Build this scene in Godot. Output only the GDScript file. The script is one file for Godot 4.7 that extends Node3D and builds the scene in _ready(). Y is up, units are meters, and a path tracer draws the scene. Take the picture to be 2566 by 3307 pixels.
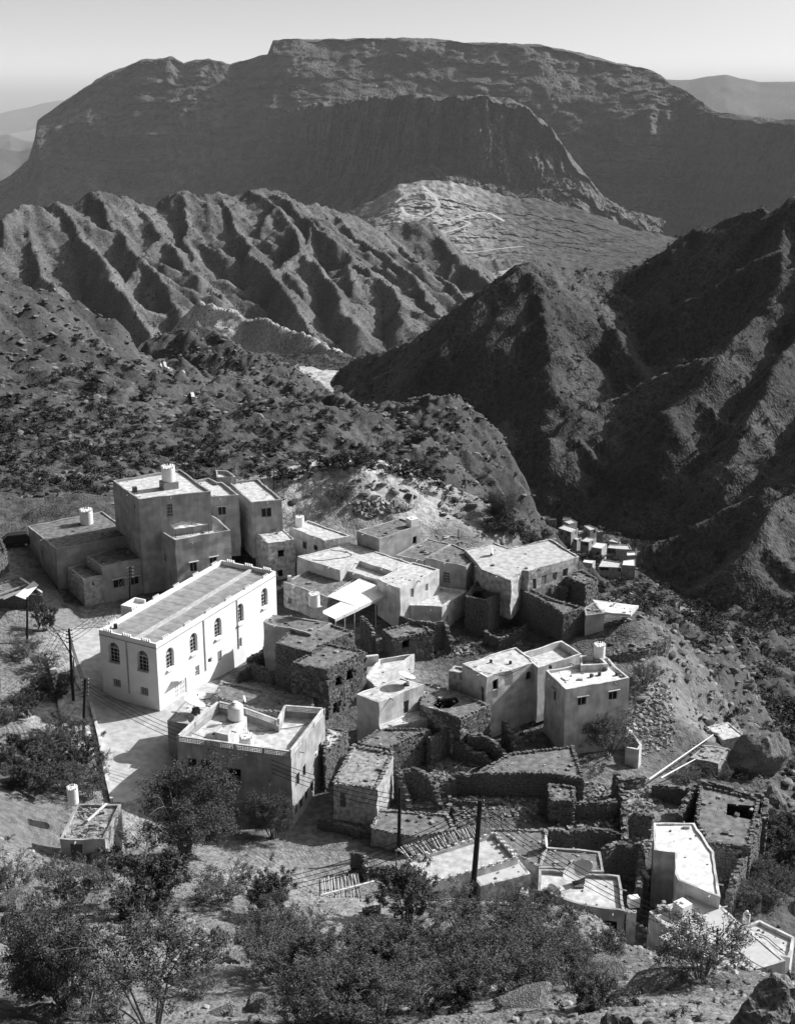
extends Node3D
# A mountain village on a rocky spur above a wadi, in black and white late morning light.
# World: metres, y up, the village ground lies near y = 4, the viewpoint at y = 68.

const EYE := Vector3(0, 68, 0)
var M := {}
var taken := {}
var nz := FastNoiseLite.new()
var nz2 := FastNoiseLite.new()
var nzr := FastNoiseLite.new()
var rng := RandomNumberGenerator.new()

# ---------------------------------------------------------------- mesh collector
class MB:
	var v := PackedVector3Array()
	var n := PackedVector3Array()
	var c := PackedColorArray()
	var ix := PackedInt32Array()
	var tone := -1.0
	func quad(a: Vector3, b: Vector3, cc: Vector3, d: Vector3, out := Vector3.ZERO) -> void:
		var nn := (b - a).cross(d - a)
		if nn.length_squared() < 1e-12: nn = (cc - b).cross(d - b)
		nn = nn.normalized()
		var k := v.size()
		if out != Vector3.ZERO and nn.dot(out) < 0:
			var t := b; b = d; d = t; nn = -nn
		v.append(a); v.append(b); v.append(cc); v.append(d)
		for i in 4: n.append(nn)
		if tone >= 0.0:
			for i in 4: c.append(Color(tone, tone, tone))
		ix.append_array([k, k + 2, k + 1, k, k + 3, k + 2])
	func tri(a: Vector3, b: Vector3, cc: Vector3, out := Vector3.ZERO) -> void:
		var nn := (b - a).cross(cc - a).normalized()
		var k := v.size()
		if out != Vector3.ZERO and nn.dot(out) < 0:
			var t := b; b = cc; cc = t; nn = -nn
		v.append(a); v.append(b); v.append(cc)
		for i in 3: n.append(nn)
		if tone >= 0.0:
			for i in 3: c.append(Color(tone, tone, tone))
		ix.append_array([k, k + 2, k + 1])
	func box(o: Vector3, s: Vector3, bs := Basis.IDENTITY) -> void:
		var p := []
		for i in 8:
			p.append(o + bs * Vector3(s.x * (0.5 if i & 1 else -0.5), s.y * (0.5 if i & 2 else -0.5), s.z * (0.5 if i & 4 else -0.5)))
		hexa(p)
	func hexa(p: Array) -> void:
		var m := Vector3.ZERO
		for q in p: m += q
		m /= 8.0
		for f in [[0, 1, 3, 2], [4, 6, 7, 5], [0, 4, 5, 1], [2, 3, 7, 6], [0, 2, 6, 4], [1, 5, 7, 3]]:
			quad(p[f[0]], p[f[1]], p[f[2]], p[f[3]], (p[f[0]] + p[f[2]]) * 0.5 - m)
	func tube(pts: Array, r0: float, r1: float, sides := 6, caps := true) -> void:
		var base := v.size()
		var m := pts.size()
		for i in m:
			var d: Vector3 = (pts[mini(i + 1, m - 1)] - pts[maxi(i - 1, 0)]).normalized()
			var up := Vector3.UP if absf(d.y) < 0.9 else Vector3.RIGHT
			var a := d.cross(up).normalized()
			var b := a.cross(d)
			var r := lerpf(r0, r1, float(i) / maxf(1.0, m - 1.0))
			for k in sides:
				var q := a * cos(TAU * k / sides) + b * sin(TAU * k / sides)
				v.append(pts[i] + q * r); n.append(q)
				if tone >= 0.0: c.append(Color(tone, tone, tone))
		for i in m - 1:
			for k in sides:
				var q0 := base + i * sides + k
				var q1 := base + i * sides + (k + 1) % sides
				ix.append_array([q0, q1, q0 + sides, q1, q1 + sides, q0 + sides])
		if caps:
			for e in [0, m - 1]:
				for k in range(1, sides - 1):
					var i0: int = base + e * sides
					tri(v[i0], v[i0 + k], v[i0 + k + 1], pts[e] - pts[1 if e == 0 else m - 2])
	func lathe(o: Vector3, prof: Array, sides := 20) -> void: # prof: [radius, height]
		var base := v.size()
		var m := prof.size()
		for i in m:
			var i0 := maxi(i - 1, 0)
			var i1 := mini(i + 1, m - 1)
			var t := Vector2(prof[i1][0] - prof[i0][0], prof[i1][1] - prof[i0][1])
			for k in sides:
				var a := TAU * k / sides
				v.append(o + Vector3(cos(a) * prof[i][0], prof[i][1], sin(a) * prof[i][0]))
				n.append(Vector3(cos(a) * t.y, -t.x, sin(a) * t.y).normalized())
				if tone >= 0.0: c.append(Color(tone, tone, tone))
		for i in m - 1:
			for k in sides:
				var q0 := base + i * sides + k
				var q1 := base + i * sides + (k + 1) % sides
				ix.append_array([q0, q1, q0 + sides, q1, q1 + sides, q0 + sides])
	func mesh() -> ArrayMesh:
		var a := []
		a.resize(Mesh.ARRAY_MAX)
		a[Mesh.ARRAY_VERTEX] = v
		a[Mesh.ARRAY_NORMAL] = n
		if c.size() == v.size() and c.size() > 0: a[Mesh.ARRAY_COLOR] = c
		a[Mesh.ARRAY_INDEX] = ix
		var am := ArrayMesh.new()
		if v.size() > 0: am.add_surface_from_arrays(Mesh.PRIMITIVE_TRIANGLES, a)
		return am

# ---------------------------------------------------------------- naming
func numbered(called: String) -> String:
	if not taken.has(called):
		taken[called] = 0
		return called
	taken[called] += 1
	return "%s_%03d" % [called, taken[called]]

func thing(called: String, label: String, category: String, at := Vector3.ZERO, group := "") -> Node3D:
	var o := Node3D.new()
	o.name = numbered(called)
	add_child(o)
	o.position = at
	o.set_meta("label", label); o.set_meta("category", category)
	if group: o.set_meta("group", group)
	return o

func part(called: String, mesh: Mesh, mat: Material, parent: Node) -> MeshInstance3D:
	var o := MeshInstance3D.new()
	o.mesh = mesh
	o.material_override = mat
	o.name = called
	parent.add_child(o, true)
	return o

func structure(called: String, mesh: Mesh, mat: Material, kind := "structure", label := "", category := "") -> MeshInstance3D:
	var o := MeshInstance3D.new()
	o.mesh = mesh
	o.material_override = mat
	o.name = numbered(called)
	add_child(o)
	o.set_meta("kind", kind)
	if label: o.set_meta("label", label)
	if category: o.set_meta("category", category)
	return o

# ---------------------------------------------------------------- materials
func noise(seed_: int, f: float, oct := 4, type := FastNoiseLite.TYPE_SIMPLEX_SMOOTH, fr := FastNoiseLite.FRACTAL_FBM) -> FastNoiseLite:
	var q := FastNoiseLite.new()
	q.seed = seed_; q.frequency = f; q.noise_type = type; q.fractal_type = fr; q.fractal_octaves = oct
	return q

func field(q: FastNoiseLite, n: int) -> PackedByteArray:
	return q.get_seamless_image(n, n, false, false, 0.12).get_data()

var mean_of := {}
func tex(bytes: PackedByteArray, n: int) -> ImageTexture:
	var sum := 0.0
	for i in range(0, bytes.size(), 97): sum += pow(bytes[i] / 255.0, 2.2)
	var im := Image.create_from_data(n, n, false, Image.FORMAT_L8, bytes)
	im.generate_mipmaps()
	var t := ImageTexture.create_from_image(im)
	mean_of[t] = sum / (bytes.size() / 97.0)
	return t

# mixes a coarse field, a fine field and speckle into one grey map
func blend(a: PackedByteArray, b: PackedByteArray, wa: float, wb: float, lo: float, hi: float, speck := 0.0, seed_ := 1) -> PackedByteArray:
	var o := PackedByteArray()
	o.resize(a.size())
	var r := RandomNumberGenerator.new(); r.seed = seed_
	for i in a.size():
		var t := (a[i] * wa + b[i] * wb) / (255.0 * (wa + wb))
		t = clampf((t - 0.5) * 1.7 + 0.5, 0, 1)
		if speck > 0.0: t += (r.randf() - 0.5) * speck
		o[i] = int(clampf(lo + (hi - lo) * t, 0, 1) * 255.0)
	return o

func mat(called: String, albedo: float, map: Texture2D, size: float, relief: Texture2D = null, depth := 0.0, rough := 0.92, vc := false) -> StandardMaterial3D:
	var m := StandardMaterial3D.new()
	# the map darkens on average: the base colour makes up for it
	var s := pow(albedo / (mean_of[map] if map else 1.0), 1.0 / 2.2)
	m.albedo_color = Color(s, s, s)
	m.roughness = rough
	m.metallic_specular = 0.25
	if map:
		m.albedo_texture = map
		m.uv1_triplanar = true
		m.uv1_world_triplanar = true
		m.uv1_scale = Vector3.ONE / size
	if relief:
		m.heightmap_enabled = true
		m.heightmap_texture = relief
		m.heightmap_scale = depth
	m.vertex_color_use_as_albedo = vc
	M[called] = m
	return m

func make_materials() -> void:
	var n := 512
	var coarse := field(noise(3, 0.008, 4), n)
	var cloud := field(noise(5, 0.016, 5), n)
	var fine := field(noise(8, 0.09, 3), n)
	var grit := field(noise(11, 0.22, 2, FastNoiseLite.TYPE_CELLULAR), n)
	var cells := field(noise(21, 0.06, 2, FastNoiseLite.TYPE_CELLULAR), n)
	var ridged := field(noise(31, 0.012, 5, FastNoiseLite.TYPE_SIMPLEX_SMOOTH, FastNoiseLite.FRACTAL_RIDGED), n)
	var drip_im := noise(61, 0.05, 4).get_seamless_image(n, 64, false, false, 0.12)
	drip_im.resize(n, n, Image.INTERPOLATE_CUBIC)
	var drip := drip_im.get_data()
	var t_wall := tex(blend(drip, cloud, 0.4, 0.75, 0.74, 1.03, 0.07, 21), n)
	var t_wall_old := tex(blend(drip, cloud, 0.35, 0.9, 0.6, 1.06, 0.1, 22), n)
	var t_plaster := tex(blend(coarse, cloud, 0.6, 0.5, 0.92, 1.0, 0.02, 1), n)
	var t_old := tex(blend(cloud, coarse, 0.7, 0.5, 0.80, 1.0, 0.04, 2), n)
	var t_stain := tex(blend(cloud, ridged, 0.8, 0.4, 0.78, 1.02, 0.05, 3), n)
	var t_gravel := tex(blend(coarse, grit, 0.3, 0.6, 0.45, 1.1, 0.35, 4), n)
	var t_earth := tex(blend(cloud, grit, 0.45, 0.55, 0.5, 1.12, 0.25, 5), n)
	var t_stone := tex(blend(cells, cloud, 0.7, 0.35, 0.4, 1.1, 0.1, 6), n)
	var t_rock := tex(blend(ridged, cells, 0.55, 0.45, 0.4, 1.1, 0.15, 7), n)
	var t_far := tex(blend(ridged, fine, 0.5, 0.6, 0.55, 1.1, 0.1, 8), n)
	var r_fine := tex(fine, n)
	var r_cells := tex(cells, n)
	var r_grit := tex(blend(grit, fine, 0.5, 0.5, 0, 1), n)
	var r_rock := tex(blend(ridged, cells, 0.5, 0.6, 0, 1), n)
	mat("white", 0.72, t_plaster, 9.0, r_fine, 0.4)
	mat("plaster", 0.52, t_wall, 13.0, r_fine, 1.0)
	mat("plaster_old", 0.38, t_wall_old, 6.0, r_fine, 2.0)
	mat("cement", 0.32, t_wall, 15.0, r_fine, 0.8)
	mat("mud", 0.34, t_wall_old, 5.0, r_grit, 2.5)
	mat("stone", 0.11, t_stone, 4.0, r_cells, 9.0)
	mat("pale_roof", 0.5, t_stain, 8.0, r_fine, 1.0)
	mat("white_roof", 0.64, t_old, 7.0, r_fine, 0.6)
	mat("stained_roof", 0.44, t_stain, 9.0, r_fine, 1.0)
	mat("sheet_roof", 0.48, t_plaster, 6.0, r_fine, 0.4)
	mat("hall_roof", 0.27, t_old, 10.0, r_fine, 0.5)
	mat("gravel_roof", 0.18, t_gravel, 5.0, r_grit, 3.0)
	mat("mud_roof", 0.17, t_earth, 5.0, r_grit, 4.0)
	mat("mud_pale_roof", 0.28, t_earth, 6.0, r_grit, 3.0)
	mat("ground", 1.0, t_earth, 9.0, r_rock, 14.0, 0.95, true)
	mat("hill", 1.0, t_rock, 34.0, r_rock, 70.0, 0.95, true)
	mat("far", 1.0, t_far, 420.0, r_rock, 900.0, 0.95, true)
	mat("talus", 1.0, t_far, 300.0, null, 0.0, 0.95, true)
	mat("rock", 0.14, t_stone, 2.6, r_cells, 5.0)
	mat("stone_light", 0.22, t_stone, 2.0, r_cells, 4.0)
	mat("stone_mid", 0.14, t_stone, 2.0, r_cells, 4.0)
	mat("stone_dark", 0.085, t_stone, 2.0, r_cells, 4.0)
	mat("dark", 0.03, null, 1.0)
	mat("glass", 0.012, null, 1.0, null, 0, 0.35)
	mat("frame", 0.55, null, 1.0, null, 0, 0.5)
	mat("door", 0.1, t_stain, 2.0)
	mat("door_white", 0.75, t_plaster, 2.0)
	mat("pole", 0.025, t_stain, 1.5)
	mat("wire", 0.02, null, 1.0)
	mat("tank", 0.78, t_plaster, 3.0, null, 0, 0.45)
	mat("metal", 0.62, t_plaster, 3.0, null, 0, 0.5)
	mat("dirt_road", 0.42, t_earth, 60.0)
	mat("wood", 0.3, t_stain, 1.0)
	mat("wood_pale", 0.6, t_stain, 1.0)
	mat("cloth", 0.85, t_plaster, 4.0)
	mat("foliage", 0.085, null, 1.0, null, 0, 0.8, true)
	mat("foliage_pale", 0.13, null, 1.0, null, 0, 0.8, true)
	mat("foliage_dark", 0.052, null, 1.0, null, 0, 0.85, true)
	mat("loose", 1.0, t_plaster, 3.0, null, 0, 0.95, true)
	mat("cement_block", 0.3, t_stain, 3.0, r_cells, 2.0)
	mat("court", 0.42, t_old, 9.0, r_fine, 1.0)
	mat("street", 0.24, t_stain, 7.0, r_grit, 2.0)
	mat("field", 0.22, t_earth, 5.0, r_grit, 4.0)
	mat("car_paint", 0.02, null, 1.0, null, 0, 0.2)
	mat("sheet_metal", 0.92, t_plaster, 3.0, null, 0, 0.45)
	mat("straw", 0.22, null, 1.0)
	mat("straw_pale", 0.5, null, 1.0)
	mat("bark", 0.1, t_stain, 0.6)

# ---------------------------------------------------------------- the near ground: a thin plate through surveyed points and an added slope behind the eye
# x, z, height, base colour of the soil or scree there
const CTRL := [
	-40, 2, 65.5, 0.124,
	-40, -12, 55.5, 0.124,
	-40, -30, 39.5, 0.124,
	0, 2, 65.5, 0.124,
	0, -12, 55.5, 0.124,
	0, -30, 39.5, 0.124,
	40, 2, 65.5, 0.124,
	40, -12, 55.5, 0.124,
	40, -30, 39.5, 0.124,
	-90, -20, 56, 0.080,
	90, -20, 45, 0.070,
	-100, -60, 34, 0.080,
	90, -60, 12, 0.060,
	-19.2, -53.7, 24.5, 0.149,
	-9.5, -53.1, 24.9, 0.149,
	0, -52, 25.8, 0.149,
	8.3, -48.3, 28.9, 0.149,
	13.4, -43, 33.2, 0.149,
	-23.2, -66, 19.4, 0.174,
	-14.7, -68.4, 17.6, 0.174,
	-5.5, -70.8, 15.9, 0.174,
	4.2, -70.9, 15.8, 0.174,
	11, -65.1, 19.3, 0.149,
	15.2, -53.9, 26.2, 0.124,
	-27, -81.7, 12.6, 0.186,
	-20.8, -82.4, 12.1, 0.186,
	-13.2, -84, 11, 0.186,
	-6.6, -85.8, 9.8, 0.186,
	0, -88, 7.4, 0.198,
	7.5, -87.7, 6.8, 0.186,
	14.1, -83.8, 8.2, 0.161,
	16.9, -80.2, 8.9, 0.149,
	-27.7, -93, 8.1, 0.186,
	-32.7, -97.7, 7.7, 0.155,
	-17.6, -96.4, 5.9, 0.186,
	17.6, -69.8, 15.3, 0.124,
	19.2, -67.3, 16.9, 0.124,
	20.4, -62.8, 19.8, 0.124,
	19.5, -79.6, -0.5, 0.080,
	22.6, -92.3, -2.5, 0.080,
	25, -102, -3, 0.080,
	22, -79, -0.5, 0.080,
	25.4, -91.5, -2.5, 0.080,
	28.1, -101.2, -3, 0.080,
	24.3, -78.3, -0.5, 0.080,
	28.2, -90.7, -2.5, 0.080,
	31.2, -100.3, -3, 0.080,
	26.8, -77.5, -0.5, 0.080,
	31.1, -89.8, -2.5, 0.080,
	34.4, -99.2, -3, 0.080,
	-120, 40, 88, 0.124,  # unseen rise behind the viewpoint, added to cut sky light on shaded faces
	-120, 100, 128, 0.124,
	-120, 180, 175, 0.124,
	0, 40, 88, 0.124,
	0, 100, 128, 0.124,
	0, 180, 175, 0.124,
	120, 40, 88, 0.124,
	120, 100, 128, 0.124,
	120, 180, 175, 0.124,
	-30.8, -126.6, 4, 0.420,
	-27.4, -119, 4, 0.420,
	-25.3, -113.1, 3.8, 0.420,
	-24, -130.4, 4.2, 0.420,
	-23.8, -108.6, 3.2, 0.217,
	-30.1, -111.7, 4.2, 0.136,
	-27.4, -99.9, 4.2, 0.155,
	-29.4, -98.9, 5, 0.155,
	-33.9, -113.6, 5, 0.080,
	-38.4, -118.9, 6, 0.124,
	-33.4, -103.1, 6.5, 0.136,
	-37.5, -144.6, 4.9, 0.420,
	-43.1, -154.9, 5.2, 0.124,
	-51.7, -167.4, 7.2, 0.186,
	-46.3, -147.3, 6, 0.155,
	-41.7, -133.4, 5.6, 0.155,
	-54.6, -173.6, 8, 0.124,
	-42.4, -184, 9, 0.070,
	-52.7, -176.8, 9, 0.070,
	-44.3, -137.2, 6, 0.136,
	-6, -113, 0.6, 0.075,
	-8.3, -109.5, 0.8, 0.124,
	-6.6, -108.3, 1, 0.136,
	-10.2, -103.2, 2, 0.161,
	-12.4, -102.3, 2.6, 0.174,
	2.6, -117.7, 0.8, 0.070,
	7.6, -113.3, 0.8, 0.124,
	-2.4, -104.8, 1, 0.136,
	-8.1, -95.6, 3, 0.186,
	11.5, -131.6, 1.5, 0.070,
	7.2, -122.7, 1, 0.070,
	5.5, -125.3, 1, 0.070,
	-2.9, -128.4, 2.5, 0.075,
	26.3, -127, -0.3, 0.124,
	24.4, -123, -0.2, 0.136,
	29.9, -136.5, 1.2, 0.124,
	27.6, -134.3, 1.2, 0.112,
	19.5, -111.9, 0.3, 0.075,
	26.4, -117, -0.8, 0.124,
	29.7, -124.6, -1.5, 0.112,
	37.6, -119, -4, 0.080,
	31.8, -106.7, -3, 0.075,
	37.1, -112.7, -7, 0.065,
	44.6, -136.8, -9, 0.070,
	34.8, -126.2, -3, 0.080,
	-6.1, -144.4, 3.2, 0.124,
	-16, -143.8, 3, 0.124,
	-3.1, -140.3, 3.5, 0.217,
	-1.6, -150.6, 4.6, 0.124,
	3.1, -146, 2.5, 0.080,
	8.5, -150, 3, 0.080,
	9.8, -153.3, 3.5, 0.070,
	15.1, -151.7, 3, 0.070,
	-3.3, -151.9, 5, 0.124,
	17.4, -150.7, 3.2, 0.070,
	23.1, -145.3, 4.6, 0.124,
	27.4, -146.5, 5, 0.136,
	31.9, -149.2, 5, 0.149,
	27.8, -149.2, 5.2, 0.136,
	-21.3, -176.5, 6.5, 0.060,
	-20.8, -172, 5.5, 0.060,
	-14, -158.3, 5, 0.075,
	-6.8, -178, 6.5, 0.124,
	6.2, -179.4, 6, 0.155,
	-15.3, -186.7, 9.5, 0.450,
	-11.2, -188.8, 11, 0.420,
	-9, -186, 10.5, 0.400,
	-5.5, -187, 11, 0.400,
	-2.4, -189, 11.5, 0.450,
	0.7, -187.8, 10.5, 0.400,
	3.8, -189.3, 9.5, 0.400,
	6.2, -188.1, 8.5, 0.420,
	7.8, -188.5, 7, 0.420,
	4.3, -183.5, 6.2, 0.420,
	-14.2, -186.3, 8, 0.450,
	-6.5, -184.6, 8.8, 0.186,
	-2.6, -183.8, 8, 0.155,
	11.3, -191.8, 6.5, 0.217,
	12.6, -190.4, 5, 0.155,
	10.1, -181.7, 5.2, 0.136,
	17.5, -194.3, 2, 0.070,
	20.2, -193.9, 1, 0.065,
	-20.1, -215.1, 2, 0.060,
	-7.2, -221.9, 0, 0.060,
	6.2, -217.9, -6, 0.060,
	16.3, -211.4, -12, 0.060,
	33.1, -148.4, 3.5, 0.149,
	32.5, -144.6, 1.5, 0.186,
	33.3, -142, 0, 0.223,
	33.8, -142, -1, 0.223,
	34, -138.3, -3, 0.186,
	37.3, -158.7, -2, 0.070,
	41.8, -162.6, -6, 0.070,
	46.2, -166.8, -10, 0.070,
	48.8, -164.4, -14, 0.065,
	50.9, -164, -17, 0.060,
	41.9, -155.3, -8, 0.070,
	38.5, -151.1, -4, 0.080,
	44.3, -154.8, -11, 0.065,
	47.3, -151.5, -14, 0.080,
	53.1, -160.6, -20, 0.070,
	70.4, -291.6, -57.9, 0.060,
	74.4, -280.3, -57.4, 0.060,
	76.3, -269.4, -59.1, 0.060,
	75.1, -243.7, -52.4, 0.060,
	69.6, -214, -43.6, 0.060,
	61.5, -536.5, -112.8, 0.065,
	75.4, -494.3, -111.4, 0.065,
	88.1, -461.7, -109.4, 0.065,
	109.1, -477.7, -118.1, 0.065,
	121.4, -433.3, -110.1, 0.065,
	120.4, -370.9, -96.6, 0.065,
	83.6, -251.5, -64.9, 0.065,
	78.4, -274, -65, 0.065,
	70.5, -322.4, -70.6, 0.065,
	50.9, -149.6, -24.3, 0.065,
	37.4, -107.7, -6.8, 0.065,
	52.3, -170.1, -31.9, 0.065,
	149.8, -424.3, -97.3, 0.065,
	102.7, -281.9, -72.8, 0.065,
	56.3, -149.8, -24.4, 0.065,
	118.6, -557.5, -119.8, 0.065,
	149.8, -497.9, -112.8, 0.065,
	132.7, -528.6, -121.1, 0.065,
	25.8, -184.2, -22, 0.060,
	29.9, -181.5, -24, 0.060,
	34, -176.8, -26, 0.060,
	38.1, -171.8, -24, 0.060,
	30, -213.9, -48, 0.060,
	34.8, -211.1, -50, 0.060,
	40, -208.2, -50, 0.060,
	45, -203.1, -48, 0.060,
	50, -198.8, -44, 0.060,
	22, -194.8, -20, 0.060,
	25.4, -224.6, -40, 0.060,
	60.9, -556.7, -121.3, 0.070,
	65.5, -544.1, -118.1, 0.070,
	71.5, -530.2, -114.2, 0.070,
	68.3, -505.4, -109.3, 0.070,
	76.2, -499.2, -106.5, 0.070,
	68.5, -480.1, -104.4, 0.070,
	71.7, -472.6, -102.4, 0.070,
	74.2, -462.1, -101, 0.070,
	82.8, -480.9, -106, 0.070,
	82.7, -470.8, -105, 0.070,
	75.3, -443.6, -101.9, 0.070,
	81.8, -442.5, -100.5, 0.070,
	84.9, -455.2, -102, 0.070,
	66.1, -433, -96.6, 0.070,
	-58.5, -187.1, 8.8, 0.065,
	-46.6, -194.5, 7.5, 0.065,
	-66.2, -183.4, 10.9, 0.065,
	-65.7, -212.1, 8.4, 0.065,
	-52.6, -221.8, 5.7, 0.065,
	-37.7, -228.9, 3.7, 0.065,
	-22.1, -239, 0.3, 0.065,
	1.1, -258, -7.1, 0.065,
	13.8, -261.6, -12.1, 0.065,
	-86, -234.7, 9.6, 0.065,
	-78.1, -256.4, 10.5, 0.065,
	-63.6, -272.7, 6.9, 0.065,
	-46.8, -288.2, 1.3, 0.065,
	-26.6, -290.8, -3.6, 0.065,
	-2.4, -300, -12.5, 0.065,
	14.7, -309.6, -20.5, 0.065,
	-120, -328.8, 25.2, 0.065,
	-108.4, -327.5, 23.1, 0.065,
	-97.5, -327.8, 19.7, 0.065,
	-88.5, -335.5, 13.9, 0.065,
	-78.9, -343, 6.6, 0.065,
	-70.2, -350, -0.4, 0.065,
	-63.4, -356.4, -6.3, 0.065,
	-89.3, -296.9, 13.5, 0.065,
	-77.7, -305.3, 9.1, 0.065,
	-66, -323.3, -1.4, 0.065,
	-79.9, -513.8, -26.9, 0.065,
	-86.3, -497.6, -28.7, 0.065,
	-68.2, -515.5, -31.5, 0.065,
	-57.2, -501.8, -34.3, 0.065,
	-37.8, -478.5, -37, 0.065,
	-22.8, -449.4, -37.1, 0.065,
	-3.3, -420, -40.6, 0.065,
	13.2, -399.8, -37.8, 0.065,
	25.3, -379.2, -33.8, 0.065,
	30.1, -348.7, -33.5, 0.065,
	32.3, -318.4, -31.1, 0.065,
	-59, -425.9, -28.5, 0.065,
	-67.3, -404.4, -20.2, 0.065,
	-35.9, -363.2, -22.3, 0.065,
	-16.7, -379.6, -30.1, 0.065,
	1.4, -340, -25, 0.065,
	21.4, -319.3, -25.7, 0.065,
	-164.4, -429.6, -50, 0.060,
	-136.3, -439.4, -60, 0.060,
	-116.3, -465.7, -70, 0.060,
	-98.1, -459.6, -60, 0.060,
	-111.7, -630.2, -120, 0.060,
	-74.2, -635.7, -130, 0.060,
	-40.9, -598.6, -125, 0.060,
	-11.2, -559.9, -120, 0.060,
	14.4, -509.8, -115, 0.060,
	36.7, -478.6, -105, 0.060,
	47.1, -417.3, -85, 0.060,
	30.7, -260.2, -46, 0.060,
	38.7, -327.7, -68, 0.060,
	45.7, -387.3, -85, 0.060,
	36.1, -257.5, -56, 0.060,
	44.4, -316.9, -70, 0.060,
	52.8, -376.3, -85, 0.060,
	42.3, -256.5, -57, 0.060,
	52.1, -315.7, -71, 0.060,
	61.8, -374.9, -85, 0.060,
	48.4, -255.4, -58, 0.060,
	70.8, -373.3, -85, 0.060,
]

const GX0 := -260.0
const GZ0 := -720.0
const GS := 5.0
const GNX := 110
const GNZ := 186
var gh := PackedFloat32Array()
var ga := PackedFloat32Array()

func tps(r2: float) -> float:
	return 0.0 if r2 < 1e-9 else r2 * log(r2)

func solve_ground() -> void:
	var n := CTRL.size() / 4
	var m := n + 3
	var sc := 0.01
	var A := []
	for i in m:
		var row := PackedFloat64Array(); row.resize(m + 1)
		A.append(row)
	for i in n:
		var xi: float = CTRL[i * 4] * sc
		var zi: float = CTRL[i * 4 + 1] * sc
		for j in n:
			var dx: float = xi - CTRL[j * 4] * sc
			var dz: float = zi - CTRL[j * 4 + 1] * sc
			A[i][j] = tps(dx * dx + dz * dz)
		A[i][i] = 0.0006
		A[i][n] = 1.0; A[i][n + 1] = xi; A[i][n + 2] = zi
		A[n][i] = 1.0; A[n + 1][i] = xi; A[n + 2][i] = zi
		A[i][m] = CTRL[i * 4 + 2]
	for k in m:
		var p := k
		for i in range(k + 1, m):
			if absf(A[i][k]) > absf(A[p][k]): p = i
		if p != k:
			var t = A[k]; A[k] = A[p]; A[p] = t
		var rk: PackedFloat64Array = A[k]
		var inv := 1.0 / rk[k]
		for i in range(k + 1, m):
			var ri: PackedFloat64Array = A[i]
			var f := ri[k] * inv
			if f != 0.0:
				for j in range(k, m + 1): ri[j] -= f * rk[j]
				A[i] = ri
	var wt := PackedFloat64Array(); wt.resize(m)
	for k in range(m - 1, -1, -1):
		var s: float = A[k][m]
		for j in range(k + 1, m): s -= A[k][j] * wt[j]
		wt[k] = s / A[k][k]
	gh.resize(GNX * GNZ); ga.resize(GNX * GNZ)
	var cx := PackedFloat32Array(); var cz := PackedFloat32Array()
	for i in n:
		cx.append(CTRL[i * 4] * sc); cz.append(CTRL[i * 4 + 1] * sc)
	for iz in GNZ:
		for ixx in GNX:
			var x := (GX0 + ixx * GS) * sc
			var z := (GZ0 + iz * GS) * sc
			var h := wt[n] + wt[n + 1] * x + wt[n + 2] * z
			var sw := 0.0; var sa := 0.0
			for i in n:
				var dx := x - cx[i]
				var dz := z - cz[i]
				var r2 := dx * dx + dz * dz + 1e-9
				h += wt[i] * r2 * log(r2)
				var q := 1.0 / (r2 * r2 + 1e-7)
				sw += q; sa += q * CTRL[i * 4 + 3]
			gh[iz * GNX + ixx] = h
			ga[iz * GNX + ixx] = sa / sw

func cub(a: float, b: float, c: float, d: float, t: float) -> float:
	return b + 0.5 * t * (c - a + t * (2.0 * a - 5.0 * b + 4.0 * c - d + t * (3.0 * (b - c) + d - a)))

func base_h(x: float, z: float) -> float:
	var fx := clampf((x - GX0) / GS, 1.0, GNX - 3.001)
	var fz := clampf((z - GZ0) / GS, 1.0, GNZ - 3.001)
	var i := int(fx); var j := int(fz)
	var t := fx - i; var u := fz - j
	var k := (j - 1) * GNX + i - 1
	var a := cub(gh[k], gh[k + 1], gh[k + 2], gh[k + 3], t); k += GNX
	var b := cub(gh[k], gh[k + 1], gh[k + 2], gh[k + 3], t); k += GNX
	var c := cub(gh[k], gh[k + 1], gh[k + 2], gh[k + 3], t); k += GNX
	var d := cub(gh[k], gh[k + 1], gh[k + 2], gh[k + 3], t)
	return cub(a, b, c, d, u)

func base_a(x: float, z: float) -> float:
	var fx := clampf((x - GX0) / GS, 0.0, GNX - 1.001)
	var fz := clampf((z - GZ0) / GS, 0.0, GNZ - 1.001)
	var i := int(fx); var j := int(fz)
	var t := fx - i; var u := fz - j
	var k := j * GNX + i
	return lerpf(lerpf(ga[k], ga[k + 1], t), lerpf(ga[k + GNX], ga[k + GNX + 1], t), u)

# how rough the ground is: smooth in the built village, rocky elsewhere
func rough_at(x: float, z: float) -> float:
	var e := Vector2((x + 8.0) / 42.0, (z + 132.0) / 42.0).length()
	var k := maxf(smoothstep(0.8, 1.25, e), smoothstep(29.0, 37.0, x) * 0.8 if z < -112.0 else 0.0)
	var near := smoothstep(-100.0, -80.0, z)
	return lerpf(0.1, lerpf(1.0, 0.55, near), k)

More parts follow.
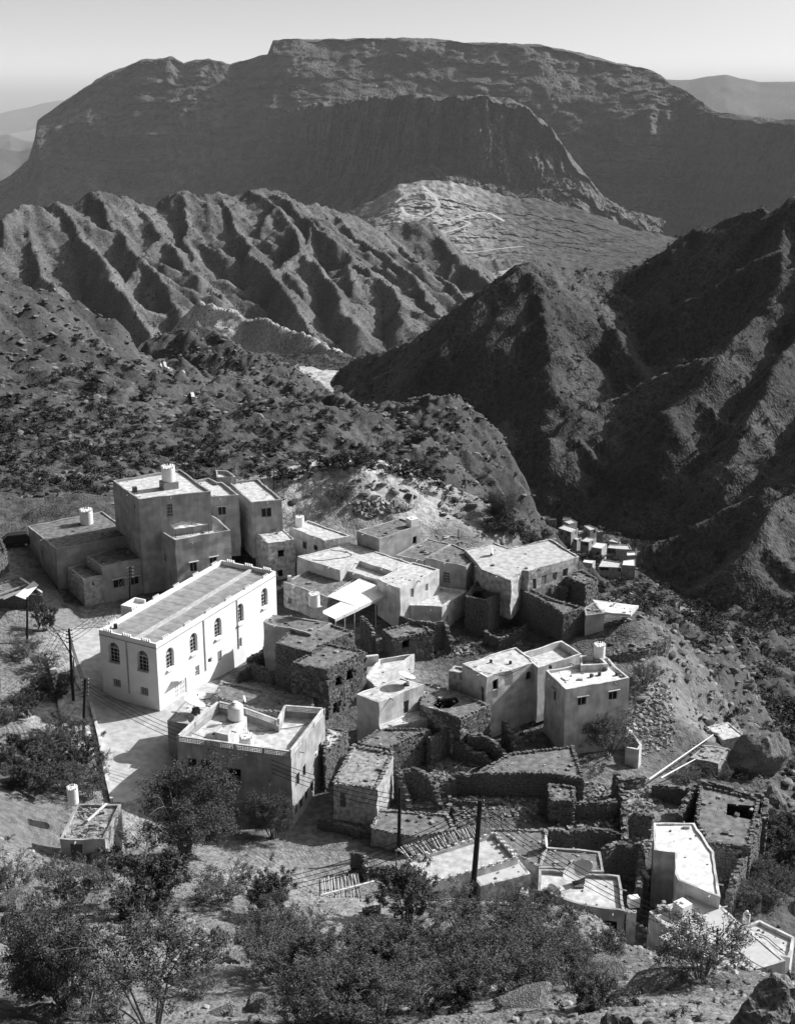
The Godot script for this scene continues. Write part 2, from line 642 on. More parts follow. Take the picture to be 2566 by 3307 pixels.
var road_pts := PackedVector2Array()
func ground(x: float, z: float) -> float:
	var r := rough_at(x, z)
	if road_pts.size() > 0 and z < -330.0 and z > -560.0:
		for p in road_pts:
			var q := Vector2(x, z).distance_squared_to(p)
			if q < 144.0: r *= smoothstep(6.0, 12.0, sqrt(q))
	var far := smoothstep(-200.0, -320.0, z)
	if z < -380.0: r *= lerpf(1.0, 0.25, smoothstep(30.0, 46.0, x) * (1.0 - smoothstep(98.0, 120.0, x))) # built ground of the lower village
	var h := base_h(x, z)
	h += nzr.get_noise_2d(x * 2.2, z * 2.2) * r * lerpf(1.2, 5.5, far)
	h += nz.get_noise_2d(x * 9.0, z * 9.0) * r * lerpf(0.9, 2.8, far)
	if x > 26.0 and z > -215.0 and z < -104.0: # broken rock of the spur's outer flank
		h += (nzr.get_noise_2d(x * 6.0, z * 6.0) * 1.7 + nzr.get_noise_2d(x * 17.0, z * 17.0) * 0.7) * smoothstep(26.0, 36.0, x)
	h += absf(nz2.get_noise_2d(x * 26.0, z * 26.0)) * r * lerpf(0.7, 1.5, far)
	return h

func lines(spec: Array) -> PackedFloat32Array: # [from, to, step, to, step ...]
	var o := PackedFloat32Array()
	var x: float = spec[0]
	o.append(x)
	for k in range(1, spec.size(), 2):
		while absf(spec[k] - x) > 0.001:
			x = move_toward(x, spec[k], spec[k + 1]); o.append(x)
	return o

func grid_mesh(xs: PackedFloat32Array, zs: PackedFloat32Array, hs: PackedFloat32Array, cs: PackedColorArray) -> ArrayMesh:
	var nx := xs.size(); var nq := zs.size()
	var v := PackedVector3Array(); v.resize(nx * nq)
	var n := PackedVector3Array(); n.resize(nx * nq)
	for j in nq:
		for i in nx:
			var k := j * nx + i
			v[k] = Vector3(xs[i], hs[k], zs[j])
	for j in nq:
		for i in nx:
			var k := j * nx + i
			var dx := v[k + 1 if i < nx - 1 else k] - v[k - 1 if i > 0 else k]
			var dz := v[k + nx if j < nq - 1 else k] - v[k - nx if j > 0 else k]
			var q := dz.cross(dx).normalized()
			n[k] = q if q.y > 0 else -q
	return index_mesh(v, n, cs, nx, nq)

func index_mesh(v: PackedVector3Array, n: PackedVector3Array, cs: PackedColorArray, nx: int, nq: int) -> ArrayMesh:
	var ix := PackedInt32Array(); ix.resize((nx - 1) * (nq - 1) * 6)
	var w := 0
	for j in nq - 1:
		for i in nx - 1:
			var k := j * nx + i
			var a := v[k + 1] - v[k]; var b := v[k + nx] - v[k]
			if b.cross(a).dot(n[k]) >= 0.0:
				ix[w] = k; ix[w + 1] = k + 1; ix[w + 2] = k + nx; ix[w + 3] = k + 1; ix[w + 4] = k + nx + 1; ix[w + 5] = k + nx
			else:
				ix[w] = k; ix[w + 1] = k + nx; ix[w + 2] = k + 1; ix[w + 3] = k + 1; ix[w + 4] = k + nx; ix[w + 5] = k + nx + 1
			w += 6
	var a := []
	a.resize(Mesh.ARRAY_MAX)
	a[Mesh.ARRAY_VERTEX] = v; a[Mesh.ARRAY_NORMAL] = n; a[Mesh.ARRAY_COLOR] = cs; a[Mesh.ARRAY_INDEX] = ix
	var am := ArrayMesh.new()
	am.add_surface_from_arrays(Mesh.PRIMITIVE_TRIANGLES, a)
	return am

func near_ground() -> void:
	var xs := lines([-230.0, -130.0, 3.0, -62.0, 1.1, 62.0, 0.65, 130.0, 1.1, 250.0, 3.0])
	var zs := lines([-690.0, -420.0, 2.6, -300.0, 1.5, -205.0, 1.0, -112.0, 0.75, -22.0, 0.5, 4.0, 1.0, 190.0, 6.0])
	var hs := PackedFloat32Array(); hs.resize(xs.size() * zs.size())
	var cs := PackedColorArray(); cs.resize(hs.size())
	for j in zs.size():
		for i in xs.size():
			var k := j * xs.size() + i
			hs[k] = ground(xs[i], zs[j])
			var a := base_a(xs[i], zs[j]) * (1.0 + 0.55 * nz.get_noise_2d(xs[i] * 4.0 + 300.0, zs[j] * 4.0))
			cs[k] = Color(a, a, a)
	structure("hillside", grid_mesh(xs, zs, hs, cs), M.ground)

# ---------------------------------------------------------------- ridges: crests and spurs with falling flanks
const MID := [
	[0.80, 0.105, [-473, -114, -1402, -420, -99, -1445, -421, -83, -1471, -406, -69, -1506, -400, -82, -1518, -387, -66, -1542, -376, -74, -1565, -359, -58, -1590, -337, -60, -1615, -326, -63, -1628, -309, -72, -1641, -294, -79, -1654, -268, -59, -1669, -253, -68, -1681, -231, -65, -1694, -205, -71, -1713, -193, -67, -1719, -171, -67, -1737, -138, -82, -1760, -91, -100, -1793, -67, -111, -1809, -30, -133, -1840, 15, -124, -1880, 34, -130, -1890, 61, -159, -1904, 102, -174, -1927, 174, -198, -1972]],
	[1.05, 0.105, [-421, -83, -1471, -419, -106, -1420, -425, -128, -1366]],
	[1.30, 0.105, [-406, -69, -1506, -396, -100, -1447, -362, -131, -1383, -328, -160, -1330]],
	[1.22, 0.105, [-387, -66, -1542, -355, -94, -1488, -304, -129, -1408, -258, -161, -1335, -235, -181, -1289]],
	[1.13, 0.105, [-359, -58, -1590, -323, -89, -1536, -288, -114, -1482, -231, -146, -1406, -211, -170, -1333]],
	[1.05, 0.105, [-326, -63, -1628, -282, -93, -1575, -234, -127, -1502, -214, -142, -1464]],
	[1.30, 0.105, [-268, -59, -1669, -248, -96, -1601, -227, -130, -1523, -202, -149, -1466, -188, -164, -1412]],
	[1.22, 0.105, [-231, -65, -1694, -195, -103, -1618, -155, -132, -1542, -116, -161, -1455, -71, -187, -1358]],
	[1.13, 0.105, [-193, -67, -1719, -142, -96, -1664, -114, -126, -1581, -78, -153, -1503, -38, -181, -1394]],
	[1.05, 0.105, [-155, -72, -1748, -98, -104, -1687, -49, -130, -1609, -9, -161, -1520, 6, -183, -1430]],
	[1.30, 0.105, [-91, -100, -1793, -34, -131, -1715, 18, -163, -1610, 46, -190, -1469]],
	[1.22, 0.105, [-30, -133, -1840, 32, -160, -1755, 87, -186, -1613]],
	[1.13, 0.105, [34, -130, -1890, 84, -166, -1808, 123, -186, -1726]],
	[1.05, 0.105, [-294, -79, -1654, -266, -114, -1568, -255, -138, -1509]],
	[1.30, 0.105, [-171, -67, -1737, -120, -92, -1681, -72, -115, -1628]],
	[1.22, 0.105, [-114, -126, -1581, -136, -148, -1504]],
	[1.13, 0.105, [-49, -130, -1609, -57, -158, -1504]],
	[1.07, 0.105, [-420, -109, -1412, -449, -130, -1383, -472, -159, -1349]],
	[1.07, 0.105, [-423, -122, -1379, -449, -139, -1368, -475, -158, -1356]],
	[1.01, 0.105, [-422, -118, -1392, -453, -131, -1381, -484, -151, -1369]],
	[1.19, 0.105, [-422, -118, -1390, -394, -134, -1378, -373, -151, -1357]],
	[1.47, 0.105, [-400, -88, -1470, -424, -107, -1429, -441, -141, -1384]],
	[1.42, 0.105, [-348, -143, -1361, -357, -154, -1332, -356, -174, -1303]],
	[1.60, 0.105, [-351, -140, -1366, -370, -166, -1324, -374, -204, -1278]],
	[1.30, 0.105, [-340, -150, -1349, -289, -169, -1339, -237, -203, -1332]],
	[1.51, 0.105, [-379, -73, -1529, -399, -99, -1489, -404, -125, -1445]],
	[1.15, 0.105, [-375, -77, -1522, -316, -103, -1516, -258, -150, -1521]],
	[1.57, 0.105, [-274, -150, -1360, -222, -169, -1360, -170, -204, -1350]],
	[1.56, 0.105, [-244, -173, -1307, -266, -194, -1263, -284, -235, -1218]],
	[1.37, 0.105, [-225, -153, -1385, -260, -175, -1361, -283, -210, -1326]],
	[1.12, 0.105, [-292, -111, -1488, -233, -137, -1481, -174, -174, -1481]],
	[1.06, 0.105, [-254, -133, -1436, -201, -155, -1434, -148, -188, -1438]],
	[1.46, 0.105, [-277, -120, -1468, -282, -146, -1416, -273, -176, -1364]],
	[1.22, 0.105, [-264, -106, -1547, -286, -128, -1492, -297, -169, -1433]],
	[1.17, 0.105, [-221, -137, -1476, -165, -163, -1475, -109, -205, -1468]],
	[1.04, 0.105, [-264, -106, -1546, -288, -130, -1509, -301, -169, -1465]],
	[1.07, 0.105, [-291, -87, -1586, -304, -106, -1548, -316, -130, -1509]],
	[1.55, 0.105, [-244, -102, -1586, -188, -131, -1565, -136, -176, -1535]],
	[1.21, 0.105, [-243, -103, -1584, -193, -129, -1572, -143, -161, -1558]],
	[1.49, 0.105, [-208, -144, -1479, -175, -159, -1481, -142, -184, -1476]],
	[1.68, 0.105, [-223, -133, -1514, -177, -155, -1508, -130, -190, -1504]],
	[1.49, 0.105, [-78, -183, -1373, -90, -213, -1318, -92, -247, -1261]],
	[1.47, 0.105, [-221, -75, -1673, -168, -96, -1684, -114, -136, -1676]],
	[1.14, 0.105, [-88, -177, -1395, -54, -196, -1388, -19, -224, -1380]],
	[1.38, 0.105, [-190, -106, -1610, -136, -130, -1610, -82, -174, -1611]],
	[1.11, 0.105, [-156, -88, -1679, -166, -99, -1658, -169, -118, -1636]],
	[1.42, 0.105, [-105, -133, -1561, -127, -152, -1530, -136, -180, -1492]],
	[1.32, 0.105, [-149, -93, -1671, -98, -113, -1681, -49, -145, -1695]],
	[1.03, 0.105, [-136, -103, -1645, -167, -125, -1621, -194, -151, -1593]],
	[1.33, 0.105, [-81, -113, -1660, -35, -141, -1643, 12, -173, -1629]],
	[1.09, 0.105, [-146, -77, -1739, -113, -97, -1759, -78, -122, -1776]],
	[0.97, 0.105, [-26, -148, -1558, -34, -161, -1535, -40, -174, -1512]],
	[1.35, 0.105, [-1, -172, -1473, 55, -200, -1454, 110, -249, -1434]],
	[1.59, 0.105, [4, -155, -1637, 56, -182, -1636, 107, -223, -1622]],
	[1.27, 0.105, [-25, -136, -1696, 30, -159, -1687, 81, -203, -1665]],
	[1.36, 0.105, [33, -177, -1536, 82, -206, -1523, 130, -237, -1506]],
	[1.50, 0.105, [-74, -109, -1769, -79, -142, -1711, -76, -187, -1654]],
	[1.40, 0.105, [-7, -143, -1808, 22, -159, -1812, 50, -179, -1815]],
	[1.35, 0.105, [-6, -143, -1807, -30, -166, -1770, -41, -199, -1727]],
	[1.45, 0.105, [70, -178, -1654, 40, -200, -1630, 5, -224, -1612]],
	[1.51, 0.105, [39, -163, -1736, 22, -172, -1717, 4, -189, -1700]],
	[1.03, 0.105, [78, -162, -1818, 108, -180, -1814, 136, -200, -1803]],
	[1.44, 0.105, [89, -169, -1797, 138, -189, -1784, 185, -223, -1764]],
	[1.10, 0.105, [113, -181, -1746, 168, -212, -1738, 223, -257, -1727]],
	[1.24, 0.105, [74, -159, -1824, 66, -172, -1799, 59, -191, -1773]],
	[1.12, 0.105, [-289, -84, -1640, -300, -94, -1617, -308, -114, -1593]],
	[1.27, 0.105, [-286, -88, -1631, -332, -117, -1593, -358, -150, -1540]],
	[1.22, 0.105, [-277, -100, -1602, -299, -110, -1586, -316, -131, -1564]],
	[1.26, 0.105, [-263, -120, -1553, -294, -142, -1530, -315, -164, -1498]],
	[1.59, 0.105, [-111, -97, -1670, -111, -121, -1629, -103, -152, -1589]],
	[1.37, 0.105, [-90, -107, -1648, -59, -122, -1662, -26, -146, -1668]],
	[1.67, 0.105, [-136, -84, -1698, -80, -107, -1712, -22, -147, -1710]],
	[1.44, 0.105, [-150, -78, -1713, -118, -89, -1716, -87, -111, -1709]],
	[1.44, 0.105, [-128, -140, -1531, -114, -152, -1513, -107, -166, -1492]],
	[1.19, 0.105, [-120, -132, -1561, -161, -156, -1555, -202, -180, -1557]],
	[1.23, 0.105, [-133, -145, -1513, -186, -166, -1506, -237, -201, -1496]],
	[1.26, 0.105, [-120, -132, -1559, -78, -165, -1526, -51, -207, -1478]],
	[1.43, 0.105, [-54, -147, -1547, -76, -158, -1534, -94, -179, -1516]],
	[1.22, 0.105, [-53, -144, -1557, -31, -154, -1542, -13, -176, -1523]],
	[1.08, 0.105, [-51, -136, -1587, -84, -157, -1564, -117, -184, -1540]],
	[1.36, 0.105, [-51, -137, -1580, -74, -148, -1569, -94, -164, -1553]],
	[1.05, 0.3, [-195, -143, -1295, -170, -148, -1279, -142, -153, -1262, -108, -155, -1235, -71, -161, -1198, -38, -167, -1149]],
	[0.30, 0.3, [-105, -134, -954, -85, -134, -956, -64, -136, -948, -41, -135, -899, -33, -136, -859]],
	[0.20, 0.3, [118, -196, -1746, 144, -197, -1844, 176, -204, -1992]],
]
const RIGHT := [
	[0.74, 0.06, [-51, -140, -959, -22, -117, -920, 1, -102, -890, 30, -76, -839, 53, -51, -788, 68, -33, -749, 80, -36, -761, 104, -44, -778, 125, -46, -790, 153, -41, -790, 165, -29, -788, 176, -16, -780, 195, -8, -771, 209, -2, -757, 218, 4, -749, 250, 18, -728, 278, 29, -707]],
	[0.90, 0.06, [68, -33, -749, 70, -45, -719, 74, -60, -686, 75, -71, -658, 81, -80, -635]],
	[0.90, 0.06, [104, -44, -778, 107, -59, -727, 115, -71, -680, 124, -81, -638]],
	[0.90, 0.06, [153, -41, -790, 161, -50, -733, 167, -58, -680]],
	[0.90, 0.06, [218, 4, -749, 194, -21, -683, 163, -44, -629, 136, -65, -590, 118, -75, -568]],
	[0.90, 0.06, [224, -11, -684, 203, -35, -638, 170, -56, -586, 148, -70, -550, 136, -83, -522]],
	[0.90, 0.06, [124, -81, -638, 102, -80, -624, 84, -87, -606, 73, -94, -585]],
	[0.90, 0.06, [112, -79, -630, 119, -88, -593, 122, -97, -562, 125, -101, -536]],
	[0.90, 0.06, [205, -47, -574, 168, -67, -513, 141, -82, -469, 123, -89, -438]],
	[0.90, 0.06, [30, -76, -839, 34, -90, -789, 30, -99, -729, 32, -105, -669]],
	[0.90, 0.06, [53, -51, -788, 49, -69, -738, 48, -87, -688, 53, -97, -628]],
	[0.90, 0.06, [1, -102, -890, 7, -110, -830, 3, -113, -740]],
	[0.90, 0.06, [-22, -117, -920, -15, -126, -860]],
	[3.00, 0.06, [57, -111, -603, 64, -103, -603, 73, -98, -600, 87, -98, -594, 97, -104, -584, 104, -113, -566]],
	[0.69, 0.06, [231, 9, -741, 227, 2, -723, 225, -10, -704]],
	[0.86, 0.06, [186, -12, -776, 201, -20, -781, 216, -33, -784]],
	[0.96, 0.06, [93, -40, -770, 97, -57, -806, 111, -85, -838]],
	[0.92, 0.06, [167, -27, -787, 167, -48, -750, 165, -71, -714]],
	[1.12, 0.06, [68, -34, -745, 45, -49, -726, 24, -69, -704]],
	[0.83, 0.06, [70, -43, -723, 59, -51, -712, 51, -62, -698]],
	[1.10, 0.06, [72, -54, -698, 56, -62, -690, 40, -76, -680]],
	[0.96, 0.06, [79, -78, -641, 97, -86, -634, 115, -100, -624]],
	[1.07, 0.06, [106, -52, -751, 89, -65, -731, 75, -82, -710]],
	[0.85, 0.06, [105, -47, -767, 88, -56, -760, 72, -67, -750]],
	[1.09, 0.06, [105, -46, -771, 129, -57, -753, 151, -75, -731]],
	[0.97, 0.06, [105, -49, -762, 144, -71, -752, 183, -102, -748]],
	[1.01, 0.06, [164, -55, -703, 200, -73, -690, 238, -104, -684]],
	[0.82, 0.06, [157, -46, -761, 191, -64, -757, 221, -91, -740]],
	[0.92, 0.06, [166, -57, -688, 131, -73, -671, 96, -98, -656]],
	[1.03, 0.06, [158, -47, -752, 144, -55, -735, 136, -71, -715]],
	[1.02, 0.06, [152, -53, -613, 132, -62, -615, 113, -78, -611]],
	[1.01, 0.06, [199, -16, -697, 173, -25, -700, 147, -46, -698]],
	[1.15, 0.06, [134, -66, -587, 143, -76, -569, 154, -92, -552]],
	[1.11, 0.06, [152, -53, -613, 117, -68, -620, 82, -97, -622]],
	[0.82, 0.06, [198, -38, -631, 208, -47, -618, 212, -58, -603]],
	[1.16, 0.06, [210, -27, -654, 188, -39, -646, 166, -58, -638]],
	[0.84, 0.06, [195, -40, -625, 215, -53, -605, 225, -69, -578]],
	[0.87, 0.06, [220, -16, -676, 246, -35, -648, 262, -58, -614]],
	[1.11, 0.06, [115, -81, -632, 96, -91, -639, 76, -103, -644]],
	[0.88, 0.06, [119, -81, -635, 112, -96, -611, 104, -115, -586]],
	[1.11, 0.06, [83, -88, -604, 93, -105, -571, 103, -128, -538]],
	[0.87, 0.06, [95, -83, -617, 95, -94, -598, 96, -108, -578]],
	[0.86, 0.06, [114, -82, -619, 97, -96, -592, 85, -114, -562]],
	[0.98, 0.06, [116, -84, -611, 142, -99, -593, 165, -118, -571]],
	[1.03, 0.06, [120, -90, -586, 89, -107, -561, 67, -136, -529]],
	[1.07, 0.06, [120, -90, -586, 104, -99, -569, 89, -116, -551]],
	[1.11, 0.06, [201, -50, -567, 212, -61, -547, 218, -80, -524]],
	[0.91, 0.06, [148, -78, -480, 113, -93, -478, 79, -113, -475]],
	[0.86, 0.06, [160, -72, -500, 174, -88, -468, 182, -108, -434]],
	[1.17, 0.06, [129, -87, -448, 138, -93, -435, 147, -104, -423]],
	[0.89, 0.06, [31, -102, -704, 6, -117, -684, -12, -144, -657]],
	[0.87, 0.06, [30, -101, -714, 58, -115, -690, 87, -136, -665]],
	[1.02, 0.06, [32, -95, -756, 16, -103, -746, 2, -116, -733]],
	[1.02, 0.06, [32, -82, -820, 9, -95, -798, -7, -121, -772]],
	[0.99, 0.06, [50, -65, -751, 80, -82, -737, 106, -102, -718]],
	[0.83, 0.06, [49, -74, -726, 35, -80, -715, 21, -96, -704]],
	[1.10, 0.06, [51, -93, -653, 31, -115, -622, 10, -145, -592]],
	[1.05, 0.06, [48, -84, -698, 63, -93, -681, 75, -108, -660]],
	[1.07, 0.06, [2, -103, -882, -23, -121, -865, -44, -138, -843]],
	[1.14, 0.06, [6, -111, -814, -27, -124, -807, -60, -150, -807]],
	[0.85, 0.06, [5, -112, -784, -12, -123, -767, -26, -143, -749]],
	[0.81, 0.06, [5, -107, -851, 36, -130, -825, 70, -158, -805]],
	[0.94, 0.06, [-16, -125, -869, 19, -139, -853, 48, -168, -828]],
	[1.08, 0.06, [-18, -122, -887, -28, -128, -876, -38, -137, -864]],
	[1.00, 0.06, [-20, -120, -901, -42, -136, -871, -68, -166, -843]],
	[1.09, 0.06, [-16, -125, -868, 3, -133, -860, 19, -147, -848]],
]

var hill_spots := []
func ridge_hill(called: String, segs: Array, xs: PackedFloat32Array, zs: PackedFloat32Array, floor_y: float, warp: float, amp: float, m: Material) -> void:
	var s := PackedFloat32Array()
	var tones := PackedFloat32Array()
	for r in segs:
		var p: Array = r[2]
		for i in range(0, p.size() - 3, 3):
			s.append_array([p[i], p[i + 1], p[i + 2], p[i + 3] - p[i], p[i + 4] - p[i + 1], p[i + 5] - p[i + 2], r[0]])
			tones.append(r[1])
	var count := s.size() / 7
	var il := PackedFloat32Array()
	for k in count:
		il.append(1.0 / maxf(0.01, s[k * 7 + 3] * s[k * 7 + 3] + s[k * 7 + 5] * s[k * 7 + 5]))
	var hs := PackedFloat32Array(); hs.resize(xs.size() * zs.size())
	var cs := PackedColorArray(); cs.resize(hs.size())
	for j in zs.size():
		for i in xs.size():
			var x := xs[i]; var z := zs[j]
			var wx := x + warp * nz.get_noise_2d(x * 0.5, z * 0.5) + warp * 0.35 * nz2.get_noise_2d(x * 2.0, z * 2.0)
			var wz := z + warp * nz.get_noise_2d(x * 0.5 + 700.0, z * 0.5) + warp * 0.35 * nz2.get_noise_2d(x * 2.0, z * 2.0 + 400.0)
			var best := floor_y
			var tone := tones[0]
			var q := 0
			for k in count:
				var dx := wx - s[q]
				var dz := wz - s[q + 2]
				var t := (dx * s[q + 3] + dz * s[q + 5]) * il[k]
				if t < 0.0: t = 0.0
				elif t > 1.0: t = 1.0
				dx -= s[q + 3] * t; dz -= s[q + 5] * t
				# flanks are steeper towards -x, where the beds end in crags
				var h := s[q + 1] + s[q + 4] * t - s[q + 6] * (sqrt(dx * dx + dz * dz) - 0.18 * dx)
				if h > best:
					best = h; tone = tones[k]
				q += 7
			# crags: sharp ridged relief at three sizes, and beds that dip to the right and stand out as ribs
			var e := nzr.get_noise_2d(x * 0.8, z * 0.8) * amp * 0.6 + nz.get_noise_2d(x * 0.5 + 900.0, z * 0.5) * amp * 1.2
			e += nzr.get_noise_2d(x * 3.0 + 40.0, z * 3.0) * amp * 0.42 + nzr.get_noise_2d(x * 9.0, z * 9.0 + 70.0) * amp * 0.17
			var rib := fposmod(best * 0.13 + x * 0.03 + z * 0.018 + nz2.get_noise_2d(x * 0.8, z * 0.8) * 2.0, 1.0)
			e += (rib * rib * rib - 0.25) * amp * 0.3 * (0.6 + nz.get_noise_2d(x * 1.1, z * 1.1 + 500.0))
			var k2 := j * xs.size() + i
			hs[k2] = best + e
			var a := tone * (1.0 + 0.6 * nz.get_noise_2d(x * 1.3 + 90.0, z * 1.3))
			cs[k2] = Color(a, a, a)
	var spots := []
	var r := RandomNumberGenerator.new(); r.seed = 7
	for i in 5000:
		var a := r.randi() % xs.size(); var b := r.randi() % zs.size()
		spots.append(Vector3(xs[a] + r.randf() * 3.0, hs[b * xs.size() + a], zs[b]))
	hill_spots.append(["dark scrub dotting the %s" % called.replace("_", " "), spots, 1.0])
	structure(called, grid_mesh(xs, zs, hs, cs), m)

# ---------------------------------------------------------------- lofted massifs: rows of levels joined by beds and flutes
const DIRT_TRACKS := [
	[-5.5, -327.6, -4431, 17.8, -313.4, -4477, 49.3, -304.6, -4500, 84.6, -299.1, -4507.6, 115.3, -310.7, -4472.5, 132.9, -327.4, -4403.3, 119.5, -342.9, -4328.3, 84.3, -355.1, -4264],
	[81.6, -283.5, -4563.2, 100.7, -295.8, -4523.3, 126.7, -313.7, -4463],
	[9.5, -357.3, -4228.2, 72.8, -357.8, -4247.3, 132.5, -358.4, -4253.1, 184.3, -361.9, -4244.2, 232, -355.4, -4304.1, 288.5, -353.8, -4364, 334.1, -368.9, -4255.4],
	[84.3, -355.1, -4264, 28.3, -349.2, -4279.3, 13.6, -334.7, -4360.3],
	[184.3, -361.9, -4244.2, 225.5, -370.7, -4203, 179.9, -381.2, -4132.1, 123.6, -391.5, -4065.4, 135, -405.3, -3973.3, 167, -414.5, -3896.8, 209.1, -417.1, -3847.1, 257.7, -412.4, -3863.8, 306.8, -408.1, -3883.7, 366.7, -408.4, -3925.2],
	[64.2, -372.4, -4164.2, 130.6, -370.5, -4187.2, 178, -363.2, -4235.3],
	[123.6, -391.5, -4065.4, 184.2, -392.4, -4061, 247.1, -393.9, -4037.1],
	[-47, -143.3, -933.8, -50.4, -144, -913.6, -51.8, -145.5, -898.5, -47, -147, -878.7, -44.5, -147.3, -868.9],
	[-66.7, -143.9, -947.7, -60.6, -144.2, -938, -52.3, -144.4, -928.5, -47, -143.3, -933.8],
	[-86.1, -144.7, -951.1, -76.8, -144.9, -946.9, -66.7, -143.9, -947.7],
]
const PLATEAU := [
	[-3405, -871, -9403, -2933, -712, -9401, -2660, -579, -9391, -2521, -476, -9385, -2464, -337, -9384, -2435, -215, -9384, -2261, -99, -9358, -2090, -2, -9329, -1921, 93, -9297, -1689, 175, -9247, -1483, 189, -9217, -1400, 148, -9202, -1326, 174, -9190, -1231, 180, -9173, -1092, 144, -9145, -841, 207, -9091, -801, 293, -9083, -625, 295, -9065, -323, 298, -9048, -22, 305, -9020, 216, 299, -8989, 453, 275, -8949, 862, 262, -8862, 1078, 225, -8808, 1348, 155, -8733, 1572, 99, -8663, 1725, -9, -8384, 1884, -130, -8063, 2031, -154, -7779, 2161, -163, -7495, 2443, -184, -7197],
	[-2791, -694, -7710, -2397, -562, -7683, -2169, -452, -7660, -2054, -368, -7646, -2007, -254, -7643, -1982, -155, -7642, -1838, -60, -7609, -1696, 18, -7573, -1556, 95, -7535, -1365, 161, -7476, -1196, 173, -7439, -1129, 139, -7423, -1068, 160, -7408, -992, 165, -7389, -878, 137, -7358, -675, 187, -7299, -643, 255, -7290, -501, 257, -7269, -259, 259, -7249, -18, 265, -7220, 173, 259, -7190, 362, 240, -7151, 687, 230, -7071, 859, 200, -7022, 1073, 144, -6954, 1250, 99, -6892, 1362, 14, -6621, 1474, -81, -6310, 1576, -98, -6038, 1662, -104, -5765, 1864, -119, -5492],
	[-2643, -701, -7285, -2267, -577, -7252, -2050, -468, -7226, -1938, -355, -7212, -1894, -260, -7207, -1872, -177, -7205, -1740, -156, -7170, -1609, -136, -7132, -1479, -125, -7091, -1300, -120, -7031, -1139, -115, -6993, -1073, -113, -6976, -1016, -109, -6961, -943, -102, -6941, -833, -92, -6910, -641, -73, -6850, -612, -69, -6841, -477, -50, -6820, -246, -40, -6799, -17, -59, -6770, 165, -72, -6740, 345, -84, -6701, 655, -129, -6622, 817, -133, -6573, 1017, -120, -6507, 1179, -68, -6447, 1343, -69, -6503, 1448, -96, -6193, 1546, -108, -5921, 1630, -115, -5650, 1827, -132, -5378],
	[-2590, -733, -7124, -2221, -611, -7088, -2009, -523, -7060, -1902, -451, -7045, -1865, -426, -7039, -1843, -345, -7037, -1714, -339, -7001, -1585, -333, -6963, -1458, -327, -6922, -1281, -319, -6861, -1122, -312, -6823, -1057, -309, -6806, -1001, -307, -6792, -929, -304, -6772, -821, -300, -6740, -632, -292, -6680, -603, -291, -6671, -470, -287, -6650, -243, -280, -6629, -17, -275, -6600, 162, -274, -6570, 339, -272, -6531, 643, -272, -6452, 802, -277, -6404, 999, -287, -6338, 1163, -317, -6277, 1332, -335, -6362, 1433, -327, -6053, 1528, -319, -5781, 1608, -310, -5510, 1800, -309, -5239],
	[-2536, -785, -6952, -2175, -681, -6914, -1968, -604, -6885, -1863, -538, -6869, -1827, -515, -6863, -1811, -506, -6860, -1684, -504, -6823, -1558, -503, -6784, -1432, -501, -6743, -1259, -499, -6682, -1103, -498, -6644, -1039, -497, -6627, -984, -495, -6612, -913, -492, -6592, -807, -487, -6561, -620, -477, -6500, -593, -476, -6491, -462, -471, -6470, -238, -464, -6449, -17, -458, -6420, 159, -456, -6390, 333, -452, -6351, 631, -458, -6272, 788, -475, -6224, 982, -496, -6158, 1142, -513, -6098, 1313, -543, -6203, 1412, -534, -5893, 1503, -512, -5623, 1579, -488, -5352, 1765, -469, -5082],
	[-2464, -895, -6712, -2121, -889, -6669, -1925, -885, -6637, -1827, -882, -6620, -1793, -881, -6614, -1778, -881, -6610, -1653, -875, -6573, -1529, -870, -6534, -1405, -864, -6493, -1234, -855, -6433, -1081, -850, -6394, -1018, -847, -6377, -964, -845, -6362, -895, -842, -6342, -791, -838, -6311, -608, -829, -6251, -581, -828, -6241, -452, -825, -6220, -234, -822, -6199, -16, -818, -6170, 156, -813, -6140, 326, -808, -6101, 617, -796, -6022, 769, -790, -5975, 958, -780, -5909, 1112, -772, -5849, 1293, -797, -6023, 1387, -752, -5714, 1474, -713, -5444, 1546, -675, -5174, 1724, -636, -4906],
]
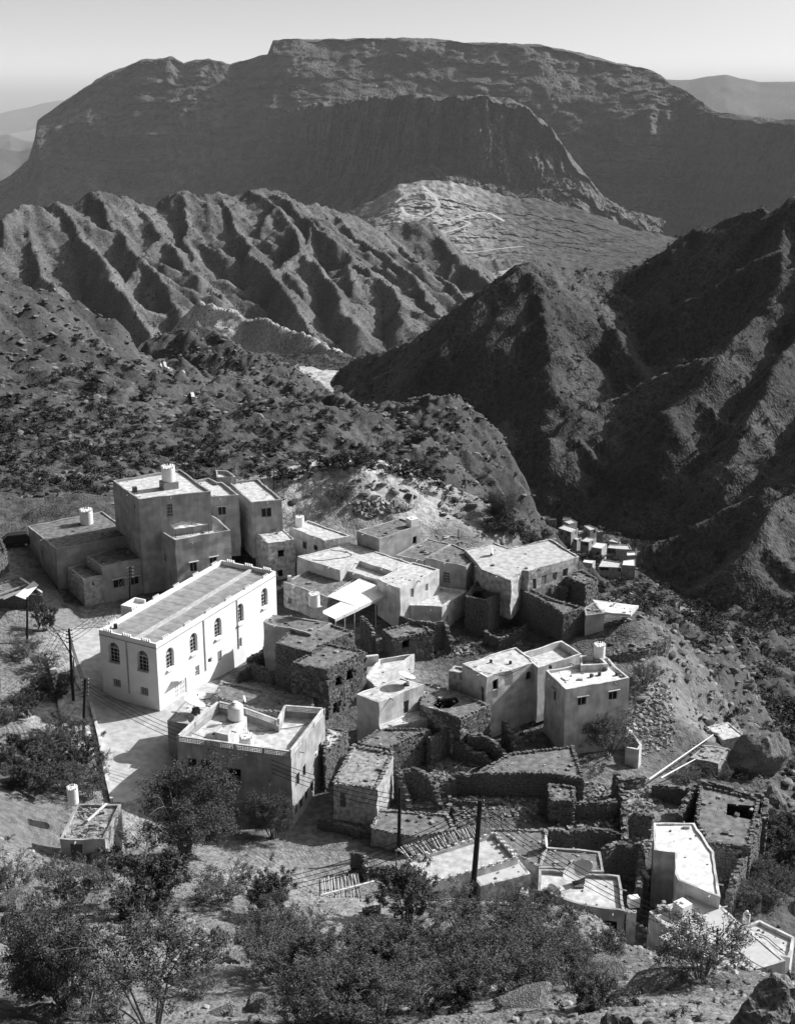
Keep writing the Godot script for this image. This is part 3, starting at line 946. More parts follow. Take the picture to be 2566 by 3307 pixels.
const PROMONTORY := [
	[-794, -103, -7659, -628, -88, -7524, -460, -67, -7285, -326, -48, -7042, -200, -31, -6797, -105, -18, -6599, 5, -7, -6400, 110, -13, -6249, 233, -16, -6156, 333, -15, -6091, 394, -17, -6087, 496, -33, -6080, 578, -64, -6073, 685, -164, -6076, 816, -325, -6078, 926, -455, -6077, 1033, -502, -6080, 1205, -554, -6082],
	[-722, -90, -6963, -570, -76, -6826, -416, -56, -6587, -294, -39, -6343, -180, -23, -6097, -94, -11, -5899, 5, -1, -5700, 98, -6, -5549, 206, -8, -5456, 295, -7, -5392, 349, -9, -5389, 439, -23, -5382, 512, -49, -5376, 606, -138, -5381, 722, -280, -5384, 820, -395, -5385, 916, -437, -5389, 1069, -483, -5395],
	[-721, -286, -6892, -569, -267, -6756, -415, -241, -6517, -293, -217, -6273, -179, -194, -6027, -94, -171, -5829, 5, -133, -5630, 97, -136, -5479, 206, -153, -5386, 294, -167, -5322, 348, -177, -5319, 438, -190, -5312, 510, -207, -5306, 603, -245, -5311, 714, -306, -5315, 810, -397, -5316, 904, -437, -5320, 1056, -488, -5326],
	[-719, -445, -6812, -566, -421, -6676, -413, -390, -6437, -292, -360, -6193, -178, -331, -5947, -93, -301, -5749, 5, -239, -5550, 97, -240, -5399, 204, -269, -5306, 292, -295, -5242, 346, -312, -5239, 435, -324, -5232, 507, -334, -5225, 597, -330, -5231, 705, -326, -5235, 798, -396, -5237, 891, -438, -5241, 1041, -490, -5248],
	[-700, -507, -6613, -552, -482, -6477, -402, -449, -6237, -283, -416, -5993, -173, -385, -5747, -90, -353, -5549, 5, -290, -5350, 93, -289, -5199, 197, -316, -5106, 282, -340, -5042, 334, -357, -5039, 420, -368, -5032, 489, -378, -5026, 576, -374, -5032, 681, -370, -5037, 771, -438, -5038, 861, -478, -5044, 1005, -529, -5051],
	[-650, -697, -6065, -511, -668, -5928, -371, -625, -5688, -260, -584, -5444, -158, -544, -5198, -82, -506, -4999, 4, -439, -4800, 85, -431, -4649, 178, -452, -4557, 254, -471, -4493, 301, -486, -4490, 379, -497, -4484, 441, -505, -4478, 520, -502, -4485, 614, -499, -4491, 696, -561, -4493, 778, -598, -4500, 909, -646, -4509],
]
const SHELF := [
	[-365, -406, -4636, -237, -383, -4644, -140, -352, -4648, -76, -321, -4649, 4, -274, -4650, 84, -259, -4649, 179, -263, -4647, 275, -284, -4642, 370, -309, -4635, 481, -319, -4625, 639, -356, -4606, 797, -416, -4581, 952, -444, -4552, 1103, -455, -4517],
	[-352, -427, -4466, -229, -412, -4474, -136, -390, -4478, -73, -359, -4479, 4, -314, -4480, 81, -307, -4479, 173, -314, -4477, 266, -336, -4472, 358, -354, -4466, 465, -360, -4456, 618, -386, -4437, 770, -428, -4413, 918, -448, -4385, 1063, -451, -4352],
	[-338, -441, -4267, -219, -427, -4274, -130, -413, -4278, -70, -369, -4279, 4, -348, -4280, 78, -352, -4279, 166, -355, -4277, 255, -361, -4272, 343, -368, -4266, 446, -382, -4257, 592, -409, -4239, 736, -428, -4216, 878, -439, -4189, 1017, -442, -4157],
	[-318, -465, -4007, -207, -452, -4015, -123, -439, -4018, -66, -398, -4019, 3, -391, -4020, 73, -398, -4019, 157, -400, -4017, 240, -397, -4013, 324, -396, -4007, 421, -409, -3998, 558, -428, -3981, 694, -439, -3960, 827, -442, -3934, 957, -438, -3904],
	[-295, -487, -3688, -191, -475, -3695, -113, -463, -3698, -61, -437, -3699, 3, -424, -3700, 68, -431, -3699, 145, -437, -3697, 223, -430, -3693, 300, -423, -3688, 389, -422, -3680, 516, -432, -3664, 641, -442, -3644, 764, -439, -3620, 884, -435, -3593],
	[-233, -439, -2891, -151, -429, -2896, -90, -419, -2899, -49, -409, -2900, 3, -409, -2900, 54, -420, -2900, 115, -430, -2898, 177, -429, -2895, 237, -423, -2890, 308, -417, -2884, 408, -415, -2871, 507, -412, -2855, 603, -409, -2837, 698, -405, -2815],
]
const FARHILLS := [[
	[3382, -164, -22244, 4095, 35, -22124, 4237, 49, -22097, 4593, 35, -22026, 4871, 98, -21967, 5134, 119, -21906, 5360, 63, -21852, 5639, 8, -21782, 6147, 15, -21644, 6845, -19, -21434, 7822, -220, -21096],
	[2855, -116, -18784, 3457, 52, -18683, 3577, 64, -18660, 3878, 52, -18600, 4112, 105, -18550, 4335, 123, -18499, 4525, 76, -18453, 4761, 29, -18394, 5190, 35, -18278, 5779, 6, -18100, 6604, -164, -17815],
	[2659, -394, -17398, 3219, -235, -17303, 3331, -223, -17282, 3611, -234, -17226, 3829, -183, -17179, 4036, -166, -17131, 4213, -209, -17088, 4433, -252, -17033, 4831, -245, -16924, 5379, -269, -16758, 6147, -423, -16492],
	[2360, -729, -15319, 2857, -585, -15234, 2957, -574, -15215, 3205, -582, -15165, 3398, -535, -15123, 3582, -519, -15080, 3739, -557, -15042, 3934, -594, -14993, 4287, -585, -14895, 4773, -602, -14747, 5452, -735, -14509],
], [
	[-15972, -938, -43138, -13464, -929, -43986, -12648, -992, -44227, -12224, -894, -44346, -11728, -797, -44480, -11368, -698, -44573, -10939, -628, -44680, -10510, -601, -44783, -9802, -762, -44943, -8359, -1060, -45234, -6881, -1287, -45482],
	[-14581, -825, -39388, -12291, -816, -40161, -11546, -874, -40382, -11159, -785, -40490, -10706, -695, -40613, -10378, -605, -40698, -9986, -541, -40796, -9594, -516, -40890, -8948, -664, -41036, -7631, -935, -41301, -6281, -1142, -41528],
	[-14051, -1036, -37878, -11845, -1033, -38625, -11128, -1089, -38837, -10755, -1004, -38942, -10318, -919, -39060, -10002, -832, -39142, -9624, -771, -39237, -9247, -747, -39328, -8624, -891, -39469, -7355, -1154, -39725, -6054, -1356, -39944],
	[-13253, -1318, -35614, -11173, -1322, -36320, -10497, -1377, -36521, -10145, -1297, -36621, -9733, -1218, -36732, -9436, -1136, -36810, -9079, -1079, -36899, -8723, -1058, -36985, -8136, -1195, -37119, -6939, -1447, -37361, -5712, -1640, -37568],
], [
	[-8534, -728, -22966, -6768, -864, -23547, -6619, -850, -23589, -6403, -945, -23649, -6217, -970, -23698, -5874, -951, -23785, -4880, -1118, -24009],
	[-7662, -634, -20623, -6076, -755, -21144, -5942, -742, -21182, -5748, -828, -21236, -5581, -851, -21280, -5274, -833, -21358, -4381, -983, -21559],
	[-7330, -756, -19679, -5813, -876, -20179, -5685, -864, -20216, -5500, -946, -20267, -5340, -969, -20310, -5046, -952, -20385, -4192, -1098, -20577],
	[-6829, -912, -18265, -5417, -1030, -18732, -5298, -1020, -18767, -5125, -1097, -18814, -4977, -1119, -18854, -4703, -1104, -18924, -3907, -1242, -19105],
], [
	[-6285, -655, -16867, -4986, -775, -17296, -4771, -818, -17356, -4545, -764, -17417, -4211, -785, -17500, -3593, -919, -17638],
	[-5585, -564, -14993, -4431, -671, -15374, -4240, -709, -15428, -4039, -661, -15482, -3743, -680, -15556, -3193, -799, -15678],
	[-5324, -701, -14237, -4224, -807, -14601, -4042, -844, -14653, -3851, -799, -14704, -3568, -818, -14775, -3044, -933, -14892],
	[-4928, -874, -13104, -3911, -980, -13443, -3743, -1015, -13490, -3566, -973, -13538, -3304, -992, -13604, -2820, -1102, -13713],
]]

func loft(called: String, rows: Array, sub_u: int, sub_v: int, flute: float, fl: float, beds: float, bed_h: float, tone: float, m: Material, by_column := []) -> void:
	var R := rows.size()
	var K: int = rows[0].size() / 3
	var P := []
	for r in rows:
		var l := PackedVector3Array()
		for k in K: l.append(Vector3(r[k * 3], r[k * 3 + 1], r[k * 3 + 2]))
		P.append(l)
	var nx := (K - 1) * sub_u + 1
	var nq := (R - 1) * sub_v + 1
	var v := PackedVector3Array(); v.resize(nx * nq)
	var cs := PackedColorArray(); cs.resize(nx * nq)
	for j in nq:
		var r := mini(j / sub_v, R - 2)
		var tv := float(j - r * sub_v) / sub_v
		for i in nx:
			var c := mini(i / sub_u, K - 2)
			var tu := float(i - c * sub_u) / sub_u
			var q := []
			for d in [-1, 0, 1, 2]:
				var l: PackedVector3Array = P[clampi(r + d, 0, R - 1)]
				q.append(l[c].lerp(l[c + 1], tu))
			# levels stay monotone: straight between rows, eased a little
			var p: Vector3 = (q[1] as Vector3).lerp(q[2], tv)
			var e := Vector3(0, 0, -1)
			var f := nzr.get_noise_3d(p.x * fl, p.y * fl * 0.25, p.z * fl) + 0.45 * nzr.get_noise_3d(p.x * fl * 4.0, p.y * fl * 0.5, p.z * fl * 4.0) + 0.2 * nz.get_noise_3d(p.x * fl * 12.0, p.y * fl * 3.0, p.z * fl * 12.0)
			var edge := 0.4 if j < sub_v else 1.0
			# beds of unequal thickness, each more or less worn back
			var yy := p.y + 45.0 * nz.get_noise_2d(p.x * fl * 0.3, p.z * fl * 0.3)
			var step := (nz2.get_noise_1d(yy * 100.0 / bed_h) + 0.6 * nz.get_noise_1d(yy * 260.0 / bed_h) + 0.5 * signf(nz2.get_noise_1d(yy * 60.0 / bed_h + 77.0))) * beds * (0.55 + nz.get_noise_2d(p.x * fl * 1.1 + 31.0, p.z * fl * 1.1))
			p += e * (f * flute + step) * edge
			p.y += nz2.get_noise_2d(p.x * fl * 3.0, p.z * fl * 3.0) * flute * 0.18
			var k := j * nx + i
			v[k] = p
			var a := tone * (1.0 + 0.45 * nz.get_noise_3d(p.x * fl * 2.0, p.y * fl * 8.0, p.z * fl * 2.0))
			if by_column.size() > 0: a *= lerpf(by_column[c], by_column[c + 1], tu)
			cs[k] = Color(a, a, a)
	var n := PackedVector3Array(); n.resize(nx * nq)
	for j in nq:
		for i in nx:
			var k := j * nx + i
			var dx := v[k + 1 if i < nx - 1 else k] - v[k - 1 if i > 0 else k]
			var dz := v[k + nx if j < nq - 1 else k] - v[k - nx if j > 0 else k]
			var q := dz.cross(dx).normalized()
			n[k] = q if q.dot(EYE - v[k]) > 0 or q.y > 0.3 else -q
	structure(called, index_mesh(v, n, cs, nx, nq), m)

# ---------------------------------------------------------------- houses
const HOUSES := [
	{"n":"flat_roofed_house","l":"wide grey flat roofed house with a white water tank beside the street","c":"house","g":"houses of the village","p":[-43.4,-159.61,-49.4,-168.84,-40.79,-175.3,-34.48,-165.59],"y":11,"b":3.5,"w":"cement","r":"gravel_roof","pp":0.15,"wp":0.05,"st":0,"th":0.22,"o":[["o",0,5.75,8.75,0.59,1.09]],"hole":[]},
	{"n":"annex","l":"grey annex with three wide dark windows under thin ledges","c":"house","g":"houses of the village","p":[-37.13,-157.15,-39.92,-160.78,-34.6,-167.07,-30.53,-161.57],"y":9.6,"b":3.5,"w":"cement","r":"gravel_roof","pp":0.18,"wp":0.05,"st":0,"th":0.22,"o":[["l",3,5.83,7.04,1.53,1.15],["l",3,3.74,6.95,1.18,1.09],["l",3,1.76,6.94,1.3,1.15]],"hole":[]},
	{"n":"annex","l":"small patchy plaster annex at the street corner below the three window annex","c":"house","g":"houses of the village","p":[-39.25,-155.74,-42.12,-159.83,-40.0,-162.11,-37.01,-157.29],"y":8.4,"b":2.5,"w":"plaster_old","r":"gravel_roof","pp":0.22,"wp":0.08,"st":0,"th":0.22,"o":[["o",0,3.26,4.36,0.65,1.09],["o",3,1.48,7.64,0.29,0.34],["d",0,4.47,4.34,0.8,1.6]],"hole":[]},
	{"n":"tall_house","l":"tallest grey cement house carrying a white tank on a block plinth","c":"house","g":"houses of the village","p":[-32.55,-159.8,-37.39,-167.89,-29.34,-173.28,-23.95,-163.18],"y":17.5,"b":5,"w":"cement","r":"pale_roof","pp":0.3,"wp":0.05,"st":0,"th":0.22,"o":[["g",3,5.37,15.84,0.8,1.75],["o",0,1.56,16.38,0.35,0.52]],"hole":[]},
	{"n":"terrace_house","l":"cement house with a walled roof terrace shaded by white sheets","c":"house","g":"houses of the village","p":[-27.77,-157.39,-33.67,-165.63,-24.87,-167.7,-23.61,-166.0,-21.31,-161.2],"y":12.4,"b":5,"w":"cement","r":"pale_roof","pp":0.8,"wp":0.05,"st":0,"th":0.22,"o":[["o",0,8.25,12.39,1.18,1.26],["l",4,5.24,9.17,0.94,1.26],["l",4,2.52,9.42,0.94,1.15],["o",0,3.35,9.83,0.59,0.92]],"hole":[]},
	{"n":"house","l":"cement house with one square window stepping down right of the tallest house","c":"house","g":"houses of the village","p":[-24.57,-167.97,-27.85,-175.41,-26.12,-176.85,-24.61,-174.58,-23.92,-174.83,-21.02,-168.75],"y":15.2,"b":7,"w":"cement","r":"pale_roof","pp":0.35,"wp":0.05,"st":0,"th":0.22,"o":[["l",5,2.29,13.48,1.0,1.15]],"hole":[]},
	{"n":"house","l":"square cement house with a barred window at the right end of the upper row","c":"house","g":"houses of the village","p":[-19.3,-167.65,-23.33,-176.91,-19.56,-178.61,-15.34,-169.04],"y":14.6,"b":7,"w":"cement","r":"pale_roof","pp":0.25,"wp":0.05,"st":0,"th":0.22,"o":[["w",3,2.16,13.24,1.3,1.21],["o",0,1.75,13.04,0.59,1.03]],"hole":[]},
	{"n":"roof_hut","l":"little roof hut with open walled top behind the upper row","c":"hut","g":"houses of the village","p":[-22.35,-176.86,-24.88,-176.35,-25.58,-180.26,-23.79,-179.73],"y":15.2,"b":8,"w":"cement","r":"pale_roof","pp":0.5,"wp":0.05,"st":0,"th":0.22,"o":[],"hole":[]},
	{"n":"house","l":"old plaster house with stained walls and sticks on its pale roof","c":"house","g":"houses of the village","p":[-16.79,-163.56,-19.07,-168.51,-15.78,-170.71,-13.44,-165.29],"y":10.4,"b":3.5,"w":"plaster_old","r":"pale_roof","pp":0.12,"wp":0.1,"st":0,"th":0.22,"o":[["o",3,2.02,8.82,0.89,0.98],["o",3,2.17,6.2,0.83,0.92]],"hole":[]},
	{"n":"house","l":"low white house with a white tank on its far corner and two dark windows","c":"house","g":"houses of the village","p":[-9.51,-165.21,-14.66,-170.98,-12.23,-173.54,-6.19,-167.19],"y":10.2,"b":5,"w":"plaster","r":"pale_roof","pp":0.18,"wp":0.05,"st":0,"th":0.22,"o":[["l",0,4.36,8.6,0.89,1.15],["o",0,2.08,8.85,0.89,0.69]],"hole":[]},
	{"n":"house","l":"plain cement house carrying a cube shaped tank on its roof edge","c":"house","g":"houses of the village","p":[-2.35,-163.69,-5.36,-166.8,0.41,-172.36,3.08,-169.13],"y":11,"b":5,"w":"cement","r":"gravel_roof","pp":0.15,"wp":0.05,"st":0,"th":0.22,"o":[["o",3,1.07,9.32,0.71,1.03]],"hole":[]},
	{"n":"long_house","l":"long house with a white hose curling over its wide pale roof","c":"house","g":"houses of the village","p":[-7.2,-156.46,-12.94,-161.36,-6.11,-166.61,1.9,-159.01,-0.72,-156.09,-4.77,-159.85],"y":9.4,"b":4,"w":"plaster","r":"pale_roof","pp":0.12,"wp":0.05,"st":0,"th":0.22,"o":[],"hole":[]},
	{"n":"roof_step","l":"sunken pale roof between the long house and the two window house","c":"house","g":"houses of the village","p":[-2.5,-154.94,-6.88,-158.17,-4.81,-161.4,-0.68,-157.73],"y":8.8,"b":4,"w":"plaster","r":"pale_roof","pp":0.08,"wp":0.05,"st":0,"th":0.22,"o":[],"hole":[]},
	{"n":"house","l":"white house with two barred windows above the terrace","c":"house","g":"houses of the village","p":[0.32,-149.41,-2.47,-152.78,1.94,-158.83,5.24,-156.1],"y":9.6,"b":3,"w":"plaster","r":"pale_roof","pp":0.15,"wp":0.05,"st":0,"th":0.22,"o":[["g",3,5.88,8.42,0.7,1.15],["g",3,2.8,8.18,0.65,0.95]],"hole":[]},
	{"n":"house","l":"low old house with a gravelly roof and pipe stub beside the white hall","c":"house","g":"houses of the village","p":[-8.49,-150.95,-14.28,-155.94,-11.31,-160.08,-5.32,-156.93],"y":8,"b":3.5,"w":"plaster_old","r":"gravel_roof","pp":0.12,"wp":0.08,"st":0,"th":0.22,"o":[["d",0,6.58,5.8,0.55,0.7]],"hole":[]},
	{"n":"terrace_house","l":"white fronted terrace house below the two window house","c":"house","g":"houses of the village","p":[5.3,-157.0,8.73,-155.67,5.38,-150.47,0.33,-150.98],"y":6.6,"b":0.5,"w":"plaster","r":"pale_roof","pp":0.45,"wp":0.05,"st":0,"th":0.22,"o":[["g",1,4.89,4.92,0.5,0.9],["g",1,2.66,4.18,0.5,0.9],["o",1,2.69,2.38,0.83,1.03]],"hole":[]},
	{"n":"house","l":"gravel roofed house with a patterned grille window on its shaded side","c":"house","g":"houses of the village","p":[8.65,-157.06,3.53,-160.55,7.12,-165.97,10.71,-161.01],"y":9.6,"b":4,"w":"cement","r":"gravel_roof","pp":0.12,"wp":0.05,"st":0,"th":0.22,"o":[["g",0,2.92,7.61,1.0,1.5],["o",3,3.19,8.52,0.59,0.86],["o",3,1.47,8.55,0.59,0.86]],"hole":[]},
	{"n":"house","l":"flat gravel roof between the cube tank house and the grille window house","c":"house","g":"houses of the village","p":[3.38,-160.66,-0.34,-162.78,4.0,-169.45,7.12,-167.24],"y":9.1,"b":4,"w":"cement","r":"gravel_roof","pp":0.1,"wp":0.05,"st":0,"th":0.22,"o":[],"hole":[]},
	{"n":"house","l":"broad house with a stained pale roof and four openings in a rough wall","c":"house","g":"houses of the village","p":[8.62,-162.45,12.67,-165.12,14.46,-163.06,20.19,-166.53,23.17,-159.78,16.15,-154.37,15.43,-154.8,13.8,-151.28,10.5,-154.8],"y":10,"b":5,"w":"plaster_old","r":"stained_roof","pp":0.14,"wp":0.08,"st":0,"th":0.22,"o":[["d",4,7.74,8.23,0.65,1.35],["o",4,6.16,8.4,0.83,1.15],["o",4,4.33,8.4,0.83,1.15],["o",4,2.5,8.54,0.89,1.15]],"hole":[]},
	{"n":"stone_house","l":"stone house with a collapsed hole in its flat mud roof","c":"house","g":"houses of the village","p":[10.93,-150.21,8.31,-151.7,11.25,-161.01,15.07,-156.3],"y":7.7,"b":2.5,"w":"stone","r":"mud_roof","pp":0.12,"wp":0.12,"st":1,"th":0.22,"o":[],"hole":[8.87,-152.24,9.52,-154.19,11.25,-154.01,11.91,-152.59,10.64,-151.25]},
	{"n":"stone_house","l":"long stepped stone house with a dark shaded side wall","c":"house","g":"houses of the village","p":[19.67,-146.54,18.29,-150.16,14.94,-155.25,16.09,-155.85,18.5,-152.11,22.48,-148.58],"y":7.4,"b":2.5,"w":"stone","r":"mud_roof","pp":0.12,"wp":0.12,"st":1,"th":0.22,"o":[],"hole":[]},
	{"n":"shed","l":"narrow cement shed joined to the stepped stone house","c":"shed","g":"sheds","p":[22.34,-147.02,22.56,-149.4,24.02,-151.51,24.72,-147.57],"y":7.2,"b":2.5,"w":"cement","r":"mud_roof","pp":0.1,"wp":0.05,"st":0,"th":0.22,"o":[],"hole":[]},
	{"n":"shelter","l":"open fronted shelter with a cracked white roof slab","c":"shelter","g":"sheds","p":[27.82,-147.3,24.65,-148.18,23.87,-152.26,29.3,-150.42],"y":7.2,"b":6.95,"w":"plaster","r":"white_roof","pp":0.03,"wp":0.06,"st":0,"th":0.22,"o":[],"hole":[]},
	{"n":"stone_tower","l":"stubby round cornered stone tower with rubble on its top","c":"tower","g":"houses of the village","p":[23.31,-154.26,21.25,-157.32,22.09,-158.77,23.54,-159.6,25.14,-156.7],"y":8.2,"b":2.5,"w":"stone","r":"mud_roof","pp":0.1,"wp":0.15,"st":1,"th":0.22,"o":[],"hole":[]},
	{"n":"house","l":"white house on the cliff edge with a parapet roof and small dark windows","c":"house","g":"houses of the village","p":[17.26,-124.24,15.64,-128.8,22.73,-131.94,24.22,-126.98],"y":8.2,"b":0,"w":"plaster","r":"white_roof","pp":0.3,"wp":0.05,"st":0,"th":0.22,"o":[["l",0,2.51,6.76,0.65,1.21],["l",3,5.57,6.87,1.0,0.98],["l",3,1.88,6.85,1.0,1.03]],"hole":[]},
	{"n":"roof_block","l":"upper white roof block with the tank plinth behind the cliff edge house","c":"house","g":"houses of the village","p":[19.41,-129.12,19.59,-131.56,21.13,-131.47,21.99,-130.65,22.35,-129.57],"y":8.3,"b":4,"w":"plaster","r":"pale_roof","pp":0.7,"wp":0.05,"st":0,"th":0.22,"o":[],"hole":[]},
	{"n":"house","l":"cream house with blocked doorway and slot marks on its bright roof","c":"house","g":"houses of the village","p":[9.31,-127.19,6.93,-130.57,12.94,-134.97,15.07,-131.16],"y":8.4,"b":0,"w":"plaster","r":"pale_roof","pp":0.08,"wp":0.08,"st":0,"th":0.22,"o":[["d",0,0.58,6.37,0.6,1.7],["o",3,5.79,7.29,0.65,1.09],["o",3,1.22,7.19,0.71,0.92]],"hole":[]},
	{"n":"walled_roof","l":"tray shaped walled roof holding a heap of rubbish","c":"house","g":"houses of the village","p":[14.92,-129.61,13.6,-133.62,18.29,-136.83,20.03,-133.25],"y":7.7,"b":2,"w":"plaster","r":"pale_roof","pp":0.75,"wp":0.05,"st":0,"th":0.22,"o":[],"hole":[]},
	{"n":"annex","l":"tiny lean to annex on the left side of the cream house","c":"house","g":"houses of the village","p":[7.57,-130.47,5.52,-131.0,6.14,-132.49,7.77,-131.9],"y":7.2,"b":1,"w":"plaster_old","r":"pale_roof","pp":0.2,"wp":0.05,"st":0,"th":0.22,"o":[],"hole":[]},
	{"n":"stone_house","l":"tall stone house with two lit windows and a ragged roof edge","c":"house","g":"houses of the village","p":[-7.37,-128.67,-11.27,-130.45,-7.82,-135.66,-3.46,-133.52],"y":8.5,"b":0,"w":"stone","r":"gravel_roof","pp":0.1,"wp":0.12,"st":2,"th":0.22,"o":[["d",0,1.57,6.6,0.9,1.3],["o",3,4.59,6.72,0.89,1.15],["o",3,2.72,6.82,0.89,1.15],["o",3,5.08,3.78,0.83,1.15]],"hole":[]},
	{"n":"stone_house","l":"gravel roofed stone house with a dark open cave like front","c":"house","g":"houses of the village","p":[-9.34,-132.61,-13.37,-135.3,-12.21,-138.54,-7.36,-140.51,-4.85,-138.39,-7.79,-135.2],"y":8.7,"b":2,"w":"stone","r":"gravel_roof","pp":0.1,"wp":0.12,"st":1,"th":0.22,"o":[],"hole":[]},
	{"n":"house","l":"low mud house with a flat grey roof beside the white hall","c":"house","g":"houses of the village","p":[-9.67,-137.44,-15.3,-140.57,-14.28,-143.09,-7.41,-140.47],"y":9,"b":3,"w":"cement","r":"gravel_roof","pp":0.1,"wp":0.1,"st":0,"th":0.22,"o":[],"hole":[]},
	{"n":"house","l":"buried gravel roof behind the lattice parapet building","c":"house","g":"houses of the village","p":[-19.32,-133.37,-16.26,-131.78,-9.06,-129.32,-8.78,-125.91,-14.55,-126.04,-19.64,-129.87],"y":5,"b":0.5,"w":"mud","r":"gravel_roof","pp":0.08,"wp":0.12,"st":0,"th":0.22,"o":[],"hole":[]},
	{"n":"house","l":"small cement house with a satellite dish and its round shadow on the roof","c":"house","g":"houses of the village","p":[-1.88,-123.45,-4.23,-125.41,0.32,-129.5,2.76,-127.81],"y":7.3,"b":1.5,"w":"plaster","r":"pale_roof","pp":0.1,"wp":0.06,"st":0,"th":0.22,"o":[["d",3,2.52,5.6,0.7,1.5]],"hole":[]},
	{"n":"stone_house","l":"mud roofed house with a torn hole in the roof beside the dish house","c":"house","g":"houses of the village","p":[6.48,-122.57,2.42,-125.89,2.79,-131.34,4.74,-130.02,9.67,-125.65],"y":5.9,"b":0,"w":"mud","r":"gravel_roof","pp":0.1,"wp":0.12,"st":1,"th":0.22,"o":[],"hole":[3.52,-126.18,4.38,-127.34,6.16,-127.76,6.48,-126.72,5.41,-125.2,4.32,-125.08]},
	{"n":"terrace","l":"low bright terrace in front of the dish house","c":"house","g":"houses of the village","p":[-1.75,-122.7,-1.89,-123.56,2.45,-127.37,3.83,-125.62],"y":4.7,"b":0,"w":"plaster","r":"pale_roof","pp":0.06,"wp":0.06,"st":0,"th":0.22,"o":[],"hole":[]},
	{"n":"stone_house","l":"low mud roof littered with dry branches above a ruined wall","c":"house","g":"houses of the village","p":[-0.92,-118.87,-4.18,-119.76,-1.76,-123.17,3.4,-123.01],"y":4.5,"b":0,"w":"stone","r":"gravel_roof","pp":0.1,"wp":0.14,"st":1,"th":0.22,"o":[],"hole":[]},
	{"n":"house","l":"leaning mud roofed house with a cracked front and dark doorway","c":"house","g":"houses of the village","p":[-1.91,-109.33,-6.02,-110.36,-4.37,-117.8,-0.36,-116.22],"y":5.4,"b":0,"w":"mud","r":"mud_pale_roof","pp":0.16,"wp":0.12,"st":0,"th":0.22,"o":[["d",0,3.23,3.91,0.6,1.5]],"hole":[]},
	{"n":"annex","l":"sliver roof behind the lattice parapet building above a rubble wall","c":"house","g":"houses of the village","p":[-7.14,-116.63,-7.44,-122.39,-5.02,-121.35,-5.25,-120.29],"y":5.2,"b":-1,"w":"stone","r":"pale_roof","pp":0.06,"wp":0.08,"st":1,"th":0.22,"o":[],"hole":[]},
	{"n":"house","l":"flat gravel roof crossed by the shadow of a pole","c":"house","g":"houses of the village","p":[-2.46,-107.2,-1.78,-110.5,4.71,-109.55,5.3,-106.96,1.47,-105.71],"y":2.6,"b":-1,"w":"mud","r":"gravel_roof","pp":0.06,"wp":0.1,"st":0,"th":0.22,"o":[],"hole":[]},
	{"n":"house","l":"house with a stepped battlement round its bright stained roof","c":"house","g":"houses of the village","p":[2.8,-95.75,0.79,-99.5,8.68,-103.69,10.4,-99.71],"y":4,"b":-1,"w":"plaster","r":"stained_roof","pp":0.3,"wp":0.05,"st":0,"th":0.22,"o":[],"hole":[]},
	{"n":"lean_to","l":"pale smooth sheet roof against the battlement house","c":"lean-to","g":"sheds","p":[6.94,-96.39,6.19,-98.21,10.42,-100.65,11.33,-98.23],"y":3.7,"b":-1,"w":"plaster_old","r":"sheet_roof","pp":0.02,"wp":0.02,"st":0,"th":0.22,"o":[],"hole":[]},
	{"n":"house","l":"gravel roof with a thin kerb right of the battlement house","c":"house","g":"houses of the village","p":[8.61,-106.3,13.65,-106.27,12.48,-100.15,10.48,-101.99],"y":3,"b":-1,"w":"mud","r":"gravel_roof","pp":0.06,"wp":0.06,"st":0,"th":0.22,"o":[],"hole":[]},
	{"n":"house","l":"kerbed gravel roof behind the roof with the big dish","c":"house","g":"houses of the village","p":[13.16,-103.34,17.85,-102.64,17.69,-99.43,12.21,-100.02],"y":3,"b":-1,"w":"cement","r":"gravel_roof","pp":0.18,"wp":0.06,"st":0,"th":0.22,"o":[],"hole":[]},
	{"n":"house","l":"house with a large mesh dish on its bright walled roof","c":"house","g":"houses of the village","p":[11.77,-96.71,12.18,-99.77,18.99,-98.79,18.6,-93.61,15.05,-94.54],"y":2.9,"b":-3,"w":"cement","r":"pale_roof","pp":0.3,"wp":0.05,"st":0,"th":0.22,"o":[["o",3,1.12,1.54,1.06,1.15]],"hole":[]},
	{"n":"house","l":"house with an L shaped bright roof around a dark yard","c":"house","g":"houses of the village","p":[23.35,-106.74,27.01,-106.68,27.69,-101.89,26.71,-95.1,23.74,-97.54,23.65,-98.37,24.28,-101.76,22.51,-102.17],"y":3.4,"b":-3,"w":"plaster","r":"white_roof","pp":0.16,"wp":0.05,"st":0,"th":0.22,"o":[],"hole":[]},
	{"n":"house","l":"big pale slab roofed house at the bottom right","c":"house","g":"houses of the village","p":[20.82,-94.75,26.11,-97.3,30.31,-88.15,26.9,-86.86,21.89,-89.99,21.02,-91.28,22.12,-92.03],"y":2.4,"b":-3,"w":"plaster","r":"sheet_roof","pp":0.03,"wp":0.04,"st":0,"th":0.22,"o":[],"hole":[]},
	{"n":"house","l":"low house with a tripod aerial on its roof at the right edge","c":"house","g":"houses of the village","p":[30.07,-89.63,28.21,-93.38,29.89,-94.34,32.15,-91.98,31.01,-89.26],"y":1.6,"b":-5,"w":"plaster","r":"pale_roof","pp":0.3,"wp":0.04,"st":0,"th":0.22,"o":[],"hole":[]},
	{"n":"cabin","l":"small white flat topped cabin beside the tall black pole","c":"cabin","g":"sheds","p":[10.22,-96.95,10.65,-98.08,12.78,-97.06,12.51,-95.94],"y":2.6,"b":-1,"w":"plaster","r":"white_roof","pp":0.03,"wp":0.02,"st":0,"th":0.22,"o":[],"hole":[]},
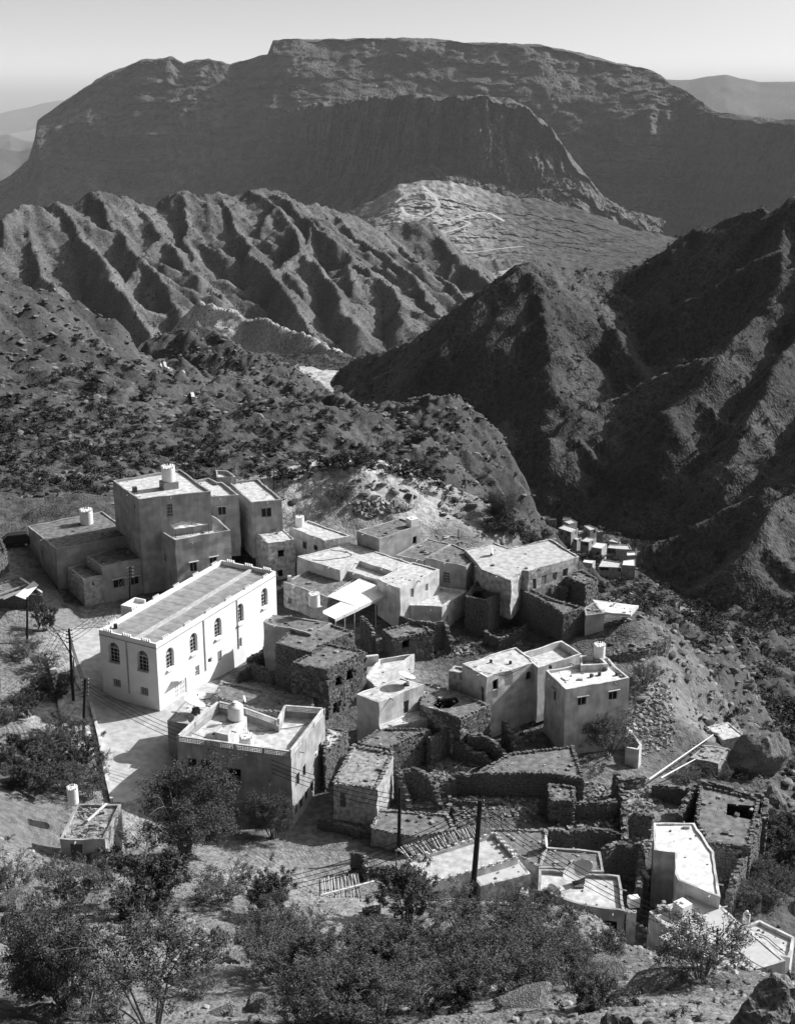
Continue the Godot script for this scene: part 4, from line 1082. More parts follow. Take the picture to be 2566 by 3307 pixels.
	{"n":"cabin","l":"thin white box room right of the big dish house","c":"cabin","g":"sheds","p":[19.12,-95.42,19.19,-95.84,19.99,-95.79,19.91,-95.37],"y":1.8,"b":-3,"w":"plaster","r":"white_roof","pp":0.03,"wp":0.02,"st":0,"th":0.22,"o":[],"hole":[]},
	{"n":"house","l":"ruinous gravel roof with sticks poking from its edge","c":"house","g":"houses of the village","p":[7.68,-115.91,11.38,-119.98,17.83,-121.38,18.05,-114.78,14.56,-115.81],"y":3.4,"b":-1,"w":"stone","r":"gravel_roof","pp":0.1,"wp":0.14,"st":1,"th":0.22,"o":[],"hole":[]},
	{"n":"house","l":"small ruin roof of reeds and gravel below the stick edged roof","c":"house","g":"houses of the village","p":[14.63,-114.75,17.06,-114.15,16.75,-111.45,14.42,-111.52],"y":2.9,"b":-1,"w":"stone","r":"gravel_roof","pp":0.1,"wp":0.14,"st":1,"th":0.22,"o":[],"hole":[]},
	{"n":"shed","l":"little shed with stones on its pale roof below the cliff","c":"shed","g":"sheds","p":[36.09,-133.02,35.07,-136.4,37.76,-137.48,38.87,-134.18],"y":-2,"b":-6,"w":"plaster_old","r":"pale_roof","pp":0.08,"wp":0.05,"st":0,"th":0.22,"o":[],"hole":[]},
	{"n":"shed","l":"lower shed with white boards on its roof beside the boulder","c":"shed","g":"sheds","p":[34.11,-126.36,31.31,-127.67,33.53,-130.52,36.12,-129.72],"y":-1.2,"b":-5,"w":"cement","r":"mud_pale_roof","pp":0.06,"wp":0.06,"st":0,"th":0.22,"o":[],"hole":[]},
	{"n":"shed","l":"dark roofless looking shed with brushwood bundles on its roof","c":"shed","g":"sheds","p":[-27.69,-95.8,-27.6,-101.43,-23.76,-101.29,-23.99,-95.72],"y":8.4,"b":3,"w":"cement","r":"mud_pale_roof","pp":0.22,"wp":0.05,"st":0,"th":0.22,"o":[["d",3,2.41,7.43,1.0,1.6]],"hole":[]},
	{"n":"stone_house","l":"roof slab of a long stone ruin at the lower right","c":"house","g":"houses of the village","p":[28.05,-110.22,29.8,-116.77,32.42,-115.41,34.99,-114.08,32.03,-105.7,28.34,-106.29],"y":1.6,"b":-5,"w":"stone","r":"gravel_roof","pp":0.1,"wp":0.15,"st":1,"th":0.22,"o":[],"hole":[31.75,-113.42,34.33,-112.94,33.32,-110.45,31.16,-111.33]},
	{"n":"stone_hut","l":"dark stone hut cut by the left edge of the picture","c":"hut","g":"houses of the village","p":[-50.57,-162.46,-51.43,-159.16,-53.89,-164.5,-52.93,-168.01],"y":9.5,"b":4,"w":"stone","r":"mud_roof","pp":0.2,"wp":0.12,"st":1,"th":0.22,"o":[],"hole":[]},
	{"n":"stone_hut","l":"roofless dark stone hut under loose planks at the left","c":"hut","g":"houses of the village","p":[-43.64,-152.83,-49.89,-151.67,-51.36,-155.22,-47.89,-158.6],"y":7.6,"b":3,"w":"stone","r":"mud_roof","pp":0.05,"wp":0.12,"st":1,"th":0.22,"o":[],"hole":[]},
	{"n":"lattice_house","l":"front house with pierced parapets and a sunlit windowed side","c":"house","g":"houses of the village","p":[-9.84,-110.32,-20.89,-113.41,-19.74,-116.76,-17.94,-120.95,-14.96,-119.4,-11.67,-116.95,-11.24,-120.02,-7.19,-119.36],"y":7.6,"b":-2,"w":"cement","r":"pale_roof","pp":0.6,"wp":0.03,"st":0,"th":0.22,"o":[["o",0,10.04,6.27,0.83,0.86],["w",0,8.73,6.27,0.89,0.92],["o",0,5.78,5.5,1.42,1.49],["w",7,7.93,5.11,0.94,1.26],["w",7,6.16,5.1,0.94,1.26],["w",7,1.65,5.12,0.94,1.26],["w",7,8.55,2.27,0.83,1.03],["w",7,7.12,2.12,0.83,1.03],["w",7,5.75,2.18,0.83,1.03],["w",7,4.16,2.17,0.83,1.03]],"hole":[]},
	{"n":"stair_tower","l":"stair tower rising from the front house roof under the domed tank","c":"tower","g":"houses of the village","p":[-15.94,-112.76,-17.24,-113.36,-16.19,-117.4,-14.57,-116.57],"y":9.2,"b":7.4,"w":"plaster","r":"pale_roof","pp":0.08,"wp":0,"st":0,"th":0.22,"o":[],"hole":[]},
	{"n":"annex","l":"lower left wing of the front house with a dish on its roof","c":"house","g":"houses of the village","p":[-22.84,-119.46,-21.68,-124.14,-18.18,-122.57,-20.0,-118.25],"y":7.3,"b":0.5,"w":"cement","r":"pale_roof","pp":0.1,"wp":0.04,"st":0,"th":0.22,"o":[["o",3,1.61,6.03,0.59,0.8]],"hole":[]},
	{"n":"white_hall","l":"long white hall with arched windows and a beam along its roof","c":"hall","g":"houses of the village","p":[-25.15,-127.8,-31.91,-131.62,-21.56,-153.38,-14.56,-149.41],"y":11.5,"b":3,"w":"white","r":"hall_roof","pp":0.5,"wp":0,"st":0,"th":0.22,"o":[["a",0,5.87,9.66,1.5,2.5],["a",0,1.94,9.57,1.5,2.5],["a",3,21.8,9.43,1.5,2.5],["a",3,17.39,9.42,1.5,2.5],["a",3,12.63,9.43,1.5,2.5],["a",3,8.01,9.46,1.5,2.5],["a",3,2.7,9.52,1.5,2.5],["g",0,5.77,6.18,1.1,0.9],["g",0,2.01,6.1,1.1,0.9],["g",3,16.96,5.99,0.85,1.2],["g",3,12.53,6.0,0.85,1.2],["g",3,8.32,5.96,0.85,1.1],["o",3,14.46,6.24,0.71,0.57],["D",3,20.21,5.45,2.3,2.3]],"hole":[]},
	{"n":"stone_house","l":"broken stone house with slabs sliding off its mud roof","c":"house","g":"houses of the village","p":[-0.46,-142.63,-1.76,-145.49,2.26,-147.89,4.18,-144.96],"y":6,"b":1,"w":"stone","r":"gravel_roof","pp":0.1,"wp":0.15,"st":1,"th":0.22,"o":[["o",3,3.59,5.23,0.83,0.92]],"hole":[]},
	{"n":"walled_yard","l":"pale walled yard with a white bench wall beside the tall stone house","c":"yard","g":"houses of the village","p":[-2.54,-132.48,-3.59,-134.5,-2.16,-139.43,1.92,-140.89],"y":4.6,"b":1,"w":"plaster","r":"pale_roof","pp":0.5,"wp":0.05,"st":0,"th":0.22,"o":[],"hole":[]},
	{"n":"far_house","l":"far compound with a walled pale roof at the back of the lower village","c":"house","g":"houses of the lower village","p":[63.06,-548.27,58.32,-557.44,62.12,-562.12,67.01,-555.12],"y":-114.9,"b":-119.9,"w":"plaster_old","r":"pale_roof","pp":0.3,"wp":0,"st":0,"th":0.22,"o":[],"hole":[]},
	{"n":"far_house","l":"long low far house with three small windows in a row","c":"house","g":"houses of the lower village","p":[62.93,-544.6,68.35,-544.6,67.79,-542.13,62.3,-541.9],"y":-112.0,"b":-119.0,"w":"cement","r":"pale_roof","pp":0.3,"wp":0,"st":0,"th":0.22,"o":[["o",2,3.87,-112.61,1.06,1.15],["o",2,2.59,-112.63,1.06,1.15],["o",2,1.28,-112.61,1.06,1.15]],"hole":[]},
	{"n":"far_house","l":"far house with a block tank on its roof","c":"house","g":"houses of the lower village","p":[70.89,-541.47,74.08,-540.8,73.6,-537.78,70.01,-537.0],"y":-110.3,"b":-116.3,"w":"plaster_old","r":"pale_roof","pp":0.3,"wp":0,"st":0,"th":0.22,"o":[],"hole":[]},
	{"n":"far_house","l":"far house with a bright bare roof behind the big far house","c":"house","g":"houses of the lower village","p":[70.64,-521.05,68.95,-524.49,72.62,-527.42,74.45,-523.73],"y":-106.8,"b":-112.8,"w":"cement","r":"pale_roof","pp":0.3,"wp":0,"st":0,"th":0.22,"o":[],"hole":[]},
	{"n":"far_house","l":"biggest far house with a busy walled roof and tall pale side","c":"house","g":"houses of the lower village","p":[68.8,-499.73,64.26,-505.02,67.39,-509.16,72.14,-504.41],"y":-103.1,"b":-115.1,"w":"cement","r":"pale_roof","pp":0.3,"wp":0,"st":0,"th":0.22,"o":[["o",0,5.11,-104.58,1.06,1.38],["o",0,1.6,-104.01,1.06,1.38],["o",3,1.95,-104.13,0.94,1.38],["o",0,2.82,-105.89,1.06,1.38]],"hole":[]},
	{"n":"far_house","l":"far house with a shining white roof in the middle of the lower village","c":"house","g":"houses of the lower village","p":[71.33,-496.27,71.42,-500.49,73.92,-501.1,74.32,-497.97],"y":-102.6,"b":-108.6,"w":"cement","r":"white_roof","pp":0.3,"wp":0,"st":0,"th":0.22,"o":[],"hole":[]},
	{"n":"far_house","l":"far house with an arched window under a tank","c":"house","g":"houses of the lower village","p":[75.42,-494.81,73.75,-500.48,76.13,-501.2,78.73,-497.03],"y":-100.6,"b":-111.6,"w":"cement","r":"pale_roof","pp":0.3,"wp":0,"st":0,"th":0.22,"o":[["o",3,1.66,-101.22,1.06,1.49]],"hole":[]},
	{"n":"far_house","l":"slim far house at the right of the arched window house","c":"house","g":"houses of the lower village","p":[77.95,-491.65,78.12,-494.64,80.19,-492.94,80.0,-491.65],"y":-100.2,"b":-109.2,"w":"cement","r":"pale_roof","pp":0.3,"wp":0,"st":0,"th":0.22,"o":[],"hole":[]},
	{"n":"far_house","l":"small far house tucked below the biggest far house","c":"house","g":"houses of the lower village","p":[68.01,-477.21,66.74,-479.02,68.64,-481.61,70.15,-479.69],"y":-98.5,"b":-106.5,"w":"cement","r":"pale_roof","pp":0.3,"wp":0,"st":0,"th":0.22,"o":[["o",0,1.02,-98.9,0.94,1.15],["o",3,1.42,-98.9,0.94,1.15]],"hole":[]},
	{"n":"far_house","l":"far house with two rows of small windows","c":"house","g":"houses of the lower village","p":[71.56,-470.76,68.59,-472.06,71.67,-476.6,75.02,-475.65],"y":-97.1,"b":-106.1,"w":"cement","r":"pale_roof","pp":0.3,"wp":0,"st":0,"th":0.22,"o":[["o",0,2.31,-97.78,0.94,1.15],["o",0,1.42,-97.78,0.94,1.15],["o",0,0.59,-97.78,0.94,1.15],["o",3,3.04,-97.91,0.94,1.15]],"hole":[]},
	{"n":"far_house","l":"far house with a sloping white sheet roof","c":"house","g":"houses of the lower village","p":[74.81,-460.46,71.2,-462.26,73.7,-467.48,77.56,-465.91],"y":-95.8,"b":-104.8,"w":"plaster_old","r":"white_roof","pp":0.05,"wp":0,"st":0,"th":0.22,"o":[["o",0,1.4,-97.99,1.06,1.38]],"hole":[]},
	{"n":"far_house","l":"far stepped house with a little roof tower","c":"house","g":"houses of the lower village","p":[84.56,-479.8,80.61,-482.09,83.14,-485.26,85.31,-480.94],"y":-100.6,"b":-109.6,"w":"cement","r":"pale_roof","pp":0.3,"wp":0,"st":0,"th":0.22,"o":[],"hole":[]},
	{"n":"far_house","l":"far terrace with arches under the stepped house","c":"house","g":"houses of the lower village","p":[83.61,-469.7,78.62,-471.26,80.26,-474.98,87.33,-474.51,87.45,-469.24],"y":-99.5,"b":-108.5,"w":"plaster_old","r":"pale_roof","pp":0.3,"wp":0,"st":0,"th":0.22,"o":[["o",0,4.26,-100.36,1.42,2.07],["o",0,2.71,-100.36,1.42,2.07]],"hole":[]},
	{"n":"far_house","l":"nearest far house with a row of dark windows and a sheet shade","c":"house","g":"houses of the lower village","p":[78.89,-440.97,70.96,-441.97,73.57,-449.43,79.92,-446.35],"y":-96.2,"b":-106.2,"w":"cement","r":"pale_roof","pp":0.3,"wp":0,"st":0,"th":0.22,"o":[["o",0,6.86,-96.65,1.18,1.26],["o",0,5.83,-96.65,1.18,1.26],["o",0,4.88,-96.65,1.18,1.26],["o",0,0.71,-96.85,1.18,1.26]],"hole":[]},
	{"n":"far_house","l":"far house with a dazzling bare roof at the right end","c":"house","g":"houses of the lower village","p":[83.72,-440.75,79.24,-441.75,80.42,-446.4,84.75,-447.68],"y":-95.3,"b":-104.3,"w":"cement","r":"white_roof","pp":0.1,"wp":0,"st":0,"th":0.22,"o":[],"hole":[]},
	{"n":"far_house","l":"far white box house behind the dazzling roof","c":"house","g":"houses of the lower village","p":[86.69,-454.5,82.9,-454.06,83.67,-457.86,87.27,-458.39],"y":-96.4,"b":-103.4,"w":"cement","r":"white_roof","pp":0.3,"wp":0,"st":0,"th":0.22,"o":[],"hole":[]},
	{"n":"far_house","l":"low far shed with a white roof next to the stained roof house","c":"house","g":"houses of the lower village","p":[67.36,-432.8,64.13,-434.21,65.04,-436.7,68.84,-435.78],"y":-91.4,"b":-97.4,"w":"plaster_old","r":"white_roof","pp":0.05,"wp":0,"st":0,"th":0.22,"o":[],"hole":[]},
	{"n":"far_house","l":"tiny low house by the bright wadi flats","c":"house","g":"houses in the wadi","p":[-87.26,-958.39,-78.91,-952.81,-79.53,-940.76,-88.32,-947.3],"y":-128.3,"b":-134.3,"w":"plaster","r":"pale_roof","pp":0.3,"wp":0,"st":0,"th":0.22,"o":[],"hole":[]},
	{"n":"far_house","l":"tiny white house beside the wadi road","c":"house","g":"houses in the wadi","p":[-50.96,-937.64,-44.89,-935.51,-45.38,-927.07,-51.63,-929.16],"y":-129.9,"b":-135.9,"w":"plaster","r":"pale_roof","pp":0.3,"wp":0,"st":0,"th":0.22,"o":[],"hole":[]},
	{"n":"far_house","l":"left house of the distant hamlet under the spurs","c":"house","g":"houses in the wadi","p":[106.74,-1757.99,112.35,-1749.75,109.58,-1730.81,103.62,-1738.88],"y":-191.0,"b":-201.0,"w":"plaster","r":"pale_roof","pp":0.3,"wp":0,"st":0,"th":0.22,"o":[],"hole":[]},
	{"n":"far_house","l":"tallest white house of the distant hamlet under the spurs","c":"house","g":"houses in the wadi","p":[112.65,-1749.31,118.2,-1741.04,115.2,-1719.35,109.31,-1727.42],"y":-187.3,"b":-199.3,"w":"plaster","r":"pale_roof","pp":0.3,"wp":0,"st":0,"th":0.22,"o":[],"hole":[]},
	{"n":"far_house","l":"right house of the distant hamlet under the spurs","c":"house","g":"houses in the wadi","p":[115.45,-1734.84,124.74,-1729.47,122.06,-1713.55,112.84,-1718.83],"y":-190.8,"b":-199.8,"w":"plaster","r":"pale_roof","pp":0.3,"wp":0,"st":0,"th":0.22,"o":[],"hole":[]},
]

func wob(p: Vector3, amp: float) -> Vector3:
	if amp <= 0.0: return p
	return p + Vector3(nz.get_noise_3d(p.x * 40.0, p.y * 40.0, p.z * 40.0), nz.get_noise_3d(p.x * 40.0 + 90.0, p.y * 40.0, p.z * 40.0), nz.get_noise_3d(p.x * 40.0, p.y * 40.0 + 90.0, p.z * 40.0)) * amp * 2.4

func cuts(lo: float, hi: float, extra: Array, step: float) -> Array:
	var o := [lo, hi]
	for e in extra: if e > lo + 0.02 and e < hi - 0.02: o.append(e)
	o.sort()
	var r := []
	for i in o.size() - 1:
		var m := maxi(1, int(round((o[i + 1] - o[i]) / step)))
		for k in m: r.append(lerpf(o[i], o[i + 1], float(k) / m))
	r.append(hi)
	return r

var fa := Vector3.ZERO
var fd := Vector3.ZERO
var fo := Vector3.ZERO
var famp := 0.0
func fp(s: float, y: float, back := 0.0) -> Vector3:
	return wob(fa + fd * s + Vector3(0, y, 0), famp) - fo * back

func wall_face(mb: MB, a: Vector3, b: Vector3, y0: float, y1: float, ops: Array, amp: float) -> void:
	var d := (b - a); d.y = 0
	var L := d.length(); d /= L
	var out := Vector3(d.z, 0, -d.x)
	var xs := []; var ys := []
	for o in ops:
		xs.append_array([o[2] - o[4] * 0.5, o[2] + o[4] * 0.5]); ys.append_array([o[3] - o[5] * 0.5, o[3] + o[5] * 0.5])
	var sx := cuts(0.0, L, xs, 0.9 if amp > 0 else 50.0)
	var sy := cuts(y0, y1, ys, 0.9 if amp > 0 else 50.0)
	fa = Vector3(a.x, 0, a.z); fd = d; fo = out; famp = amp
	for i in sx.size() - 1:
		for j in sy.size() - 1:
			var cx: float = (sx[i] + sx[i + 1]) * 0.5; var cy: float = (sy[j] + sy[j + 1]) * 0.5
			var hole := false
			for o in ops:
				if absf(cx - o[2]) < o[4] * 0.5 and absf(cy - o[3]) < o[5] * 0.5: hole = true
			if not hole: mb.quad(fp(sx[i], sy[j]), fp(sx[i + 1], sy[j]), fp(sx[i + 1], sy[j + 1]), fp(sx[i], sy[j + 1]), out)
	for o in ops:
		var depth := 0.42 if o[0] == "a" else 0.24
		var l: float = o[2] - o[4] * 0.5; var r: float = o[2] + o[4] * 0.5
		var lo: float = o[3] - o[5] * 0.5; var hi: float = o[3] + o[5] * 0.5
		if o[0] == "a": # round headed opening: spandrels close the corners of the hole
			var R := (r - l) * 0.5
			var prev := Vector2(l, hi - R)
			mb.quad(fp(l, lo), fp(l, lo, depth), fp(l, hi - R, depth), fp(l, hi - R), d)
			mb.quad(fp(r, lo), fp(r, lo, depth), fp(r, hi - R, depth), fp(r, hi - R), -d)
			for k in range(1, 13):
				var t := PI - PI * k / 12.0
				var p := Vector2(o[2] + R * cos(t), hi - R + R * sin(t))
				var corner := Vector2(l if k <= 6 else r, hi)
				mb.tri(fp(prev.x, prev.y), fp(p.x, p.y), fp(corner.x, corner.y), out)
				if k == 6: mb.tri(fp(p.x, p.y), fp(l, hi), fp(r, hi), out)
				mb.quad(fp(prev.x, prev.y), fp(p.x, p.y), fp(p.x, p.y, depth), fp(prev.x, prev.y, depth), Vector3(0, -1, 0))
				prev = p
		else:
			mb.quad(fp(l, lo), fp(l, lo, depth), fp(l, hi, depth), fp(l, hi), d)
			mb.quad(fp(r, lo), fp(r, lo, depth), fp(r, hi, depth), fp(r, hi), -d)
			mb.quad(fp(l, hi), fp(r, hi), fp(r, hi, depth), fp(l, hi, depth), Vector3.DOWN)
		mb.quad(fp(l, lo), fp(r, lo), fp(r, lo, depth), fp(l, lo, depth), Vector3.UP)

func inset(P: Array, t: float) -> Array:
	var o := []
	var n := P.size()
	for i in n:
		var p: Vector2 = P[i]
		var d0: Vector2 = (p - P[(i + n - 1) % n]).normalized()
		var d1: Vector2 = (P[(i + 1) % n] - p).normalized()
		var n0 := Vector2(-d0.y, d0.x); var n1 := Vector2(-d1.y, d1.x)
		var k := (n0 + n1) / maxf(0.35, 1.0 + n0.dot(n1))
		o.append(p + k * t)
	return o

func window_parts(h: Node3D, a: Vector3, d: Vector3, out: Vector3, o: Array) -> void:
	var kind: String = o[0]
	if kind == "o": return
	var c = Vector3(a.x, o[3], a.z) + d * o[2]
	var bs := Basis(d, Vector3.UP, out if d.cross(Vector3.UP).dot(out) > 0 else -out)
	var w: float = o[4]; var hh: float = o[5]
	if kind == "l": # plain window under a thin projecting ledge
		var mb := MB.new(); mb.box(c + Vector3(0, hh * 0.5 + 0.1, 0) + out * 0.13, Vector3(w + 0.4, 0.07, 0.3), bs)
		part("ledge", mb.mesh(), M.frame, h)
		kind = "w"
	if kind == "d":
		var mb := MB.new()
		mb.box(c - out * 0.17, Vector3(w + 0.05, hh + 0.05, 0.06), bs)
		for k in 3: mb.box(c - out * 0.13 + Vector3(0, (k - 1) * hh * 0.3, 0), Vector3(w * 0.92, 0.07, 0.03), bs)
		var dr := part("door", mb.mesh(), M.door, h)
		var kb := MB.new(); kb.box(c - out * 0.11 + d * w * 0.36, Vector3(0.05, 0.16, 0.05), bs)
		part("handle", kb.mesh(), M.frame, dr)
		return
	if kind == "D":
		for sgn in [-1.0, 1.0]:
			var mb := MB.new()
			mb.box(c - out * 0.16 + d * sgn * w * 0.25, Vector3(w * 0.485, hh, 0.06), bs)
			var dr := part("door", mb.mesh(), M.door_white, h)
			var pb := MB.new()
			for q in 3: for r in 4:
				pb.box(c - out * 0.115 + d * (sgn * w * 0.25 + (q - 1) * w * 0.14) + Vector3(0, (r - 1.5) * hh * 0.22, 0), Vector3(w * 0.1, hh * 0.17, 0.04), bs)
			part("panel", pb.mesh(), M.frame, dr)
		return
	var pane := MB.new()
	if kind == "a": c -= out * 0.16
	if kind == "a":
		var R := w * 0.5
		var pts := [c + Vector3(0, -hh * 0.5, 0) - d * R, c + Vector3(0, -hh * 0.5, 0) + d * R]
		for k in 13:
			var t := PI * k / 12.0
			pts.append(c + Vector3(0, hh * 0.5 - R + R * sin(t), 0) + d * R * cos(t))
		for k in range(1, pts.size() - 1): pane.tri(pts[0] - out * 0.2, pts[k] - out * 0.2, pts[k + 1] - out * 0.2, out)
	else:
		pane.box(c - out * 0.2, Vector3(w, hh, 0.02), bs)
	var win := part("window", pane.mesh(), M.glass, h)
	var fr := MB.new()
	var fw := 0.06
	var nb := 3 if kind == "g" else (2 if kind == "a" else 1)
	var nh := 4 if kind != "w" else 1
	var top := hh * 0.5 - (w * 0.5 if kind == "a" else 0.0)
	for s in [-1.0, 1.0]:
		fr.box(c - out * 0.15 + d * s * (w * 0.5 - fw * 0.5) + Vector3(0, (top - hh * 0.5) * 0.5, 0), Vector3(fw, hh * 0.5 + top, 0.08), bs)
	fr.box(c - out * 0.15 + Vector3(0, -hh * 0.5 + fw * 0.5, 0), Vector3(w - fw * 2, fw, 0.08), bs)
	fr.box(c - out * 0.15 + Vector3(0, top - fw * 0.5, 0), Vector3(w - fw * 2, fw, 0.078), bs)
	part("frame", fr.mesh(), M.frame if kind != "w" else M.door, win)
	var br := MB.new()
	var bt := 0.035
	for k in nb: br.box(c - out * 0.13 + d * (w * (float(k + 1) / (nb + 1) - 0.5)) + Vector3(0, (top - hh * 0.5) * 0.5, 0), Vector3(bt, hh * 0.5 + top - 0.05, 0.03), bs)
	for k in nh - 1: br.box(c - out * 0.125 + Vector3(0, -hh * 0.5 + (top + hh * 0.5) * float(k + 1) / nh, 0), Vector3(w - 0.08, bt, 0.03), bs)
	if kind == "a":
		var R := w * 0.5
		for k in 5:
			var t := PI * (k + 0.5) / 5.0
			br.box(c - out * 0.14 + Vector3(0, top, 0) + (d * cos(t) + Vector3(0, sin(t), 0)) * R * 0.5, Vector3(R * 0.95, bt, 0.03), Basis(d * cos(t) + Vector3(0, sin(t), 0), -d * sin(t) + Vector3(0, cos(t), 0), out))
		var arc := []
		for k in 13:
			var t := PI * k / 12.0
			arc.append(c - out * 0.15 + Vector3(0, top + (R - 0.03) * sin(t), 0) + d * (R - 0.03) * cos(t))
		br.tube(arc, 0.045, 0.045, 5)
		var sl := MB.new()
		sl.box(c + Vector3(0, -hh * 0.5 + 0.09, 0) + out * 0.16, Vector3(w - 0.02, 0.18, 0.56), bs)
		part("sill", sl.mesh(), M.white, h)
	part("bar", br.mesh(), M.frame, win)

var stone_shapes := []
func make_stones() -> void:
	rng.seed = 77
	for k in 7:
		var mb := MB.new()
		var p := []
		for i in 8:
			p.append(Vector3((0.5 if i & 1 else -0.5) * rng.randf_range(0.78, 1.0), (0.5 if i & 2 else -0.5) * rng.randf_range(0.75, 1.0), (0.5 if i & 4 else -0.5) * rng.randf_range(0.7, 1.0)))
		mb.hexa(p)
		stone_shapes.append(mb)

func stone_into(mb: MB, k: int, xf: Transform3D) -> void:
	var s: MB = stone_shapes[k]
	var b := mb.v.size()
	for i in s.v.size():
		mb.v.append(xf * s.v[i])
		mb.n.append((xf.basis * s.n[i]).normalized())
		if mb.tone >= 0.0: mb.c.append(Color(mb.tone, mb.tone, mb.tone))
	for i in s.ix: mb.ix.append(b + i)

func profile(t: PackedFloat32Array, u: float) -> float:
	var f := clampf(u, 0, 0.9999) * (t.size() - 1)
	return lerpf(t[int(f)], t[int(f) + 1], f - int(f))

# courses of rubble masonry over one wall face; single stones as parts, or joined
func masonry(h: Node3D, a: Vector3, d: Vector3, out: Vector3, L: float, y0: float, y1: float, ops: Array, singly: bool, budget: int, top := PackedFloat32Array()) -> int:
	var mb := MB.new()
	var mats := [M.stone_dark, M.stone_mid, M.stone_mid, M.stone_light]
	var bs := Basis(d, Vector3.UP, d.cross(Vector3.UP))
	var y := y1
	var used := 0
	while y > y0 + 0.1:
		var hh := rng.randf_range(0.2, 0.32)
		var s := rng.randf_range(-0.1, 0.1)
		while s < L - 0.1:
			var w := rng.randf_range(0.26, 0.62)
			var cx := s + w * 0.5
			var cy := y - hh * 0.5
			s += w + 0.03
			var skip := cx > L or rng.randf() < 0.06
			for o in ops:
				if absf(cx - o[2]) < o[4] * 0.5 + w * 0.35 and absf(cy - o[3]) < o[5] * 0.5 + hh * 0.35: skip = true
			if top.size() > 0 and cy > profile(top, cx / L): skip = true
			if skip: continue
			var c := Vector3(a.x, cy, a.z) + d * cx + out * rng.randf_range(-0.06, 0.02)
			var r := bs.rotated(out, rng.randf_range(-0.09, 0.09))
			var xf := Transform3D(r.scaled_local(Vector3(w, hh, rng.randf_range(0.2, 0.3))), c)
			if singly and used < budget:
				var o := part("stone", null, mats[rng.randi() % 4], h)
				o.mesh = stone_mesh(rng.randi() % 7)
				o.transform = xf
				used += 1
			else:
				stone_into(mb, rng.randi() % 7, xf)
		y -= hh + 0.025
	if mb.v.size() > 0:
		var o := part("masonry", mb.mesh(), M.stone_mid, h)
		o.set_meta("kind", "stuff")
	return used

var stone_mesh_cache := {}
func stone_mesh(k: int) -> Mesh:
	if not stone_mesh_cache.has(k): stone_mesh_cache[k] = stone_shapes[k].mesh()
	return stone_mesh_cache[k]

